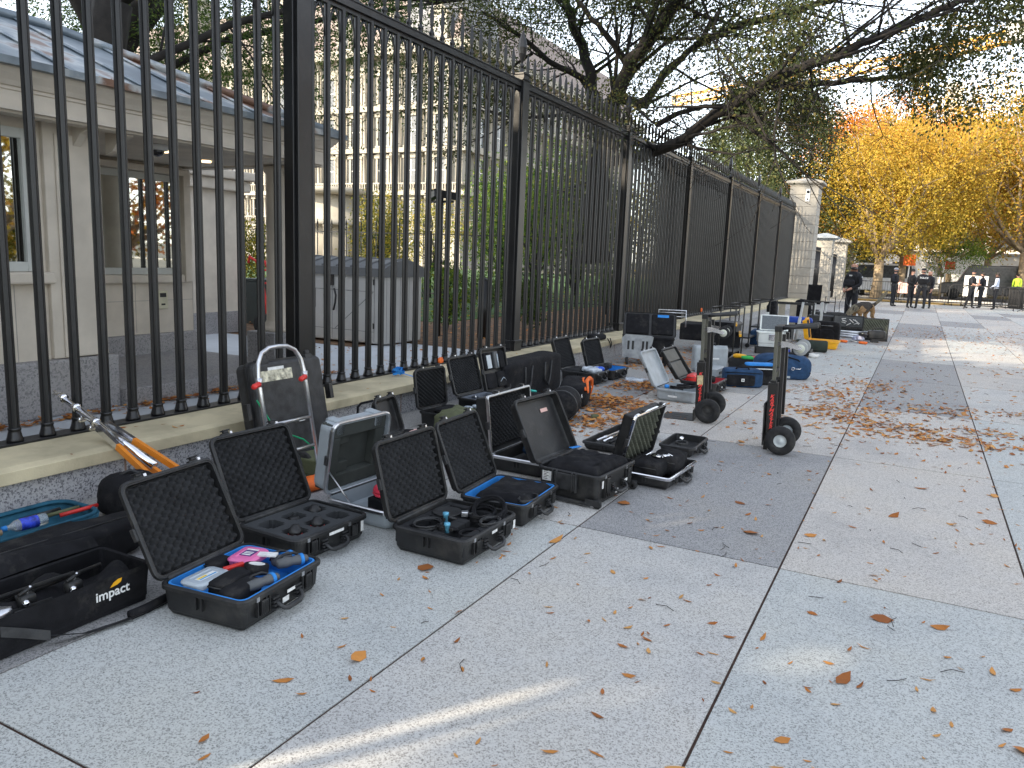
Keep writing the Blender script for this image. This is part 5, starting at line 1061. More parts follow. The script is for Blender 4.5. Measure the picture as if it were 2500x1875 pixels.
for i, x in enumerate((-1.42, -1.02)): mb = MB(); mb.blob(.09, .05, .03, .6, 14, 8, .2, i); solo(mb, 'orange_pouch', ORG, ['orange pouch on the pavement, farther left of two', 'orange pouch on the pavement beside the video camera'][i], 'pouch', (x, 18.9, .03))
mb = MB(); mb.tube([(-.3, 0, .02), (-.1, .02, .02), (.1, -.01, .02), (.35, .03, .02)], .014, 5); solo(mb, 'striped_rope', pm('black_white_rope', (.4, .4, .4), .8, var=.9, scale=20), 'black and white rope lying behind the orange pouches', 'rope', (-1.25, 19.2, .0))
# chair back and round pack
t = thing('folding_chair', 'black folding chair with tall mesh back near the gate pillars', 'chair', (-2.74, 24.0, 0), math.radians(-12))
mb = MB(); mb.box(-.20, .20, -.02, .01, .60, 1.16, M=T(0, 0, 0) @ RX(-.08)); mb.build('backrest', FABB, t, bevel=.01); mb = MB(); mb.box(-.2, .2, -.42, 0, .42, .45); mb.build('seat', FABB, t)
for x in (-.2, .2):
    for y0_, y1_ in ((-.4, .05), (.05, -.4)): mb = MB(); mb.tube([(x, y0_, 0), (x, y1_, .44)], .012, 6); mb.build('leg', STEEL, t)
t = thing('backpack', 'round topped black backpack standing before the folding chair', 'backpack', (-2.88, 23.0, 0)); mb = MB(); mb.blob(.24, .15, .38, .7, 22, 14, .08, 94, M=T(0, 0, .38)); mb.build('body', FABB, t); mb = MB(); mb.tube([(.1, -.14, .65), (.14, -.2, .4), (.1, -.14, .15)], .015, 6); mb.build('strap', STEEL_D, t)
t = thing('luggage_trolley', 'thin black luggage trolley handle standing beside the near officer', 'trolley', (-2.35, 23.5, 0)); mb = MB(); mb.tube([(0, 0, .0), (0, 0, .86), (.26, 0, .86), (.26, 0, .0)], .012, 6); mb.tube([(0, 0, .70), (.26, 0, .70)], .008, 6); mb.build('handle_frame', PLA, t); mb = MB(); mb.box(-.03, .29, -.2, .03, .0, .05); mb.build('base', PLA, t)
# cart handles rising next to hand truck 1 (far frame)
t = frame_cart((-3.05, 13.0, 0), 0, .7, .92, 'black tubular cart frame rising behind the left hand truck')
# ================================================================ people and the dog
def skin_body(name, nodes_, edges, root_i, mats, bone_mat, sub=2):
    """one continuous skinned surface: nodes_ = [(x,y,z,r or (rx,ry))], edges, one material per bone"""
    me = bpy.data.meshes.new(name); me.from_pydata([n[:3] for n in nodes_], edges, [])
    o = bpy.data.objects.new(name, me); col.objects.link(o)
    sk = o.modifiers.new('s', 'SKIN'); sk.use_smooth_shade = True
    lay = me.skin_vertices[0]
    for i, n in enumerate(nodes_):
        r = n[3]; lay.data[i].radius = r if isinstance(r, tuple) else (r, r); lay.data[i].use_root = (i == root_i)
    sd = o.modifiers.new('d', 'SUBSURF'); sd.levels = sub; sd.render_levels = sub
    dg = bpy.context.evaluated_depsgraph_get(); m2 = bpy.data.meshes.new_from_object(o.evaluated_get(dg))
    bpy.data.objects.remove(o)
    m2.materials.clear()
    for m in mats: m2.materials.append(m)
    V = [Vector(n[:3]) for n in nodes_]
    for p in m2.polygons:
        c = p.center; best = (9e9, 0)
        for k, (a, b) in enumerate(edges):
            ab = V[b]-V[a]; t = max(0, min(1, (c-V[a]).dot(ab)/max(ab.length_squared, 1e-9))); d = (c-(V[a]+ab*t)).length
            if d < best[0]: best = (d, k)
        p.material_index = bone_mat[best[1]]; p.use_smooth = True
    n_ = bpy.data.objects.new(name, m2); col.objects.link(n_); return n_
SHOE = pm('black_boots', (.012, .012, .013), .5)
HAIR = pm('dark_hair', (.02, .015, .012), .7)
def person(loc, rz, label, h=1.78, shirt=CLO, short=False, skin=SKIN, armL=None, armR=None, lean=0, hair='cap', vest=True, stance=.11, group=None, capm=None, mask=True, legs=None):
    t = thing('person', label, 'person', loc, rz, group); s = h/1.78
    # faces +x ; y lateral
    def P(x, y, z, r): return (x*s+lean*max(0, z-.95), y*s, z*s, r if not isinstance(r, tuple) else (r[0]*s, r[1]*s)) if isinstance(r, tuple) else (x*s+lean*max(0, z-.95), y*s, z*s, r*s)
    armL = armL or [(0.02, .22, 1.16), (.10, .22, .92), (.14, .20, .83)]; armR = armR or [(0.02, -.22, 1.16), (.10, -.22, .92), (.14, -.20, .83)]
    lg = legs or [(0, 0), (0, 0)]
    N = [P(0, 0, .98, (.12, .155)), P(0, 0, 1.12, (.11, .14)), P(0, 0, 1.30, (.125, .17)), P(0, 0, 1.44, (.10, .15)), P(0.0, 0, 1.52, .062), P(.02, 0, 1.60, .075), P(.02, 0, 1.68, .092), P(.01, 0, 1.745, .062)]
    E_ = [(0, 1), (1, 2), (2, 3), (3, 4), (4, 5), (5, 6), (6, 7)]; BMt = [1, 1, 1, 1, 0, 0, 0]
    for sd, arm, (lx, ly) in ((1, armL, lg[0]), (-1, armR, lg[1])):
        i = len(N); N += [P(0, sd*.19, 1.42, .065), P(*arm[0], .048), P(*arm[1], .036), P(*arm[2], .034), P(arm[2][0]+(arm[2][0]-arm[1][0])*.45, arm[2][1]+(arm[2][1]-arm[1][1])*.45, arm[2][2]+(arm[2][2]-arm[1][2])*.45, .022)]
        E_ += [(3, i), (i, i+1), (i+1, i+2), (i+2, i+3), (i+3, i+4)]; BMt += [1, 1, 0 if short else 1, 0, 0]
        j = len(N); a = stance
        N += [P(0, sd*.10, .88, (.10, .095)), P(.02+lx*.5, sd*(a+.0)+ly*.5, .50, .068), P(lx, sd*(a+.02)+ly, .12, .048), P(lx, sd*(a+.02)+ly, .045, .045), P(lx+.13, sd*(a+.05)+ly, .035, (.034, .045))]
        E_ += [(0, j), (j, j+1), (j+1, j+2), (j+2, j+3), (j+3, j+4)]; BMt += [2, 2, 2, 3, 3]
    b = skin_body('body', N, E_, 0, [skin, shirt, CLO, SHOE], BMt); b.parent = t
    hx, hz = (.015*s+lean*(1.70*s-.95)), 1.70*s
    if hair == 'cap':
        mb = MB(T(hx, 0, hz)); mb.lathe([(.098*s, .0), (.102*s, .03), (.09*s, .075), (.05*s, .095), (.003, .1)], 16); mb.prism([(.06, -.07), (.16, -.05), (.18, 0), (.16, .05), (.06, .07)], .0, .008); mb.build('cap', capm or CLO, t)
    elif hair:
        mb = MB(T(hx-.012, 0, hz)); mb.blob(.098*s, .094*s, .085*s, .9, 16, 10, .08, 3, M=T(0, 0, .02)); mb.build('hair', HAIR, t)
    if mask: mb = MB(T(hx, 0, hz-.085*s)); mb.blob(.09*s, .085*s, .042*s, .7, 16, 8, M=T(.014, 0, 0)); mb.build('face_mask', PLA, t)
    for sd in (-1, 1): mb = MB(T(hx, 0, hz)); mb.blob(.012, .008, .026, .8, 8, 6, M=T(0, sd*.093*s, -.02)); mb.build('ear', skin, t)
    mb = MB(T(hx, 0, hz)); mb.blob(.014, .012, .02, .8, 8, 6, M=T(.098*s, 0, -.01)); mb.build('nose', skin, t)
    for sd in (-1, 1): mb = MB(T(hx, 0, hz)); mb.blob(.006, .012, .006, .8, 8, 6, M=T(.092*s, sd*.034, .012)); mb.build('eye', HAIR, t)
    mb = MB(); mb.lathe([(.155*s, -.03), (.16*s, -.02), (.16*s, .03), (.155*s, .035)], 20, cap=False, M=T(0, 0, 1.0*s) @ Matrix.Diagonal((.85, 1.08, 1, 1)))
    for a, w_ in ((.8, .04), (-1.5, .05), (1.9, .045), (2.7, .035)): mb.box(-.03, .03, -.03, .03, -.07, .03, M=T(.14*s*math.cos(a), .17*s*math.sin(a), 1.0*s) @ RZ(a))
    mb.build('duty_belt', PLA, t)
    if vest:
        mb = MB(T(.0, 0, 1.27*s)); mb.blob(.15*s, .19*s, .19*s, .45, 22, 14, .03, 2); mb.build('vest', CLOV, t)
    # five fingers per hand
    for sd, arm in ((1, armL), (-1, armR)):
        w_ = Vector(arm[2]); d = (w_-Vector(arm[1])).normalized(); side = Vector((0, 1, 0)) if abs(d.y) < .8 else Vector((1, 0, 0)); side = (side-d*side.dot(d)).normalized(); base = w_+d*.055
        mb = MB()
        for k in range(4):
            o_ = side*(.024-.016*k); L_ = (.065, .075, .07, .055)[k]; n_ = d.cross(side)
            pts = [base+o_, base+o_+d*L_*.5, base+o_+d*L_*.85+n_*.02]; mb.tube([tuple(Vector((q.x*s+lean*max(0, q.z-.95), q.y*s, q.z*s))) for q in pts], [.0095, .009, .007], 6)
        q0 = w_+side*.028; pts = [q0, q0+side*.022+d*.025, q0+side*.022+d*.055]; mb.tube([tuple(Vector((q.x*s+lean*max(0, q.z-.95), q.y*s, q.z*s))) for q in pts], [.011, .01, .008], 6)
        mb.build('fingers', skin, t)
    return t
# near officer with the dog (faces the camera side, hands together holding the leash)
OF = person((-1.76, 24.6, 0), math.radians(-120), 'bald police officer in dark uniform holding a dog leash, nearest officer', h=1.84, hair=None,
            armL=[(.03, .25, 1.18), (.20, .10, 1.06), (.27, .04, 1.02)], armR=[(.03, -.25, 1.18), (.20, -.14, 1.03), (.27, -.08, .99)], mask=True)
for i in range(2):
    mb = MB(); mb.box(.148, .152, -.045+.05*i, -.01+.05*i, 1.44, 1.48); mb.build('patch', LBL, OF)
mb = MB(); mb.blob(.06, .15, .09, .4, 18, 10, .06, 8, M=T(.15, 0, 1.25)); mb.build('pouches', CLO, OF)
mb = MB(); mb.lathe([(.03, 0), (.03, .004)], 14, M=T(.0, .262, 1.42) @ RX(-PI/2)); mb.build('arm_badge', STEEL, OF)
LZ = thing('dog_leash', 'thin dark leash hanging from the near officer to the dog', 'leash', (0, 0, 0))
hand = OF.matrix_basis @ Vector((.29, -.02, 1.05)); dogc = Vector((-1.60, 23.28, .60))
mb = MB(); mb.tube([hand, hand.lerp(dogc, .3)+Vector((0, 0, -.25)), hand.lerp(dogc, .7)+Vector((0, 0, -.16)), dogc], .009, 6); mb.tube([hand, hand+Vector((-.12, -.1, -.4)), hand+Vector((-.10, -.1, -.75))], .008, 6); mb.build('leash_strap', PLA, LZ)
# others
person((-1.15, 40.9, 0), math.radians(-20), 'police officer in black with light patterned cap, standing alone before the barrier', h=1.78, armL=[(.03, .23, 1.18), (.22, .10, 1.18), (.25, 0, 1.2)], armR=[(.03, -.23, 1.18), (.22, -.1, 1.16), (.25, 0, 1.18)], capm=pm('patterned_cap', (.35, .35, .38), .8, var=.6, scale=30))
person((-.42, 40.0, 0), math.radians(-35), 'police officer in black partly hidden behind the officer marked POLICE', h=1.74, hair='short', armL=[(.05, .22, 1.18), (.22, .08, 1.12), (.25, 0, 1.12)], armR=[(.05, -.22, 1.18), (.22, -.08, 1.1), (.25, 0, 1.1)], mask=False)
PO = person((.02, 39.6, 0), math.radians(105), 'police officer seen from behind with POLICE printed in white on the back', h=1.80, stance=.14, armL=[(.05, .24, 1.2), (.18, .25, 1.05), (.26, .2, 1.1)], armR=[(.05, -.24, 1.2), (.22, -.2, 1.22), (.27, -.12, 1.38)])
text_mesh('POLICE', .105, .001, T(-.158, 0, 1.38) @ RZ(-PI/2) @ RX(PI/2), WHT, PO, 'lettering', bold=.003)
person((.30, 40.6, 0), math.radians(-120), 'person with reddish face standing behind the officer marked POLICE', h=1.72, hair=None, mask=False)
person((2.15, 43.8, 0), math.radians(-15), 'officer in black with bare forearms raised to the face, inside the right barrier', h=1.80, short=True, armL=[(.06, .25, 1.2), (.26, .15, 1.15), (.25, .06, 1.42)], armR=[(.05, -.26, 1.16), (.22, -.14, 1.08), (.30, .0, 1.12)], legs=[(.08, 0), (-.16, 0)])
person((2.62, 44.6, 0), math.radians(160), 'officer in black half hidden behind the one with bare forearms', h=1.72, hair='short')
person((3.15, 43.5, 0), math.radians(170), 'officer in white shirt and black trousers beside the right barrier', h=1.74, shirt=WSH, skin=SKIND, hair='short', vest=False, mask=False, armL=[(.04, .22, 1.18), (.24, .12, 1.06), (.3, .05, 1.08)], armR=[(.04, -.22, 1.18), (.24, -.12, 1.06), (.3, -.05, 1.08)])
person((5.0, 55.0, 0), math.radians(90), 'distant worker in a yellow vest behind the right barrier', h=1.75, shirt=pm('hi_vis_yellow', (.5, .7, .05), .7), hair='short', vest=False, mask=False)
person((5.9, 58.0, 0), math.radians(-90), 'distant worker in an orange vest beside the right tree', h=1.75, shirt=pm('hi_vis_orange', (.85, .2, .03), .7), hair='short', vest=False, mask=False)
# dog: local +x forward ; seen from behind, head lowered into the cases on the left
DG = thing('police_dog', 'tan and black shepherd dog sniffing the long cases with its tail raised', 'dog', (-1.38, 23.7, 0), math.radians(242))
TANF = pm('tan_fur', (.26, .16, .075), .95, var=.35, scale=30, bump=.5, bscale=200); DKF = pm('dark_saddle_fur', (.035, .028, .022), .95, var=.4, scale=30, bump=.5, bscale=200); GRF = pm('grey_tan_fur', (.15, .13, .09), .95, var=.4, scale=30)
N = [(-.32, 0, .62, (.13, .15)), (-.08, 0, .64, (.13, .14)), (.20, 0, .62, (.14, .17)), (.36, 0, .60, (.11, .13)), (.50, 0, .55, .085), (.62, 0, .46, (.085, .09)), (.74, 0, .38, .055), (.84, 0, .33, .035),
     (-.42, 0, .64, .07), (-.56, .02, .70, .045), (-.72, .05, .82, .055), (-.86, .10, .98, .05), (-.92, .13, 1.07, .02)]
E_ = [(0, 1), (1, 2), (2, 3), (3, 4), (4, 5), (5, 6), (6, 7), (0, 8), (8, 9), (9, 10), (10, 11), (11, 12)]; BMt = [1, 1, 1, 2, 2, 2, 0, 1, 1, 2, 2, 2]
for sd in (1, -1):
    i = len(N); N += [(-.36, sd*.10, .52, (.09, .065)), (-.30, sd*.11, .36, .055), (-.46, sd*.11, .24, .035), (-.43, sd*.11, .06, .028), (-.37, sd*.11, .03, (.028, .034))]
    E_ += [(0, i), (i, i+1), (i+1, i+2), (i+2, i+3), (i+3, i+4)]; BMt += [0]*5
    i = len(N); N += [(.26, sd*.09, .46, .062), (.22, sd*.09, .30, .040), (.24, sd*.09, .08, .027), (.29, sd*.09, .03, (.028, .034))]
    E_ += [(2, i), (i, i+1), (i+1, i+2), (i+2, i+3)]; BMt += [0]*4
bd = skin_body('body', N, E_, 1, [TANF, DKF, GRF], BMt); bd.parent = DG
for sd in (1, -1): mb = MB(T(.58, sd*.07, .54) @ RY(-.4)); mb.prism([(-.035, 0), (.035, 0), (.0, .11)], -.008, .008, M=YP); mb.build('ear', DKF, DG)
mb = MB(); mb.lathe([(.095, -.012), (.1, 0), (.095, .012)], 18, cap=False, M=T(.47, 0, .56) @ RY(PI/2-.5)); mb.build('collar', PLA, DG)

# ================================================================ crowd barriers
BAR = pm('barrier_black', (.03, .03, .03), .45, .4, var=.2)
def barrier(loc, rz, L_, label, proto=None, group='crowd control barriers across the pavement'):
    if proto:
        c = copy_tree(proto); c.location = loc; c.rotation_euler = (0, 0, rz); c['label'] = label; return c
    t = thing('crowd_barrier', label, 'barrier', loc, rz, group)
    mb = MB(); mb.tube([(0, 0, .10), (0, 0, .92), (.05, 0, 1.03), (.16, 0, 1.07), (L_-.16, 0, 1.07), (L_-.05, 0, 1.03), (L_, 0, .92), (L_, 0, .10), (L_-.02, 0, .16), (.02, 0, .16)], .021, 6, closed=False); mb.tube([(0, 0, .18), (L_, 0, .18)], .016, 6); mb.build('frame', BAR, t)
    mb = MB(); n = int(L_/.12)
    for i in range(1, n): mb.tube([(L_*i/n, 0, .18), (L_*i/n, 0, 1.06)], .008, 4)
    mb.build('bars', BAR, t)
    for x in (.15, L_-.15): mb = MB(); mb.tube([(x, -.3, .02), (x, 0, .12), (x, .3, .02)], .017, 6); mb.build('foot', BAR, t)
    return t
pb = barrier((-3.4, 45.6, 0), .03, 2.3, 'black crowd barrier left of the planting bed edge, behind the near officer')
barrier((-1.02, 45.65, 0), .02, 2.3, 'black crowd barrier behind the lone standing officer', pb)
barrier((1.3, 45.7, 0), .01, 2.3, 'black crowd barrier behind the officer marked POLICE', pb)
barrier((3.65, 45.7, 0), .0, 2.3, 'black crowd barrier in the far row behind the white shirted officer', pb)
barrier((1.75, 43.0, 0), -.02, 2.3, 'black crowd barrier in front of the officer with bare forearms', pb)
barrier((4.12, 42.9, 0), -.75, 2.3, 'black crowd barrier turned towards the camera at the right edge', pb)
barrier((4.2, 43.0, 0), .2, 2.3, 'black crowd barrier at the far right picture edge', pb)
# ================================================================ gate pillars
PS = pm('pillar_limestone', (.36, .335, .29), .85, var=.06, scale=3, bump=.15, bscale=60)
def pillar(x0, x1, y0, y1, H_, label, cap_h=.0, course=.36, capm=None, name='gate_pillar', over=.1, jm=None):
    t = thing(name, label, 'pillar', ((x0+x1)/2, (y0+y1)/2, 0)); M = T(-(x0+x1)/2, -(y0+y1)/2, 0); mb = MB(M); z = .55; k = 0
    mb.box(x0-.05, x1+.05, y0-.05, y1+.05, 0, .54)
    while z < H_-.35:
        z2 = min(z+course, H_-.34)
        if k % 2: xm = x0+(x1-x0)*.45; mb.box(x0, xm-.005, y0, y1, z+.006, z2-.006); mb.box(xm+.005, x1, y0, y1, z+.006, z2-.006)
        else: mb.box(x0, x1, y0, y1, z+.006, z2-.006)
        z = z2; k += 1
    mb.box(x0-.02, x1+.02, y0-.02, y1+.02, z, z+.05); mb.box(x0, x1, y0, y1, z+.05, H_); mb.build('shaft', PS, t, bevel=.008)
    mb = MB(M); mb.box(x0+.012, x1-.012, y0+.012, y1-.012, .5, H_-.3); mb.build('joints', pm('dark_joint', (.20, .19, .17), .9), t)
    mb = MB(M); o = over; mb.box(x0-.03, x1+.03, y0-.03, y1+.03, H_, H_+.06); mb.box(x0-o*.6, x1+o*.6, y0-o*.6, y1+o*.6, H_+.06, H_+.11); mb.box(x0-o, x1+o, y0-o, y1+o, H_+.11, H_+.20)
    cx, cy = (x0+x1)/2, (y0+y1)/2; mb.add([(x0-o, y0-o, H_+.201), (x1+o, y0-o, H_+.201), (x1+o, y1+o, H_+.201), (x0-o, y1+o, H_+.201), (cx-.1, cy-.1, H_+.36), (cx+.1, cy-.1, H_+.36), (cx+.1, cy+.1, H_+.36), (cx-.1, cy+.1, H_+.36)], [(0, 1, 5, 4), (1, 2, 6, 5), (2, 3, 7, 6), (3, 0, 4, 7), (4, 5, 6, 7), (3, 2, 1, 0)])
    mb.build('capstone', capm or PS, t, bevel=.01); return t
gp = pillar(-5.35, -4.22, 35.1, 36.25, 5.0, 'tall limestone gate pillar at the end of the iron fence', over=.16)
vf = thing('wall_camera', 'white plate with two round black lenses on the tall gate pillar', 'camera', (-4.62, 35.08, 4.62)); mb = MB(); mb.box(-.08, .08, -.02, .018, -.26, .26); mb.build('plate', WHT, vf, bevel=.01)
for z, r in ((.13, .062), (-.16, .035)): mb = MB(); mb.lathe([(r, 0), (r, .012), (r*.6, .014)], 18, M=T(0, -.018, z) @ RX(PI/2)); mb.build('lens', GLS, vf)
GC2 = pm('grey_lead_cap', (.30, .33, .36), .6, var=.1)
pillar(-4.75, -3.98, 40.3, 41.2, 2.95, 'middle limestone gate pillar with grey sloping cap, just beyond the tall one', capm=GC2, course=.42, over=.22)
pillar(-4.55, -3.82, 46.0, 46.8, 2.95, 'limestone gate pillar with pale cap, third from the camera', course=.42, over=.2)
pillar(-5.0, -4.0, 53.0, 54.0, 2.9, 'sunlit limestone pillar farthest from the camera', course=.42, over=.2)
g_ = thing('iron_gate', 'black iron gate panel between the tall pillar and the middle pillar', 'gate', (-4.45, 36.4, 0))
for k in range(20): mb = MB(); mb.tube([(0, .05+.19*k, .1), (0, .05+.19*k, 2.6)], .018, 4); mb.build('bar', BLK, g_)
mb = MB(); mb.box(-.03, .03, 0, 3.8, 2.4, 2.46); mb.box(-.03, .03, 0, 3.8, .12, .18); mb.build('rail', BLK, g_)
g2 = thing('iron_gate', 'black iron gate panel between the middle pillar and the pale capped pillar', 'gate', (-4.25, 41.35, 0))
for k in range(24): mb = MB(); mb.tube([(0, .05+.19*k, .1), (0, .05+.19*k, 2.4)], .018, 4); mb.build('bar', BLK, g2)
mb = MB(); mb.box(-.03, .03, 0, 4.5, 2.25, 2.31); mb.build('rail', BLK, g2)

# ================================================================ storage shed, sack truck, pole behind the fence
SH = thing('storage_shed', 'pale grey plastic storage shed with dark ribbed lid behind the fence', 'shed', (-8.9, 9.0, .262)); SM = pm('shed_resin', (.42, .415, .40), .6, var=.03); SL = pm('shed_lid_grey', (.12, .125, .13), .6, var=.08)
SX0, SX1, SY1 = .42, 2.12, .95
mb = MB(); mb.box(SX0, SX1, 0, SY1, .03, 1.02); mb.build('body', SM, SH, bevel=.02)
mb = MB(); 
def lidf(y): u = (y+.03)/(SY1+.06); return 1.02+.13+.10*math.sin(u*PI)**.8-.06*abs(u-.5)
ny = 12
for (xa, xb) in ((SX0-.03, SX1+.03),):
    vs = []; fs = []
    for i in range(ny+1):
        y = -.03+(SY1+.06)*i/ny; z = lidf(y); vs += [(xa, y, z), (xb, y, z), (xb, y, 1.0), (xa, y, 1.0)]
    for i in range(ny): a = i*4; b = a+4; fs += [(a, a+1, b+1, b), (a+1, a+2, b+2, b+1), (a, b, b+3, a+3)]
    fs += [(0, 3, 2, 1), (ny*4, ny*4+1, ny*4+2, ny*4+3)]; mb.add(vs, fs)
mb.build('lid', SL, SH)
mb = MB()
for k in range(7):
    x = SX0+.04+.27*k; mb.tube([(x, -.02+(SY1+.04)*i/10, lidf(-.02+(SY1+.04)*i/10)+.004) for i in range(11)], .022, 5)
mb.build('lid_ribs', SL, SH)
mb = MB(); G_l = pm('shed_groove', (.10, .10, .10), .8)
for x in (1.17, 1.95): mb.box(x-.003, x+.003, -.004, .0, .06, 1.0)
mb.box(.5, 1.95, -.004, 0, .78, .786); mb.box(.5, 1.95, -.004, 0, .20, .206)
for x in (.85, 1.38, 1.66): mb.box(x-.002, x+.002, -.004, 0, .5, .78)
mb.add([(1.22, -.003, .21), (1.235, -.003, .21), (1.93, -.003, .775), (1.915, -.003, .775)], [(0, 1, 2, 3)])
for y in [.06+.11*k for k in range(8)]: mb.box(SX1, SX1+.003, y, y+.004, .06, 1.0)
mb.build('panel_groove', G_l, SH)
for s_ in (-1, 1): mb = MB(); mb.tube([(1.17+s_*.06, -.03, .80), (1.17+s_*.11, -.05, .70), (1.17+s_*.10, -.05, .60), (1.17+s_*.05, -.03, .48)], .014, 6); mb.build('door_handle', PLA, SH)
mb = MB(); mb.box(1.13, 1.21, -.02, -.003, .84, 1.0); mb.build('latch', PLA, SH)
for z in (.25, .88): mb = MB(); mb.box(1.93, 1.955, -.012, -.003, z, z+.08); mb.build('hinge', PLA, SH)
RT = thing('red_sack_truck', 'red sack truck parked between the porch column and the annexe', 'hand truck', (-9.0, 9.05, .27), math.radians(20)); 
for y in (-.14, .14): mb = MB(); mb.tube([(0, y, .15), (-.02, y, .5), (-.10, y, .95), (-.16, y, 1.12), (-.28, y, 1.2), (-.30, y, 1.1)], .022, 8); mb.build('rail', RED, RT); mb = MB(); mb.lathe([(.03, -.035), (.14, -.04), (.165, -.02), (.165, .02), (.14, .04), (.03, .035)], 20, M=T(-.02, y*1.6, .165) @ RX(PI/2)); mb.build('wheel', RUB, RT)
for z in (.55, .8, 1.0): mb = MB(); mb.tube([(-.03, -.14, z), (-.03, .14, z)], .018, 6); mb.build('crossbar', RED, RT)
mb = MB(); mb.box(0, .2, -.16, .16, .02, .035); mb.build('toe_plate', RED, RT)
mb = MB(); mb.box(-.3, .3, -.35, .35, 0, .75); mb.box(-.305, .305, -.355, .355, .75, .80); solo(mb, 'utility_cabinet', pm('dark_green_cabinet', (.02, .035, .04), .6), 'dark square utility cabinet behind the red sack truck', 'cabinet', (-10.4, 10.4, .262), bevel=.01)
CPo = thing('camera_pole', 'black pole carrying security cameras behind the fence', 'pole', (-7.1, 10.9, .262)); mb = MB(); mb.tube([(0, 0, 0), (0, 0, 2.35)], .055, 12); mb.tube([(0, 0, 1.2), (0, 0, 1.26)], .065, 12); mb.build('post', BLK, CPo)
for sd, az in ((-1, 2.6), (1, .2)): mb = MB(T(sd*.14, 0, 2.30) @ RZ(az) @ RY(.15)); mb.box(-.17, .17, -.06, .06, -.055, .055); mb.box(-.20, .19, -.07, .07, .056, .066); mb.lathe([(.045, 0), (.045, .02)], 12, M=T(.17, 0, 0) @ RY(PI/2)); mb.build('camera_head', BLK, CPo, bevel=.006)
mb = MB(); mb.tube([(-.25, 0, 2.2), (.25, 0, 2.2)], .02, 6); mb.build('arm', BLK, CPo)
mb = MB(); mb.tube([(0, 0, 0), (0, 0, .95)], .09, 12); mb.lathe([(.09, .95), (.03, 1.0)], 12); solo(mb, 'bollard', BLK, 'black bollard standing beside the grey shed', 'bollard', (-6.4, 11.2, .262))
# inner fence with fleur tops (perpendicular to the street)
IF = thing('inner_fence', 'low black iron fence with fleur tipped pickets crossing the garden', 'fence', (-14, 20.0, .275))
for k in range(60):
    x = -9.5+.30*k; mb = MB(T(x, 0, 0)); mb.tube([(0, 0, 0), (0, 0, 1.95)], .018, 4); mb.lathe([(.01, 1.95), (.022, 2.0), (.012, 2.03), (.03, 2.07), (.012, 2.10), (.03, 2.17), (.022, 2.24), (.002, 2.34)], 6)
    if k == 0: p_k = mb.build('picket', BLK, IF); p_k.location = (0, 0, 0)
    else:
        if k == 1: pass
        c = p_k.copy(); col.objects.link(c); c.parent = IF; c.location = (.30*k, 0, 0)
mb = MB(); mb.box(-9.6, 8.3, -.02, .02, 1.90, 1.93); mb.box(-9.6, 8.3, -.02, .02, .12, .15); mb.build('rail', BLK, IF)
for x in (-7.6, .6): mb = MB(T(x, 0, 0)); mb.box(-.05, .05, -.05, .05, 0, 2.0); mb.lathe([(.06, 2.0), (.03, 2.05), (.07, 2.13), (.05, 2.22), (.075, 2.32), (.08, 2.42), (.05, 2.5), (.03, 2.56), (.045, 2.62), (.01, 2.68)], 10); mb.build('post', BLK, IF)

# ================================================================ big ornate granite office building
EB = pm('pale_granite_facade', (.33, .305, .255), .85, var=.08, scale=.6); EW = pm('dark_window_glass', (.05, .055, .06), .2, var=.3); ER = pm('red_brown_roof', (.25, .20, .18), .8, var=.1); ED = pm('facade_recess', (.42, .36, .27), .9)  # EW: dark glass tone shared by panes, window bands and vehicles
CXE, CYE = -49.2, 80.0
eb = thing('office_building', 'huge pale granite palace of an office block with columns and mansard roof behind the trees', 'building', (CXE, CYE, 0))
mb = MB(); mb.box(-62, 0, 0, 60, 0, 24.6); mb.build('wall', EB, eb)
mb = MB()
for z, o, t_ in ((4.3, .5, .5), (8.45, .9, .55), (9.6, .3, .15), (13.5, .9, .55), (18.4, .9, .6), (24.6, 1.6, 1.0), (25.6, .6, .35)): mb.box(-62-o, o, -o, 60+o, z-.0, z+t_)
mb.box(-62.1, .1, -.1, 60.1, 0, 1.6); mb.build('cornice', EB, eb)
mb = MB(); mb.add([(-62, 0, 26), (0, 0, 26), (0, 60, 26), (-62, 60, 26), (-59, 3, 33), (-3, 3, 33), (-3, 57, 33), (-59, 57, 33)], [(0, 1, 5, 4), (1, 2, 6, 5), (2, 3, 7, 6), (3, 0, 4, 7), (4, 5, 6, 7)]); mb.build('roof', ER, eb)
rows = [(1.9, 4.0), (5.4, 8.0), (9.9, 12.9), (14.4, 17.8), (19.3, 22.6)]
def facade_item(kind, u, zr, face):
    """u distance from the corner along the face; returns MB"""
    if face == 'e': M = T(-u, 0, 0)
    else: M = T(0, u, 0) @ RZ(PI/2)
    z0, z1 = zr; mb = MB(M)
    return mb
pane_m, surr_m, col_m, bal_m = [], [], [], []
proto = {}
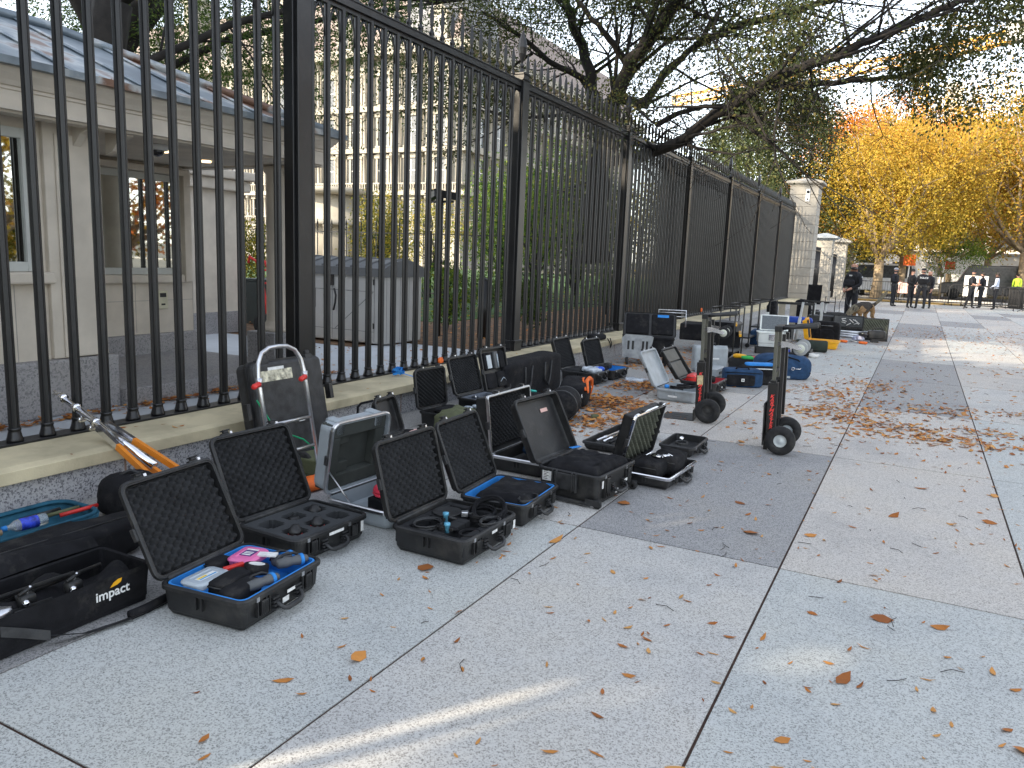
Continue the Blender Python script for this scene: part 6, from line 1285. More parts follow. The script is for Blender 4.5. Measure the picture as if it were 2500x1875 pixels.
def win(u, zr, face, key):
    z0, z1 = zr; M = T(-u, 0, z0) if face == 'e' else T(0, u, z0) @ RZ(PI/2)
    k = (key,)
    if k not in proto:
        h_ = z1-z0; mb = MB(); mb.box(-1.0, -.72, -.22, 0, 0, h_); mb.box(.72, 1.0, -.22, 0, 0, h_); mb.box(-1.15, 1.15, -.35, 0, h_, h_+.28); mb.box(-1.1, 1.1, -.3, 0, -.22, 0)
        if key in (2, 1, 3): mb.prism([(-1.25, h_+.3), (1.25, h_+.3), (0, h_+.85)], 0, .4, M=T(0, -.4, 0) @ YP)
        w_ = mb.build('window', EB, eb); mb = MB(); mb.box(-.72, .72, -.06, -.02, 0, h_); p = mb.build('pane', EW, w_)
        mb = MB(); mb.box(-.04, .04, -.09, -.06, 0, h_); mb.box(-.72, .72, -.09, -.06, h_*.5, h_*.5+.08); mb.build('sash', WHT, w_); proto[k] = w_
        w_.matrix_basis = M; return
    c = copy_tree(proto[k], eb); c.matrix_basis = M
nwin = 0
for u in [3.0+4.2*i for i in range(12)]:
    for r_i, zr in enumerate(rows):
        if nwin < 62: win(u, zr, 'e', r_i); nwin += 1
for u in [4.0+4.6*i for i in range(8)]:
    for r_i, zr in enumerate(rows): win(u, zr, 'n', r_i) if nwin < 98 else None; nwin += 1
mb = MB()
for face, us in (('e', [q for i in range(14) for q in (3.0+4.2*i-1.6, 3.0+4.2*i+1.6)]), ('n', [q for i in range(9) for q in (4+4.6*i-1.7, 4+4.6*i+1.7)])):
    for u in us:
        M = T(-u, 0, 0) if face == 'e' else T(0, u, 0) @ RZ(PI/2)
        for z0, z1 in ((4.8, 8.45), (9.0, 13.5), (14.05, 18.4), (19.0, 24.6)):
            mb.lathe([(.30, z0), (.30, z0+.25), (.22, z0+.3), (.20, z1-.4), (.32, z1-.35), (.32, z1)], 8, M=M @ T(0, -.42, 0))
tag(mb.build('columns', EB, eb), kind='stuff')
mb = MB()
for face, L_ in (('e', 58), ('n', 40)):
    for z in (9.0, 4.8):
        k = 0
        while k*.35 < L_:
            u = k*.35; M = T(-u, 0, 0) if face == 'e' else T(0, u, 0) @ RZ(PI/2); mb.box(-.07, .07, -.85, -.72, z, z+.75, M=M); k += 1
        M = Matrix() if face == 'e' else RZ(PI/2)
        if face == 'e': mb.box(-L_, .85, -.9, -.68, z+.75, z+.92)
        else: mb.box(.68, .9, -.9, L_, z+.75, z+.92)
tag(mb.build('balusters', EB, eb), kind='stuff')
# curved entrance pavilion
mb = MB(); mb.lathe([(5.2, 4.6), (5.4, 4.7), (5.4, 5.2), (5.0, 5.25)], 24, M=T(-19, -.5, 0)); mb.lathe([(5.2, 8.4), (5.8, 8.6), (5.8, 9.1), (5, 9.2)], 24, M=T(-19, -.5, 0)); mb.lathe([(4.3, 0), (4.3, 8.4)], 24, M=T(-19, .8, 0)); mb.build('entrance_bay', EB, eb)
mb = MB()
for k in range(7): a = PI+PI*k/6; mb.lathe([(.35, 0), (.28, .3), (.25, 4.3), (.38, 4.6)], 8, M=T(-19+4.9*math.cos(a), -.5+4.9*math.sin(a), 0))
mb.build('porch_columns', EB, eb)
for k, (u, z) in enumerate(((30, 33), (46, 33))): mb = MB(T(-u, 2, 0)); mb.box(-1.4, 1.4, -1, 1.5, 26, 34+k); mb.box(-1.7, 1.7, -1.3, 1.8, 34+k, 34.6+k); mb.build('chimney', EB, eb)
for k in range(8): mb = MB(T(-3.5-7*k, .6, 0)); mb.box(-1.1, 1.1, -.8, 1.5, 26, 29); mb.prism([(-1.4, 29), (1.4, 29), (0, 30.3)], 0, 2.6, M=T(0, -1.0, 0) @ YP); d_ = mb.build('dormer', EB, eb); mb = MB(T(-3.5-7*k, .6, 0)); mb.box(-.6, .6, -.84, -.8, 26.5, 28.7); mb.build('dormer_pane', EW, d_)
# corner dome-like mansard with pale top
mb = MB(); mb.lathe([(6.2, 26), (5.8, 29), (5.0, 32), (3.6, 34.5), (1.5, 35.8), (.1, 36.2)], 12, M=T(-5.5, 5.5, 0)); mb.build('corner_mansard', pm('slate_roof', (.20, .20, .21), .7, var=.15), eb)

# ================================================================ things far beyond the barrier
CB = thing('office_block', 'low pale office block with dark window band across the street', 'building', (2, 112, 0))
mb = MB(); mb.box(-30, 60, 0, 20, 0, 13); mb.build('wall', pm('pale_precast', (.55, .50, .43), .9, var=.05), CB)
for z in (1.2, 4.8, 8.6): mb = MB(); mb.box(-30.1, 60.1, -.3, -.02, z, z+2.2); mb.build('window_band', EW, CB)
mb = MB()
for k in range(24): mb.box(-30+3.8*k, -29.4+3.8*k, -.5, -.31, 0, 13)
mb.build('piers', MATS['pale_precast'], CB)
TW = thing('tower_block', 'pale concrete tower rising above the yellow trees', 'building', (1.7, 200, 0)); mb = MB(); mb.box(-1.7, 1.7, 0, 4, 0, 42.5); mb.build('shaft', pm('cream_concrete', (.60, .56, .47), .9, var=.06), TW)
mb = MB(); mb.box(-4, 40, 4.1, 20, 0, 31); mb.build('wing', MATS['cream_concrete'], TW); mb = MB()
for k in range(12): mb.box(3+3*k, 4.4+3*k, 3.9, 4.09, 25, 29.5)
mb.build('fins', EW, TW)
# tower crane
CR = thing('tower_crane', 'yellow tower crane standing above the far buildings', 'crane', (-6.0, 250, 0)); YC_ = pm('crane_yellow', (.75, .40, .06), .5, var=.08)
def truss(mb, a, b, w_, n, r=.16):
    a, b = Vector(a), Vector(b); d = (b-a).normalized(); s1 = d.cross(Vector((0, 1, 0)) if abs(d.y) < .9 else Vector((1, 0, 0))).normalized()*w_/2; s2 = d.cross(s1).normalized()*w_/2
    cs = [s1+s2, s1-s2, -s1-s2, -s1+s2]
    for c in cs: mb.tube([a+c, b+c], r, 4)
    for i in range(n):
        p, q = a.lerp(b, i/n), a.lerp(b, (i+1)/n)
        for k in range(4): mb.tube([p+cs[k], q+cs[(k+1) % 4]], r*.7, 4); mb.tube([p+cs[k], p+cs[(k+1) % 4]], r*.6, 4)
mb = MB(); truss(mb, (0, 0, 0), (0, 0, 58), 3.2, 22, .22); mb.build('mast', YC_, CR)
mb = MB(); truss(mb, (-70, 0, 52), (0, 0, 60), 2.6, 26, .2); mb.tube([(-60, 0, 55), (-25, 0, 64), (0, 0, 68), (20, 0, 66)], .14, 4); mb.build('jib', YC_, CR)
mb = MB(); truss(mb, (0, 0, 60), (34, 0, 66), 2.8, 12, .3); mb.build('counter_jib', YC_, CR)
mb = MB(); mb.box(-2.2, 2.2, -2.2, 2.2, 57, 61); mb.box(18, 30, -2, 2, 62, 67); mb.build('counterweight', pm('crane_white', (.7, .68, .62), .6), CR)
# signs and street things
SG = thing('orange_sign', 'orange road work sign on a white post behind the lone officer', 'sign', (-.80, 52.5, 0)); mb = MB(); mb.box(-.33, .33, -.02, .02, 2.0, 2.65, M=Matrix()); mb.build('panel', pm('sign_orange', (.95, .16, .02), .5), SG); mb = MB(); mb.tube([(0, .03, .6), (0, .03, 2.0)], .05, 6); mb.tube([(0, .03, .9), (-.3, .03, .1)], .04, 5); mb.tube([(0, .03, .9), (.3, .03, .1)], .04, 5); mb.build('stand', WHT, SG)
mb = MB(); mb.box(-.45, .45, -.03, .03, .45, 1.05); solo(mb, 'notice_board', LBP, 'pale pinkish board standing behind the lone officer barrier', 'board', (-.72, 48.3, 0))
NB = thing('notice_board', 'white board with a small red square behind the barrier', 'board', (2.0, 62.5, 1.6)); mb = MB(); mb.box(-.9, .9, -.03, .03, 0, 1.1); mb.build('panel', WHT, NB); mb = MB(); mb.box(-.7, -.1, -.036, -.031, .3, .85); mb.build('red_square', RED, NB); mb = MB(); mb.box(-.7, -.6, -.02, .02, -1.6, 0); mb.box(.6, .7, -.02, .02, -1.6, 0); mb.build('post', WHT, NB)
for i, (x, y, w_, h0, h1, lb) in enumerate(((2.55, 48.6, .55, .45, 1.55, 'tall white notice standing left of the barrier officers'), (5.35, 47.6, .55, .85, 1.4, 'white notice near the right picture edge'))): 
    t = thing('white_notice', lb, 'notice', (x, y, 0)); mb = MB(); mb.box(-w_, w_, -.02, .02, h0, h1); mb.build('panel', WHT, t); mb = MB(); mb.box(-.03, .03, .021, .05, 0, h0+.1); mb.build('post', STEEL, t)
# simple parked vehicles glimpsed under the trees
def car(loc, rz, label, L_, W_, H_, body, van=False):
    t = thing('parked_van' if van else 'parked_car', label, 'van' if van else 'car', loc, rz)
    pr = [(0, .35), (0, .95), (.25, 1.05), (1.0, 1.12), (1.55, H_-.04), (1.75, H_), (L_-.35, H_), (L_-.05, H_-.35), (L_, .9), (L_, .35)] if van else [(0, .32), (.02, .7), (.3, .82), (1.2, .9), (1.85, H_-.05), (2.1, H_), (3.0, H_), (3.7, .95), (L_-.05, .88), (L_, .35)]
    mb = MB(); mb.prism(pr, -W_/2, W_/2, M=T(0, 0, 0) @ YP); mb.build('body', body, t, bevel=.06)
    mb = MB(); gl = [(1.15, 1.15), (1.62, H_-.12), (L_-.4, H_-.12), (L_-.3, 1.2)] if van else [(1.35, .95), (1.95, H_-.1), (2.95, H_-.1), (3.45, .97)]
    mb.prism(gl, -W_/2-.012, W_/2+.012, M=YP); mb.build('side_glass', EW, t)
    for x in (.85, L_-.85):
        for s_ in (-1, 1): mb = MB(); mb.lathe([(.05, -.1), (.33, -.11), (.35, -.06), (.35, .06), (.33, .11), (.05, .1)], 20, M=T(x, s_*(W_/2-.06), .35) @ RX(PI/2)); mb.build('wheel', RUB, t)
    for s_ in (-1, 1): mb = MB(); mb.box(-.02, .03, s_*(W_/2-.35)-.14, s_*(W_/2-.35)+.14, .65, .80); mb.build('headlight', CLR, t)
    return t
car((-5.5, 57, 0), 0, 'white van parked on the cross road behind the left barrier', 5.2, 1.9, 2.1, pm('white_car_paint', (.75, .76, .78), .3, var=.02, coat=.6), True)
car((1.0, 58.5, 0), 0, 'dark grey van parked on the cross road behind the right barrier', 5.4, 1.9, 2.2, pm('dark_grey_car_paint', (.05, .052, .055), .3, var=.02, coat=.6), True)
car((8.2, 57.5, 0), 0, 'silver car parked on the cross road at the right', 4.6, 1.8, 1.45, pm('silver_car_paint', (.45, .47, .5), .3, .3, var=.02, coat=.6))
KI = thing('kiosk', 'grey glazed kiosk with flat roof behind the right tree', 'kiosk', (9.0, 68, 0)); mb = MB(); mb.box(-.0, 9, 0, 5, 0, 2.9); mb.build('wall', EW, KI); mb = MB(); mb.box(-.8, 9.8, -.8, 5.8, 2.9, 3.3); mb.build('roof', STEEL, KI); mb = MB()
for k in range(7): mb.box(-.05+1.5*k, .1+1.5*k, -.06, -.001, 0, 2.9)
mb.build('mullion', WHT, KI)
CN = thing('site_cabin', 'long white site cabin with blue door under the trees', 'cabin', (-6.0, 74, 0)); mb = MB(); mb.box(0, 14, 0, 3, .3, 3.1); mb.build('wall', WHT, CN); mb = MB(); mb.box(-.1, 14.1, -.1, 3.1, 3.1, 3.35); mb.build('roof', STEEL, CN)
for k in range(5): mb = MB(); mb.box(1+2.6*k, 2.4+2.6*k, -.03, -.001, 1.3, 2.4); mb.build('window', EW, CN)
mb = MB(); mb.box(6.1, 7.0, -.05, -.0011, .4, 2.5); mb.build('door', STEEL, CN)
for i, x in enumerate((5.2, 6.3)): mb = MB(); mb.loft(-.35, .35, -.4, .4, .08, [(.08, 0), (.04, .05), (0, .95), (-.04, 1.0), (.04, 1.08)], 4); solo(mb, 'waste_bin', RUB, ['black wheeled waste bin at the right edge, nearer one', 'black wheeled waste bin at the right edge, farther one'][i], 'bin', (x-.9, 46.6+i*.6, 0))
# ================================================================ trees
def leaf_cloud(name, P, size, mat, parent, seed=0, aspect=.55, droop=.4, lv=None, kind=None):
    """P: (n,3) leaf positions; every leaf is a folded pair of triangles"""
    rg = np.random.default_rng(seed); n = len(P)
    if n == 0: return None
    d = rg.normal(size=(n, 3)); d[:, 2] -= droop; d /= np.linalg.norm(d, axis=1)[:, None]
    a = rg.normal(size=(n, 3)); s = np.cross(d, a); s /= np.linalg.norm(s, axis=1)[:, None]; nn = np.cross(d, s)
    L = size*rg.uniform(.6, 1.25, n)[:, None]; w_ = L*aspect*.5
    v0 = P; v1 = P+d*L*.45+s*w_+nn*L*.08; v2 = P+d*L; v3 = P+d*L*.45-s*w_+nn*L*.08
    V = np.stack([v0, v1, v2, v3], 1).reshape(-1, 3).astype(np.float32)
    me = bpy.data.meshes.new(name); me.vertices.add(4*n); me.vertices.foreach_set('co', V.ravel())
    base = (np.arange(n)*4)[:, None]; F = np.concatenate([base+np.array([0, 1, 2]), base+np.array([0, 2, 3])], 1).reshape(-1)
    me.loops.add(6*n); me.loops.foreach_set('vertex_index', F.astype(np.int32)); me.polygons.add(2*n)
    me.polygons.foreach_set('loop_start', (np.arange(2*n)*3).astype(np.int32)); me.polygons.foreach_set('loop_total', np.full(2*n, 3, np.int32))
    at = me.attributes.new('lv', 'FLOAT', 'FACE'); val = rg.uniform(0, 1, n) if lv is None else np.clip(lv+rg.normal(0, .13, n), 0, 1)
    at.data.foreach_set('value', np.repeat(val, 2).astype(np.float32))
    me.update(calc_edges=True); me.materials.append(mat)
    o = bpy.data.objects.new(name, me); col.objects.link(o)
    if parent is not None: o.parent = parent
    if kind: o['kind'] = kind
    return o
BARK = pm('grey_brown_bark', (.022, .019, .017), .95, var=.35, scale=5, bump=.9, bscale=14)
BARKT = pm('tan_bark', (.26, .20, .13), .95, var=.35, scale=4, bump=.8, bscale=16)
def branchset(rg, start, dirv, length, r, depth, out, tips, curve=.25, up=.05, split=(2, 4), spread=.7, mind=0):
    pts = [Vector(start)]; rs = [r]; d = Vector(dirv).normalized(); n = max(3, int(length/.6)) if length > 2 else 3
    for i in range(n):
        d = (d+Vector((rg.gauss(0, curve), rg.gauss(0, curve), rg.gauss(0, curve)+up))*.35).normalized()
        pts.append(pts[-1]+d*length/n); rs.append(r*(1-.5*(i+1)/n))
        if depth > 0 and i >= n*.3 and rg.random() < .55:
            dd = (d+Vector((rg.gauss(0, spread), rg.gauss(0, spread), rg.gauss(0, spread*.7)))).normalized()
            branchset(rg, pts[-1], dd, length*rg.uniform(.4, .65), rs[-1]*.55, depth-1, out, tips, curve, up, split, spread)
    out.append((pts, rs))
    if depth > 0:
        for _ in range(rg.randint(*split)):
            dd = (d+Vector((rg.gauss(0, spread), rg.gauss(0, spread), rg.gauss(0, spread*.7)))).normalized()
            branchset(rg, pts[-1], dd, length*rg.uniform(.5, .75), rs[-1]*.7, depth-1, out, tips, curve, up, split, spread)
    else:
        for k, p in enumerate(pts[1:]): tips.append(p)
def make_tree(name, label, limbs, seed, leafm, leaf, per_tip, clump, bark=BARK, depth=2, group=None, cat='tree', aspect=.55, cut=None, spread=.7, lvf=None, up=.05, twig=6, trunk_pts=None, droop=.4, extra_tips=None):
    """limbs: list of (points, r0, r1, sublen) in world space; first is the trunk"""
    rg = random.Random(seed); t = thing(name, label, cat, tuple(limbs[0][0][0]), 0, group); off = Vector(limbs[0][0][0]); tips = []
    mbt = MB(T(*(-off))); mbb = MB(T(*(-off)))
    for li, (pts, r0, r1, sub) in enumerate(limbs):
        pts = [Vector(p) for p in pts]; N_ = len(pts); fine = []
        for i in range(N_-1):
            for k in range(4): fine.append(pts[i].lerp(pts[i+1], k/4)+Vector((rg.gauss(0, r0*.12), rg.gauss(0, r0*.12), rg.gauss(0, r0*.12)))*(0 if i+k == 0 else 1))
        fine.append(pts[-1]); rs = [r0+(r1-r0)*i/(len(fine)-1) for i in range(len(fine))]
        if li == 0: rs[0] *= 1.25
        (mbt if li == 0 else mbb).tube(fine, rs, 10 if li == 0 else 7)
        if sub:
            for i in range(2 if li else int(len(fine)*.6), len(fine)):
                if rg.random() < .8 or i == len(fine)-1:
                    dr = (fine[i]-fine[i-1]).normalized()
                    dd = (dr*.6+Vector((rg.gauss(0, spread), rg.gauss(0, spread), rg.gauss(0, spread*.8)))).normalized(); o_ = []
                    branchset(rg, fine[i], dd, sub*rg.uniform(.6, 1.1), rs[i]*.45, depth, o_, tips, up=up, spread=spread)
                    for p_, r_ in o_: mbb.tube(p_, [max(q*.8, .0035) for q in r_], 4 if r_[0] < .03 else 5)
    mbt.build('trunk', bark, t, recalc=False)
    if mbb.v: mbb.build('limbs', bark, t, recalc=False)
    ng = np.random.default_rng(seed); C = np.array([tuple(p) for p in tips]); 
    if extra_tips is not None: C = np.concatenate([C, extra_tips])
    if cut is not None: C = C[cut(C)]
    P = (C[:, None, :]+ng.normal(size=(len(C), per_tip, 3))*clump).reshape(-1, 3)
    lv = None
    if lvf is not None: lv = lvf(P)
    leaf_cloud('crown', P-np.array(tuple(off)), leaf, leafm, t, seed, aspect, lv=lv, droop=droop); return t, C
LG = leafmat('green_oak_leaves', [(.03, .055, .012), (.05, .09, .02), (.08, .13, .028), (.13, .17, .04)], trans=.5)
LO = leafmat('olive_leaves', [(.035, .05, .018), (.06, .08, .026), (.085, .10, .03), (.17, .14, .04)], trans=.5)
LY = leafmat('golden_leaves', [(.22, .20, .03), (.42, .31, .035), (.58, .37, .05), (.60, .28, .06)], trans=.45)
LOR = leafmat('orange_leaves', [(.45, .28, .03), (.62, .34, .03), (.66, .22, .03), (.60, .14, .03)], trans=.4)
LYG = leafmat('yellow_green_leaves', [(.05, .07, .012), (.13, .15, .02), (.32, .27, .03), (.55, .38, .03)], trans=.4)
LB = leafmat('bright_green_leaves', [(.04, .09, .012), (.08, .17, .02), (.16, .26, .03), (.30, .32, .04)], trans=.4)
LD_ = leafmat('dark_evergreen_leaves', [(.02, .035, .012), (.04, .06, .018), (.075, .09, .025), (.12, .12, .04)], trans=.15)
def ell(c, r, n, seed):
    ng = np.random.default_rng(seed); u = ng.normal(size=(n, 3)); u /= np.linalg.norm(u, axis=1)[:, None]; u *= ng.uniform(.3, 1, (n, 1))
    q = u*np.array(r)+np.array(c); k = np.sin(q[:, 0]*1.9+seed)+np.sin(q[:, 1]*1.7)+np.sin(q[:, 2]*2.3); return q[k > -.6]
def W(px, py, Y): return tuple(GY(px, py, Y))
# ---- big tree whose limbs reach over the fence (trunk among the garden plants)
bt_ = [([W(1455, 640, 17), W(1455, 520, 17), W(1462, 400, 17), W(1478, 320, 17)], .30, .24, 0),
       ([W(1478, 320, 17), W(1506, 231, 16.8), W(1538, 160, 16.5), W(1570, 115, 16), W(1633, 42, 15.5), W(1675, -20, 15), W(1700, -120, 14.5)], .19, .08, 2.2),
       ([W(1478, 320, 17), W(1450, 240, 17.2), W(1440, 170, 17.4), W(1400, 60, 17.6), W(1370, -30, 18), W(1340, -140, 18)], .17, .07, 2.2),
       ([W(1506, 235, 16.8), W(1575, 255, 17), W(1620, 180, 17.5), W(1700, 110, 18), W(1760, 20, 18)], .12, .05, 2.0),
       ([W(1535, 160, 16.6), W(1500, 110, 16.2), W(1460, 60, 15.8), W(1400, -10, 15.5)], .09, .04, 1.8),
       ([W(1462, 400, 17), W(1560, 385, 16), W(1662, 347, 15), W(1730, 290, 14.6), W(1800, 250, 14.2), W(1866, 199, 14), W(1930, 175, 14), W(1990, 150, 14), W(2060, 130, 14), W(2125, 95, 14), W(2190, 74, 14), W(2300, 20, 14), W(2380, -10, 14)], .12, .045, 1.7),
       ([W(1866, 210, 14), W(1940, 208, 14.4), W(2010, 203, 14.8), W(2100, 195, 15.2), W(2200, 188, 15.6), W(2290, 150, 16)], .07, .03, 1.3),
       ([W(1600, 305, 16), W(1660, 275, 16), W(1720, 258, 16), W(1790, 262, 16), W(1850, 300, 16)], .06, .025, 1.1),
       ([W(1700, 110, 18), W(1800, 60, 17), W(1900, 40, 16), W(2000, 10, 15.5), W(2100, -30, 15)], .09, .04, 1.9),
       ([W(1440, 200, 17.4), W(1340, 150, 17), W(1260, 80, 16.5), W(1180, 30, 16)], .08, .035, 1.7),
       ([W(1300, 130, 17), W(1240, 170, 17), W(1200, 240, 17)], .04, .02, 1.0)]
def cutbt(C):
    cl_ = np.sin(C[:, 0]*1.9)+np.sin(C[:, 1]*1.3+1)+np.sin(C[:, 2]*2.4+2); C_ = (cl_ > -.9) & ~((C[:, 0] > -2.2) & (cl_ < .5)) & ~((C[:, 0] > -4.6) & (C[:, 0] < -1.0) & (C[:, 2] < 5.9) & (cl_ < .7))
    # keep the crown off the lower sky gap between the fence tops and the big low limb
    return C_ & (C[:, 2] > 3.9) & ~((C[:, 0] > -5.0) & (C[:, 2] < 4.3)) & ~((C[:, 0] > 1.3) & (C[:, 2] > 6.9))
make_tree('overhanging_tree', 'big olive leaved tree leaning its dark limbs over the fence and pavement', bt_, 21, LO, .064, 34, .23, depth=2, cut=cutbt, aspect=.6)
# hanging twigs of that tree reaching lower at the right are part of its own limbs above
# ---- dark green oaks behind the booth
lt = [([(-17.5, 12.0, .27), (-17.3, 12.0, 3), (-17.0, 12.1, 6)], .55, .45, 0), ([(-17.0, 12.1, 6), (-15.5, 13, 8), (-13.5, 14.5, 9.5), (-11, 16, 10.5)], .25, .08, 3.0),
      ([(-17.1, 12.0, 4.8), (-14.6, 13.5, 6.3), (-12.2, 15, 7.0), (-10, 16.2, 7.4)], .10, .03, 2.4), ([(-17.0, 12.1, 6), (-18, 11, 9), (-17.5, 10, 12)], .3, .1, 3.2), ([(-17.0, 12, 5.5), (-16.5, 14, 8), (-16.5, 17, 10)], .22, .07, 3.0)]
make_tree('oak_tree', 'large dark green oak with thick trunk behind the guard booth roof, left of two', lt, 31, LG, .10, 14, .33, depth=2, aspect=.4, cut=lambda C: C[:, 2] > 4.6, extra_tips=np.concatenate([ell((-17.8, 13.6, 6.6), (4.0, 2.2, 2.0), 1500, 1), ell((-22, 16.5, 8.0), (5, 3, 2.6), 900, 5)]))
lt = [([(-14.6, 9.6, .27), (-14.4, 9.7, 3), (-13.8, 10, 6)], .42, .33, 0), ([(-13.8, 10, 6), (-12.5, 11.5, 8), (-10.5, 13, 9), (-8.5, 15, 9.2)], .20, .05, 2.4), ([(-14.3, 9.8, 4.4), (-12.6, 11.6, 5.9), (-11.0, 13.2, 6.7), (-9.6, 14.8, 6.9)], .09, .03, 2.0),
      ([(-13.8, 10, 6), (-14, 9, 9), (-13, 8.5, 11)], .2, .07, 2.5)]
make_tree('oak_tree', 'dark green oak with forked trunk at the upper left, right of two', lt, 32, LG, .085, 22, .22, depth=2, aspect=.4, cut=lambda C: (C[:, 2] > 4.85+.35*np.sin(C[:, 0]*2.1)+.25*np.clip(C[:, 0]+12, 0, 3)) & (np.sin(C[:, 0]*2.3)+np.sin(C[:, 1]*2.0)+np.sin(C[:, 2]*2.9) > -.5), extra_tips=np.concatenate([ell((-13.6, 13.0, 6.1), (2.4, 1.6, 1.5), 620, 2), ell((-11.0, 13.6, 6.2), (1.9, 1.4, 1.0), 330, 3)]))
# foliage screen between the fence bays and the granite block
lt = [([(-27, 42, .27), (-27, 42, 4), (-26.5, 42, 7)], .3, .22, 0), ([(-26.5, 42, 7), (-25, 42, 10), (-23, 42, 12)], .16, .05, 2.6), ([(-26.7, 42, 5), (-29, 42, 8), (-31, 43, 11)], .16, .05, 2.6), ([(-26.5, 42, 7), (-27.5, 41, 11), (-27, 41, 14)], .16, .05, 2.6)]
# ---- shrubs and small trees behind the fence
def bush(name, label, c, rad, mat, n, leaf, seed, cat='shrub', stem=True, aspect=.6, group=None, lvf=None):
    rg = np.random.default_rng(seed); t = thing(name, label, cat, (c[0], c[1], .262), 0, group); k = max(8, n//90)
    ct = rg.normal(size=(k, 3)); ct /= np.linalg.norm(ct, axis=1)[:, None]; ct *= rg.uniform(.35, 1, (k, 1)); ct *= np.array(rad)*.85; ct[:, 2] += rad[2]
    P = (ct[:, None, :]+rg.normal(size=(k, n//k, 3))*np.array(rad)*.16).reshape(-1, 3); P = P[P[:, 2] > .02]
    lv = None if lvf is None else lvf(P)
    leaf_cloud('crown', P, leaf, mat, t, seed, aspect, lv=lv)
    if stem:
        r_ = random.Random(seed); mb = MB()
        for i in range(14): q = Vector(tuple(ct[r_.randrange(k)])); mb.tube([(0, 0, 0), (q.x*.2, q.y*.2, q.z*.5), tuple(q)], [.05*rad[2]/2, .03*rad[2]/2, .01], 5)
        mb.build('stems', BARK, t, recalc=False)
    return t
bush('bright_tree', 'bright yellow green small tree in front of the granite block, left of the camera pole', (-19.5, 26, 0), (1.9, 1.4, 2.1), LYG, 5200, .10, 41, 'tree')
bush('bright_tree', 'bright green small tree just right of the camera pole', (-13.2, 24.5, 0), (2.0, 1.5, 2.5), LB, 6500, .10, 42, 'tree')
bush('green_tree', 'dense green small tree seen through the second fence bay', (-11.0, 22.5, 0), (1.6, 1.6, 2.6), LB, 6500, .09, 43, 'tree')
for i, (x, y, rx, rz_, m_, lb) in enumerate(((-11.5, 27, 2.6, 3.0, LO, 'olive tree mass seen through the third fence bay'), (-9.5, 33, 2.8, 3.2, LYG, 'yellow green tree mass seen through the fourth fence bay'), (-8.8, 41, 3.0, 3.6, LO, 'olive tree mass behind the far fence bays'), (-14.5, 34, 3.0, 4.0, LG, 'dark green tree mass deep in the garden'), (-20, 38, 3.5, 3.4, LB, 'sunlit green tree deep in the garden near the granite block'), (-33, 50, 4, 3.2, LYG, 'yellow tree at the foot of the granite block, far left'))):
    bush('garden_tree', lb, (x, y, 0), (rx, rx*.8, rz_), m_, 6000, .14, 50+i, 'tree')
for i, (x, y, rx, rz_, m_, lb) in enumerate(((-7.6, 12.0, .55, .70, LB, 'low leafy green shrub just right of the shed'), (-6.6, 13.4, .5, .62, LG, 'low dark green shrub right behind the fence base'), (-12.5, 15.5, 1.6, .55, LG, 'low dark hedge behind the shed, left part'), (-9.0, 16.0, 1.4, .6, LG, 'low dark hedge behind the shed, right part'), (-7.0, 18.5, .9, .7, LG, 'rounded dark shrub behind the third fence bay'), (-6.6, 24, 1.2, .9, LO, 'rounded olive shrub behind the fourth fence bay'))):
    bush('low_shrub', lb, (x, y, 0), (rx, rx*.8, rz_), m_, 3200, .055, 70+i)
bush('garden_tree', 'yellow green bush seen between the porch column and the annexe', (-15.6, 14.5, 0), (1.6, 1.2, 1.2), LYG, 5000, .08, 63, 'tree')
bush('garden_tree', 'pale green tree rising behind the shed lid', (-16.5, 21.5, 0), (1.3, 1.2, 1.7), LYG, 4200, .09, 64, 'tree')
# tan trunk seen through the third bay
# ---- golden street trees
def gold(c, H_, R_, seed, mat, label, n, base=2.6, leaf=.16, trunk=.22, bark=BARKT, lvf=None):
    rg = random.Random(seed); t = thing('street_tree', label, 'tree', (c[0], c[1], 0), 0, 'golden autumn trees beyond the barriers'); mb = MB()
    mb.tube([(0, 0, 0), (.03, 0, base*.5), (0, .05, base)], [trunk*1.25, trunk, trunk*.95], 12); mb.build('trunk', bark, t, recalc=False); mb = MB(); tips = []
    for k in range(9):
        a = 2*PI*k/9+rg.uniform(-.3, .3); e = rg.uniform(.5, 1.25); d = Vector((math.cos(a)*math.cos(e), math.sin(a)*math.cos(e), math.sin(e))); o_ = []
        branchset(rg, (0, .05, base-.1), d, (H_-base)*rg.uniform(.45, .65), trunk*.55, 2, o_, tips, curve=.25, up=.12, spread=.5, split=(2, 3))
        for p_, r_ in o_: mb.tube(p_, [max(q, .012) for q in r_], 5)
    mb.build('limbs', bark, t, recalc=False)
    ng = np.random.default_rng(seed); cz = (H_+base)/2+.3; hz = (H_-base)/2+.3; m = n//40
    u = ng.normal(size=(m, 3)); u /= np.linalg.norm(u, axis=1)[:, None]; u *= ng.uniform(.45, 1, (m, 1))**.6; ct = u*np.array([R_, R_, hz])+np.array([0, 0, cz]); ct[:, :2] *= (1-.28*((ct[:, 2]-cz)/hz))[:, None]
    ct = np.concatenate([ct, np.array([tuple(p) for p in tips])[:m]]); P = (ct[:, None, :]+ng.normal(size=(len(ct), 32, 3))*.36).reshape(-1, 3); P = P[P[:, 2] > base*.72]
    leaf_cloud('crown', P, leaf*.8, mat, t, seed, .75, lv=lvf(P) if lvf else None); return t
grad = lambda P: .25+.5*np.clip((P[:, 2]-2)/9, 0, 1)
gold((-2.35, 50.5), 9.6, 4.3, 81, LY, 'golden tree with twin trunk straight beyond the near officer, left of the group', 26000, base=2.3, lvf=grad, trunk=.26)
gold((-1.2, 53.5), 9.8, 4.0, 82, LY, 'golden tree right behind the twin trunked one', 22000, base=2.6, lvf=grad)
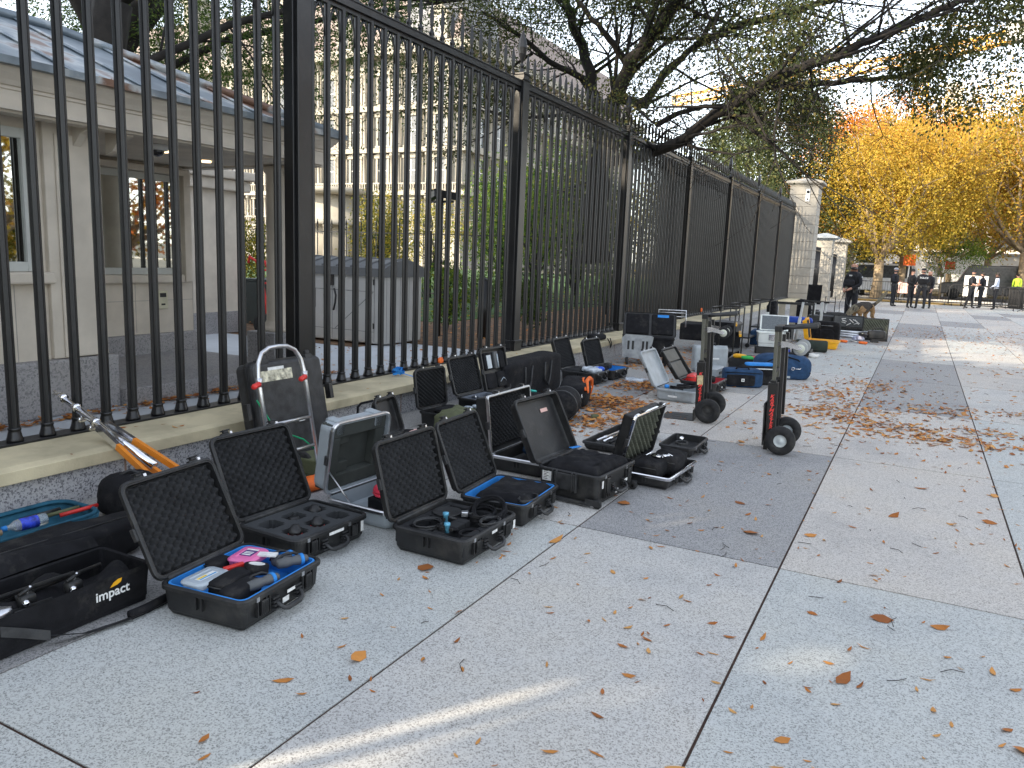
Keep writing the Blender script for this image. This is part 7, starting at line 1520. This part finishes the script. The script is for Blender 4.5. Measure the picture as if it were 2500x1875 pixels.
gold((1.6, 66), 12.5, 4.6, 83, LY, 'golden tree in the middle of the far row', 24000, base=3.0, leaf=.2, lvf=lambda P: grad(P)*.9)
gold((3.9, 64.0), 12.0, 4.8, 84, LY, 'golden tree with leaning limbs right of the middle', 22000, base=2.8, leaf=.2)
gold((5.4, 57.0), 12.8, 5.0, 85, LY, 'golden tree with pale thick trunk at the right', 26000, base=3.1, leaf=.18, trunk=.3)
gold((-5.8, 62.0), 12.8, 4.4, 86, LOR, 'orange red tree peeping above the tall gate pillar', 18000, base=3, leaf=.2, lvf=lambda P: .55+.1*P[:, 0]/4)
gold((9.5, 72.0), 15, 6, 87, LY, 'large golden tree at the right picture edge', 20000, base=3, leaf=.25)
gold((-2.0, 80.0), 14.5, 6, 88, LOR, 'tall orange tree in the last row', 16000, base=4, leaf=.28)
gold((1.0, 55.0), 3.6, .9, 89, LB, 'young bright green sapling beside the officer marked POLICE', 2600, base=1.5, leaf=.12, trunk=.04)
# evergreen above the far fence
def evergreen(c, H_, R_, seed, label, mat=LD_, n=16000, leaf=.2):
    t = thing('evergreen_tree', label, 'tree', (c[0], c[1], 0)); mb = MB(); mb.tube([(0, 0, 0), (0, 0, H_*.8)], [.3, .08], 8); mb.build('trunk', BARK, t, recalc=False); ng = np.random.default_rng(seed); m = n//40
    zz = ng.uniform(.1, 1, m); rr = R_*np.sqrt(ng.uniform(.2, 1, m))*(1-zz**1.8)**.6; a = ng.uniform(0, 2*PI, m); ct = np.stack([rr*np.cos(a), rr*np.sin(a), zz*H_], 1)
    P = (ct[:, None, :]+ng.normal(size=(m, 40, 3))*.38).reshape(-1, 3); leaf_cloud('crown', P, leaf, mat, t, seed, .5); return t
evergreen((-6.6, 50), 11.5, 3.0, 91, 'dark evergreen magnolia above the far fence, right one')
evergreen((-9.6, 47), 10.5, 3.4, 92, 'dark evergreen magnolia above the far fence, left one')
evergreen((-13, 60), 14, 4.5, 93, 'tall dark evergreen deep behind the far fence', n=18000, leaf=.26)
evergreen((-3.7, 58), 3.6, 1.6, 94, 'dark clipped evergreen behind the near officer', n=7000, leaf=.14)
# right overhanging yellow green tree
rt = [([(9.2, 24.0, 0), (9.1, 24.0, 3), (8.8, 24.0, 5.5)], .28, .22, 0), ([(8.8, 24, 5.5), (7.6, 23.6, 7.2), (6.4, 23.2, 8.6), (5.2, 23, 9.4)], .13, .04, 2.0), ([(8.9, 24, 4.6), (7.6, 23.8, 5.8), (6.3, 23.4, 6.6), (5.4, 23.2, 7.0)], .11, .03, 1.5),
      ([(8.8, 24, 5.5), (8.6, 23.6, 8.5), (8, 23, 11)], .14, .05, 2.4), ([(8.8, 24, 5.2), (8.0, 21.6, 7.4), (7.0, 19.8, 8.8)], .11, .04, 2.0)]
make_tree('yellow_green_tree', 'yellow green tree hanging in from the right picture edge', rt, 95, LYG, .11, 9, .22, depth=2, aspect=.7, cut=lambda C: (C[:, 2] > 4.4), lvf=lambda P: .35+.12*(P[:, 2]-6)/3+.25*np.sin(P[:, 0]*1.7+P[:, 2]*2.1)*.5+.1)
# reflected golden trees to the right of the camera
gold((13.5, 13.5), 9.0, 4.6, 96, LY, 'golden street tree out to the right, mirrored in the booth windows', 16000, base=1.3, leaf=.24)
bush('hedge', 'yellow green hedge out to the right of the camera', (17, 18, 0), (2.5, 9, 1.4), LYG, 9000, .2, 99, 'hedge', stem=False)
gold((15.5, 22.0), 9.5, 5.0, 97, LOR, 'orange street tree out to the right, mirrored in the booth windows', 16000, base=1.3, leaf=.24)
# trees behind the camera that shade the pavement
GAPS = [(-1.5, 2.0, .48), (-2.1, 1.45, .35), (-1.3, 4.75, .3), (.15, 5.1, .32), (2.2, 20.2, 1.9), (4.2, 19.6, 1.7), (.2, 20.8, .9)]      # openings carved through the crowns along the sun's line, to light these ground spots
def shade(c, H_, R_, seed, n, label, lo=2.0, leaf=.55):
    t = thing('shade_tree', label, 'tree', (c[0], c[1], 0), 0, 'trees behind the camera shading the pavement'); mb = MB(); mb.tube([(0, 0, 0), (0, 0, H_*.55)], [.45, .25], 8); mb.build('trunk', BARK, t, recalc=False)
    ng = np.random.default_rng(seed); m = n//12; u = ng.normal(size=(m, 3)); u /= np.linalg.norm(u, axis=1)[:, None]; u *= ng.uniform(.2, 1, (m, 1))**.5
    ct = u*np.array([R_, R_, (H_-lo)/2])+np.array([0, 0, (H_+lo)/2]); P = (ct[:, None, :]+ng.normal(size=(m, 12, 3))*.5).reshape(-1, 3); P = P[P[:, 2] > lo-1]; Wp = P+np.array([c[0], c[1], 0]); sv = np.array(tuple(sdir))
    for gx_, gy_, gr in GAPS: q = Wp-np.array([gx_, gy_, 0]); dd_ = np.linalg.norm(q-(q@sv)[:, None]*sv, axis=1); k_ = dd_ > gr*(1+.3*np.sin(Wp[:, 2]*2)); P, Wp = P[k_], Wp[k_]
    leaf_cloud('crown', P, leaf, LG, t, seed, .8); return t
for i, (k, dd, H_, R_, lo) in enumerate(((-17, 24, 16, 6, 1.2), (-10, 22, 16, 6, 1.0), (-3, 21, 15, 5.5, 1.0), (3.5, 22, 15.5, 5.5, 1.0), (10, 23, 16, 6, 1.0), (17, 24, 16.5, 6, 1.0), (-6, 33, 31, 8, 4), (5, 34, 31, 8, 4), (16, 34, 31, 8, 4), (-16, 34, 30, 8, 4))):
    sx, sy = math.sin(SUN_AZ), math.cos(SUN_AZ); cx = -1+sx*dd-sy*k*1.0; cy = 7+sy*dd+sx*k*1.0
    shade((cx, cy), H_, R_, 200+i, 7600, ['shading tree behind the camera, number %s of the screen' % w_ for w_ in ('one', 'two', 'three', 'four', 'five', 'six', 'seven', 'eight', 'nine', 'ten')][i], lo)
# ================================================================ fallen leaves
LF1 = leafmat('fallen_leaf', [(.22, .07, .02), (.40, .14, .03), (.52, .22, .05), (.55, .30, .10)], trans=0, rough=.8)
def flat_leaves(name, P, size, seed, aspect=.4, zj=.006, mat=LF1):
    rg = np.random.default_rng(seed); n = len(P); an = rg.uniform(0, 2*PI, n); L = (size*rg.uniform(.5, 1.3, n))[:, None]; d = np.stack([np.cos(an), np.sin(an), rg.normal(0, .15, n)], 1); s = np.stack([-np.sin(an), np.cos(an), rg.normal(0, .35, n)], 1); w_ = L*aspect*.5*rg.uniform(.5, 1.3, (n, 1))
    up = np.array([0, 0, 1.]); c = rg.uniform(.05, .28, (n, 1))
    pts = [P-d*L*.5+up*L*c*.5, P-d*L*.15+s*w_, P-d*L*.15-s*w_, P+d*L*.2+s*w_*.8+up*L*c*.15, P+d*L*.2-s*w_*.8+up*L*c*.15, P+d*L*.5+up*L*c*.6]
    V = np.stack(pts, 1).reshape(-1, 3); V[:, 2] = np.maximum(V[:, 2], P.repeat(6, 0)[:, 2]+.0008); F = [(0, 2, 1), (1, 2, 4, 3), (3, 4, 5)]
    fs = [tuple(i*6+k for k in f) for i in range(n) for f in F]; me = bpy.data.meshes.new(name); me.from_pydata(V.tolist(), [], fs)
    at = me.attributes.new('lv', 'FLOAT', 'FACE'); at.data.foreach_set('value', np.repeat(rg.uniform(0, 1, n), 3).astype(np.float32)); me.materials.append(mat); me.update()
    o = bpy.data.objects.new(name, me); col.objects.link(o); return tag(o, kind='stuff')
ng = np.random.default_rng(5)
def field(n, x0, x1, y0, y1): return np.stack([ng.uniform(x0, x1, n), ng.uniform(y0, y1, n), np.full(n, .002)], 1)
def cl(n, cx, cy, sx, sy, zt=.03): p = np.stack([ng.normal(cx, sx, n), ng.normal(cy, sy, n), np.zeros(n)], 1); rr = ((p[:, 0]-cx)/sx)**2+((p[:, 1]-cy)/sy)**2; p[:, 2] = .002+zt*np.exp(-rr*.7)*ng.uniform(0, 1, n); return p
near = np.concatenate([field(480, -2.2, 3.2, .9, 5.5), field(520, -2.4, 4.5, 5.5, 10)])
mid = np.concatenate([field(3600, -3.5, 7, 7.5, 26), field(900, -4.4, 8, 24, 42)])
piles = np.concatenate([cl(700, -3.0, 8.25, .28, .28, .07), cl(450, -3.1, 9.75, .25, .30, .06), cl(500, -3.9, 13.2, .35, 1.2), cl(450, -3.5, 12.2, .3, .5), cl(260, -2.75, 7.3, .2, .3),
    cl(220, -.55, 9.8, .3, .4, .01), cl(190, -.1, 9.0, .35, .2, .01), cl(170, .25, 10.3, .3, .3, .01), cl(190, .6, 8.6, .45, .18, .01), cl(190, -.9, 10.9, .28, .4, .01), cl(190, -.5, 12.1, .3, .4, .01), cl(120, -.9, 9.3, .25, .25, .01), cl(350, 1.9, 10.8, .6, .18), cl(240, 2.4, 8.7, .5, .2), cl(400, 3.2, 15.5, 1.0, .5), cl(500, 1.5, 23, 2.4, .8), cl(400, 4, 26.5, 1.5, .6), cl(60, 1.35, 4.95, .13, .05), cl(90, -.3, 8.5, .6, .15, .01), cl(110, 1.0, 9.3, .4, .15, .01)])
piles = piles[piles[:, 0] > -4.5]
flat_leaves('fallen_leaves', near, .052, 1, .30)
flat_leaves('fallen_leaves', field(70, -2.2, 4, .9, 8), .095, 9, .62)
flat_leaves('fallen_leaves', mid, .065, 2, .42)
flat_leaves('leaf_litter', piles, .075, 3, .45)
wl = np.stack([ng.uniform(-5.72, -5.62, 900), ng.uniform(-1, 6.7, 900), np.full(900, .273)+ng.uniform(0, .03, 900)], 1); pl = field(500, -7.5, -5.2, 1, 9.5); pl[:, 2] = .272
gl = field(6000, -14, -5.2, 9.6, 30); gl[:, 2] = .278+ng.uniform(0, .02, 6000); rl = np.stack([ng.uniform(-5.62, -5.5, 260), ng.uniform(1, 6.5, 260), np.full(260, 2.80)], 1)
flat_leaves('garden_leaves', np.concatenate([wl, pl, gl, rl]), .07, 4, .42)
cp = np.stack([ng.uniform(-4.95, -4.52, 60), ng.uniform(1, 20, 60), np.full(60, .317)], 1); flat_leaves('coping_leaves', cp, .05, 6, .35)
# thin twigs
mb = MB(); tr = random.Random(3)
for i in range(150):
    x, y = tr.uniform(-2.2, 5), tr.uniform(1.2, 13); a = tr.uniform(0, 6.28); L_ = tr.uniform(.03, .12); mb.tube([(x, y, .004), (x+L_*.5*math.cos(a), y+L_*.5*math.sin(a), .008), (x+L_*math.cos(a+.3), y+L_*math.sin(a+.3), .004)], .0016, 4)
tag(mb.build('fallen_twigs', BARK), kind='stuff')
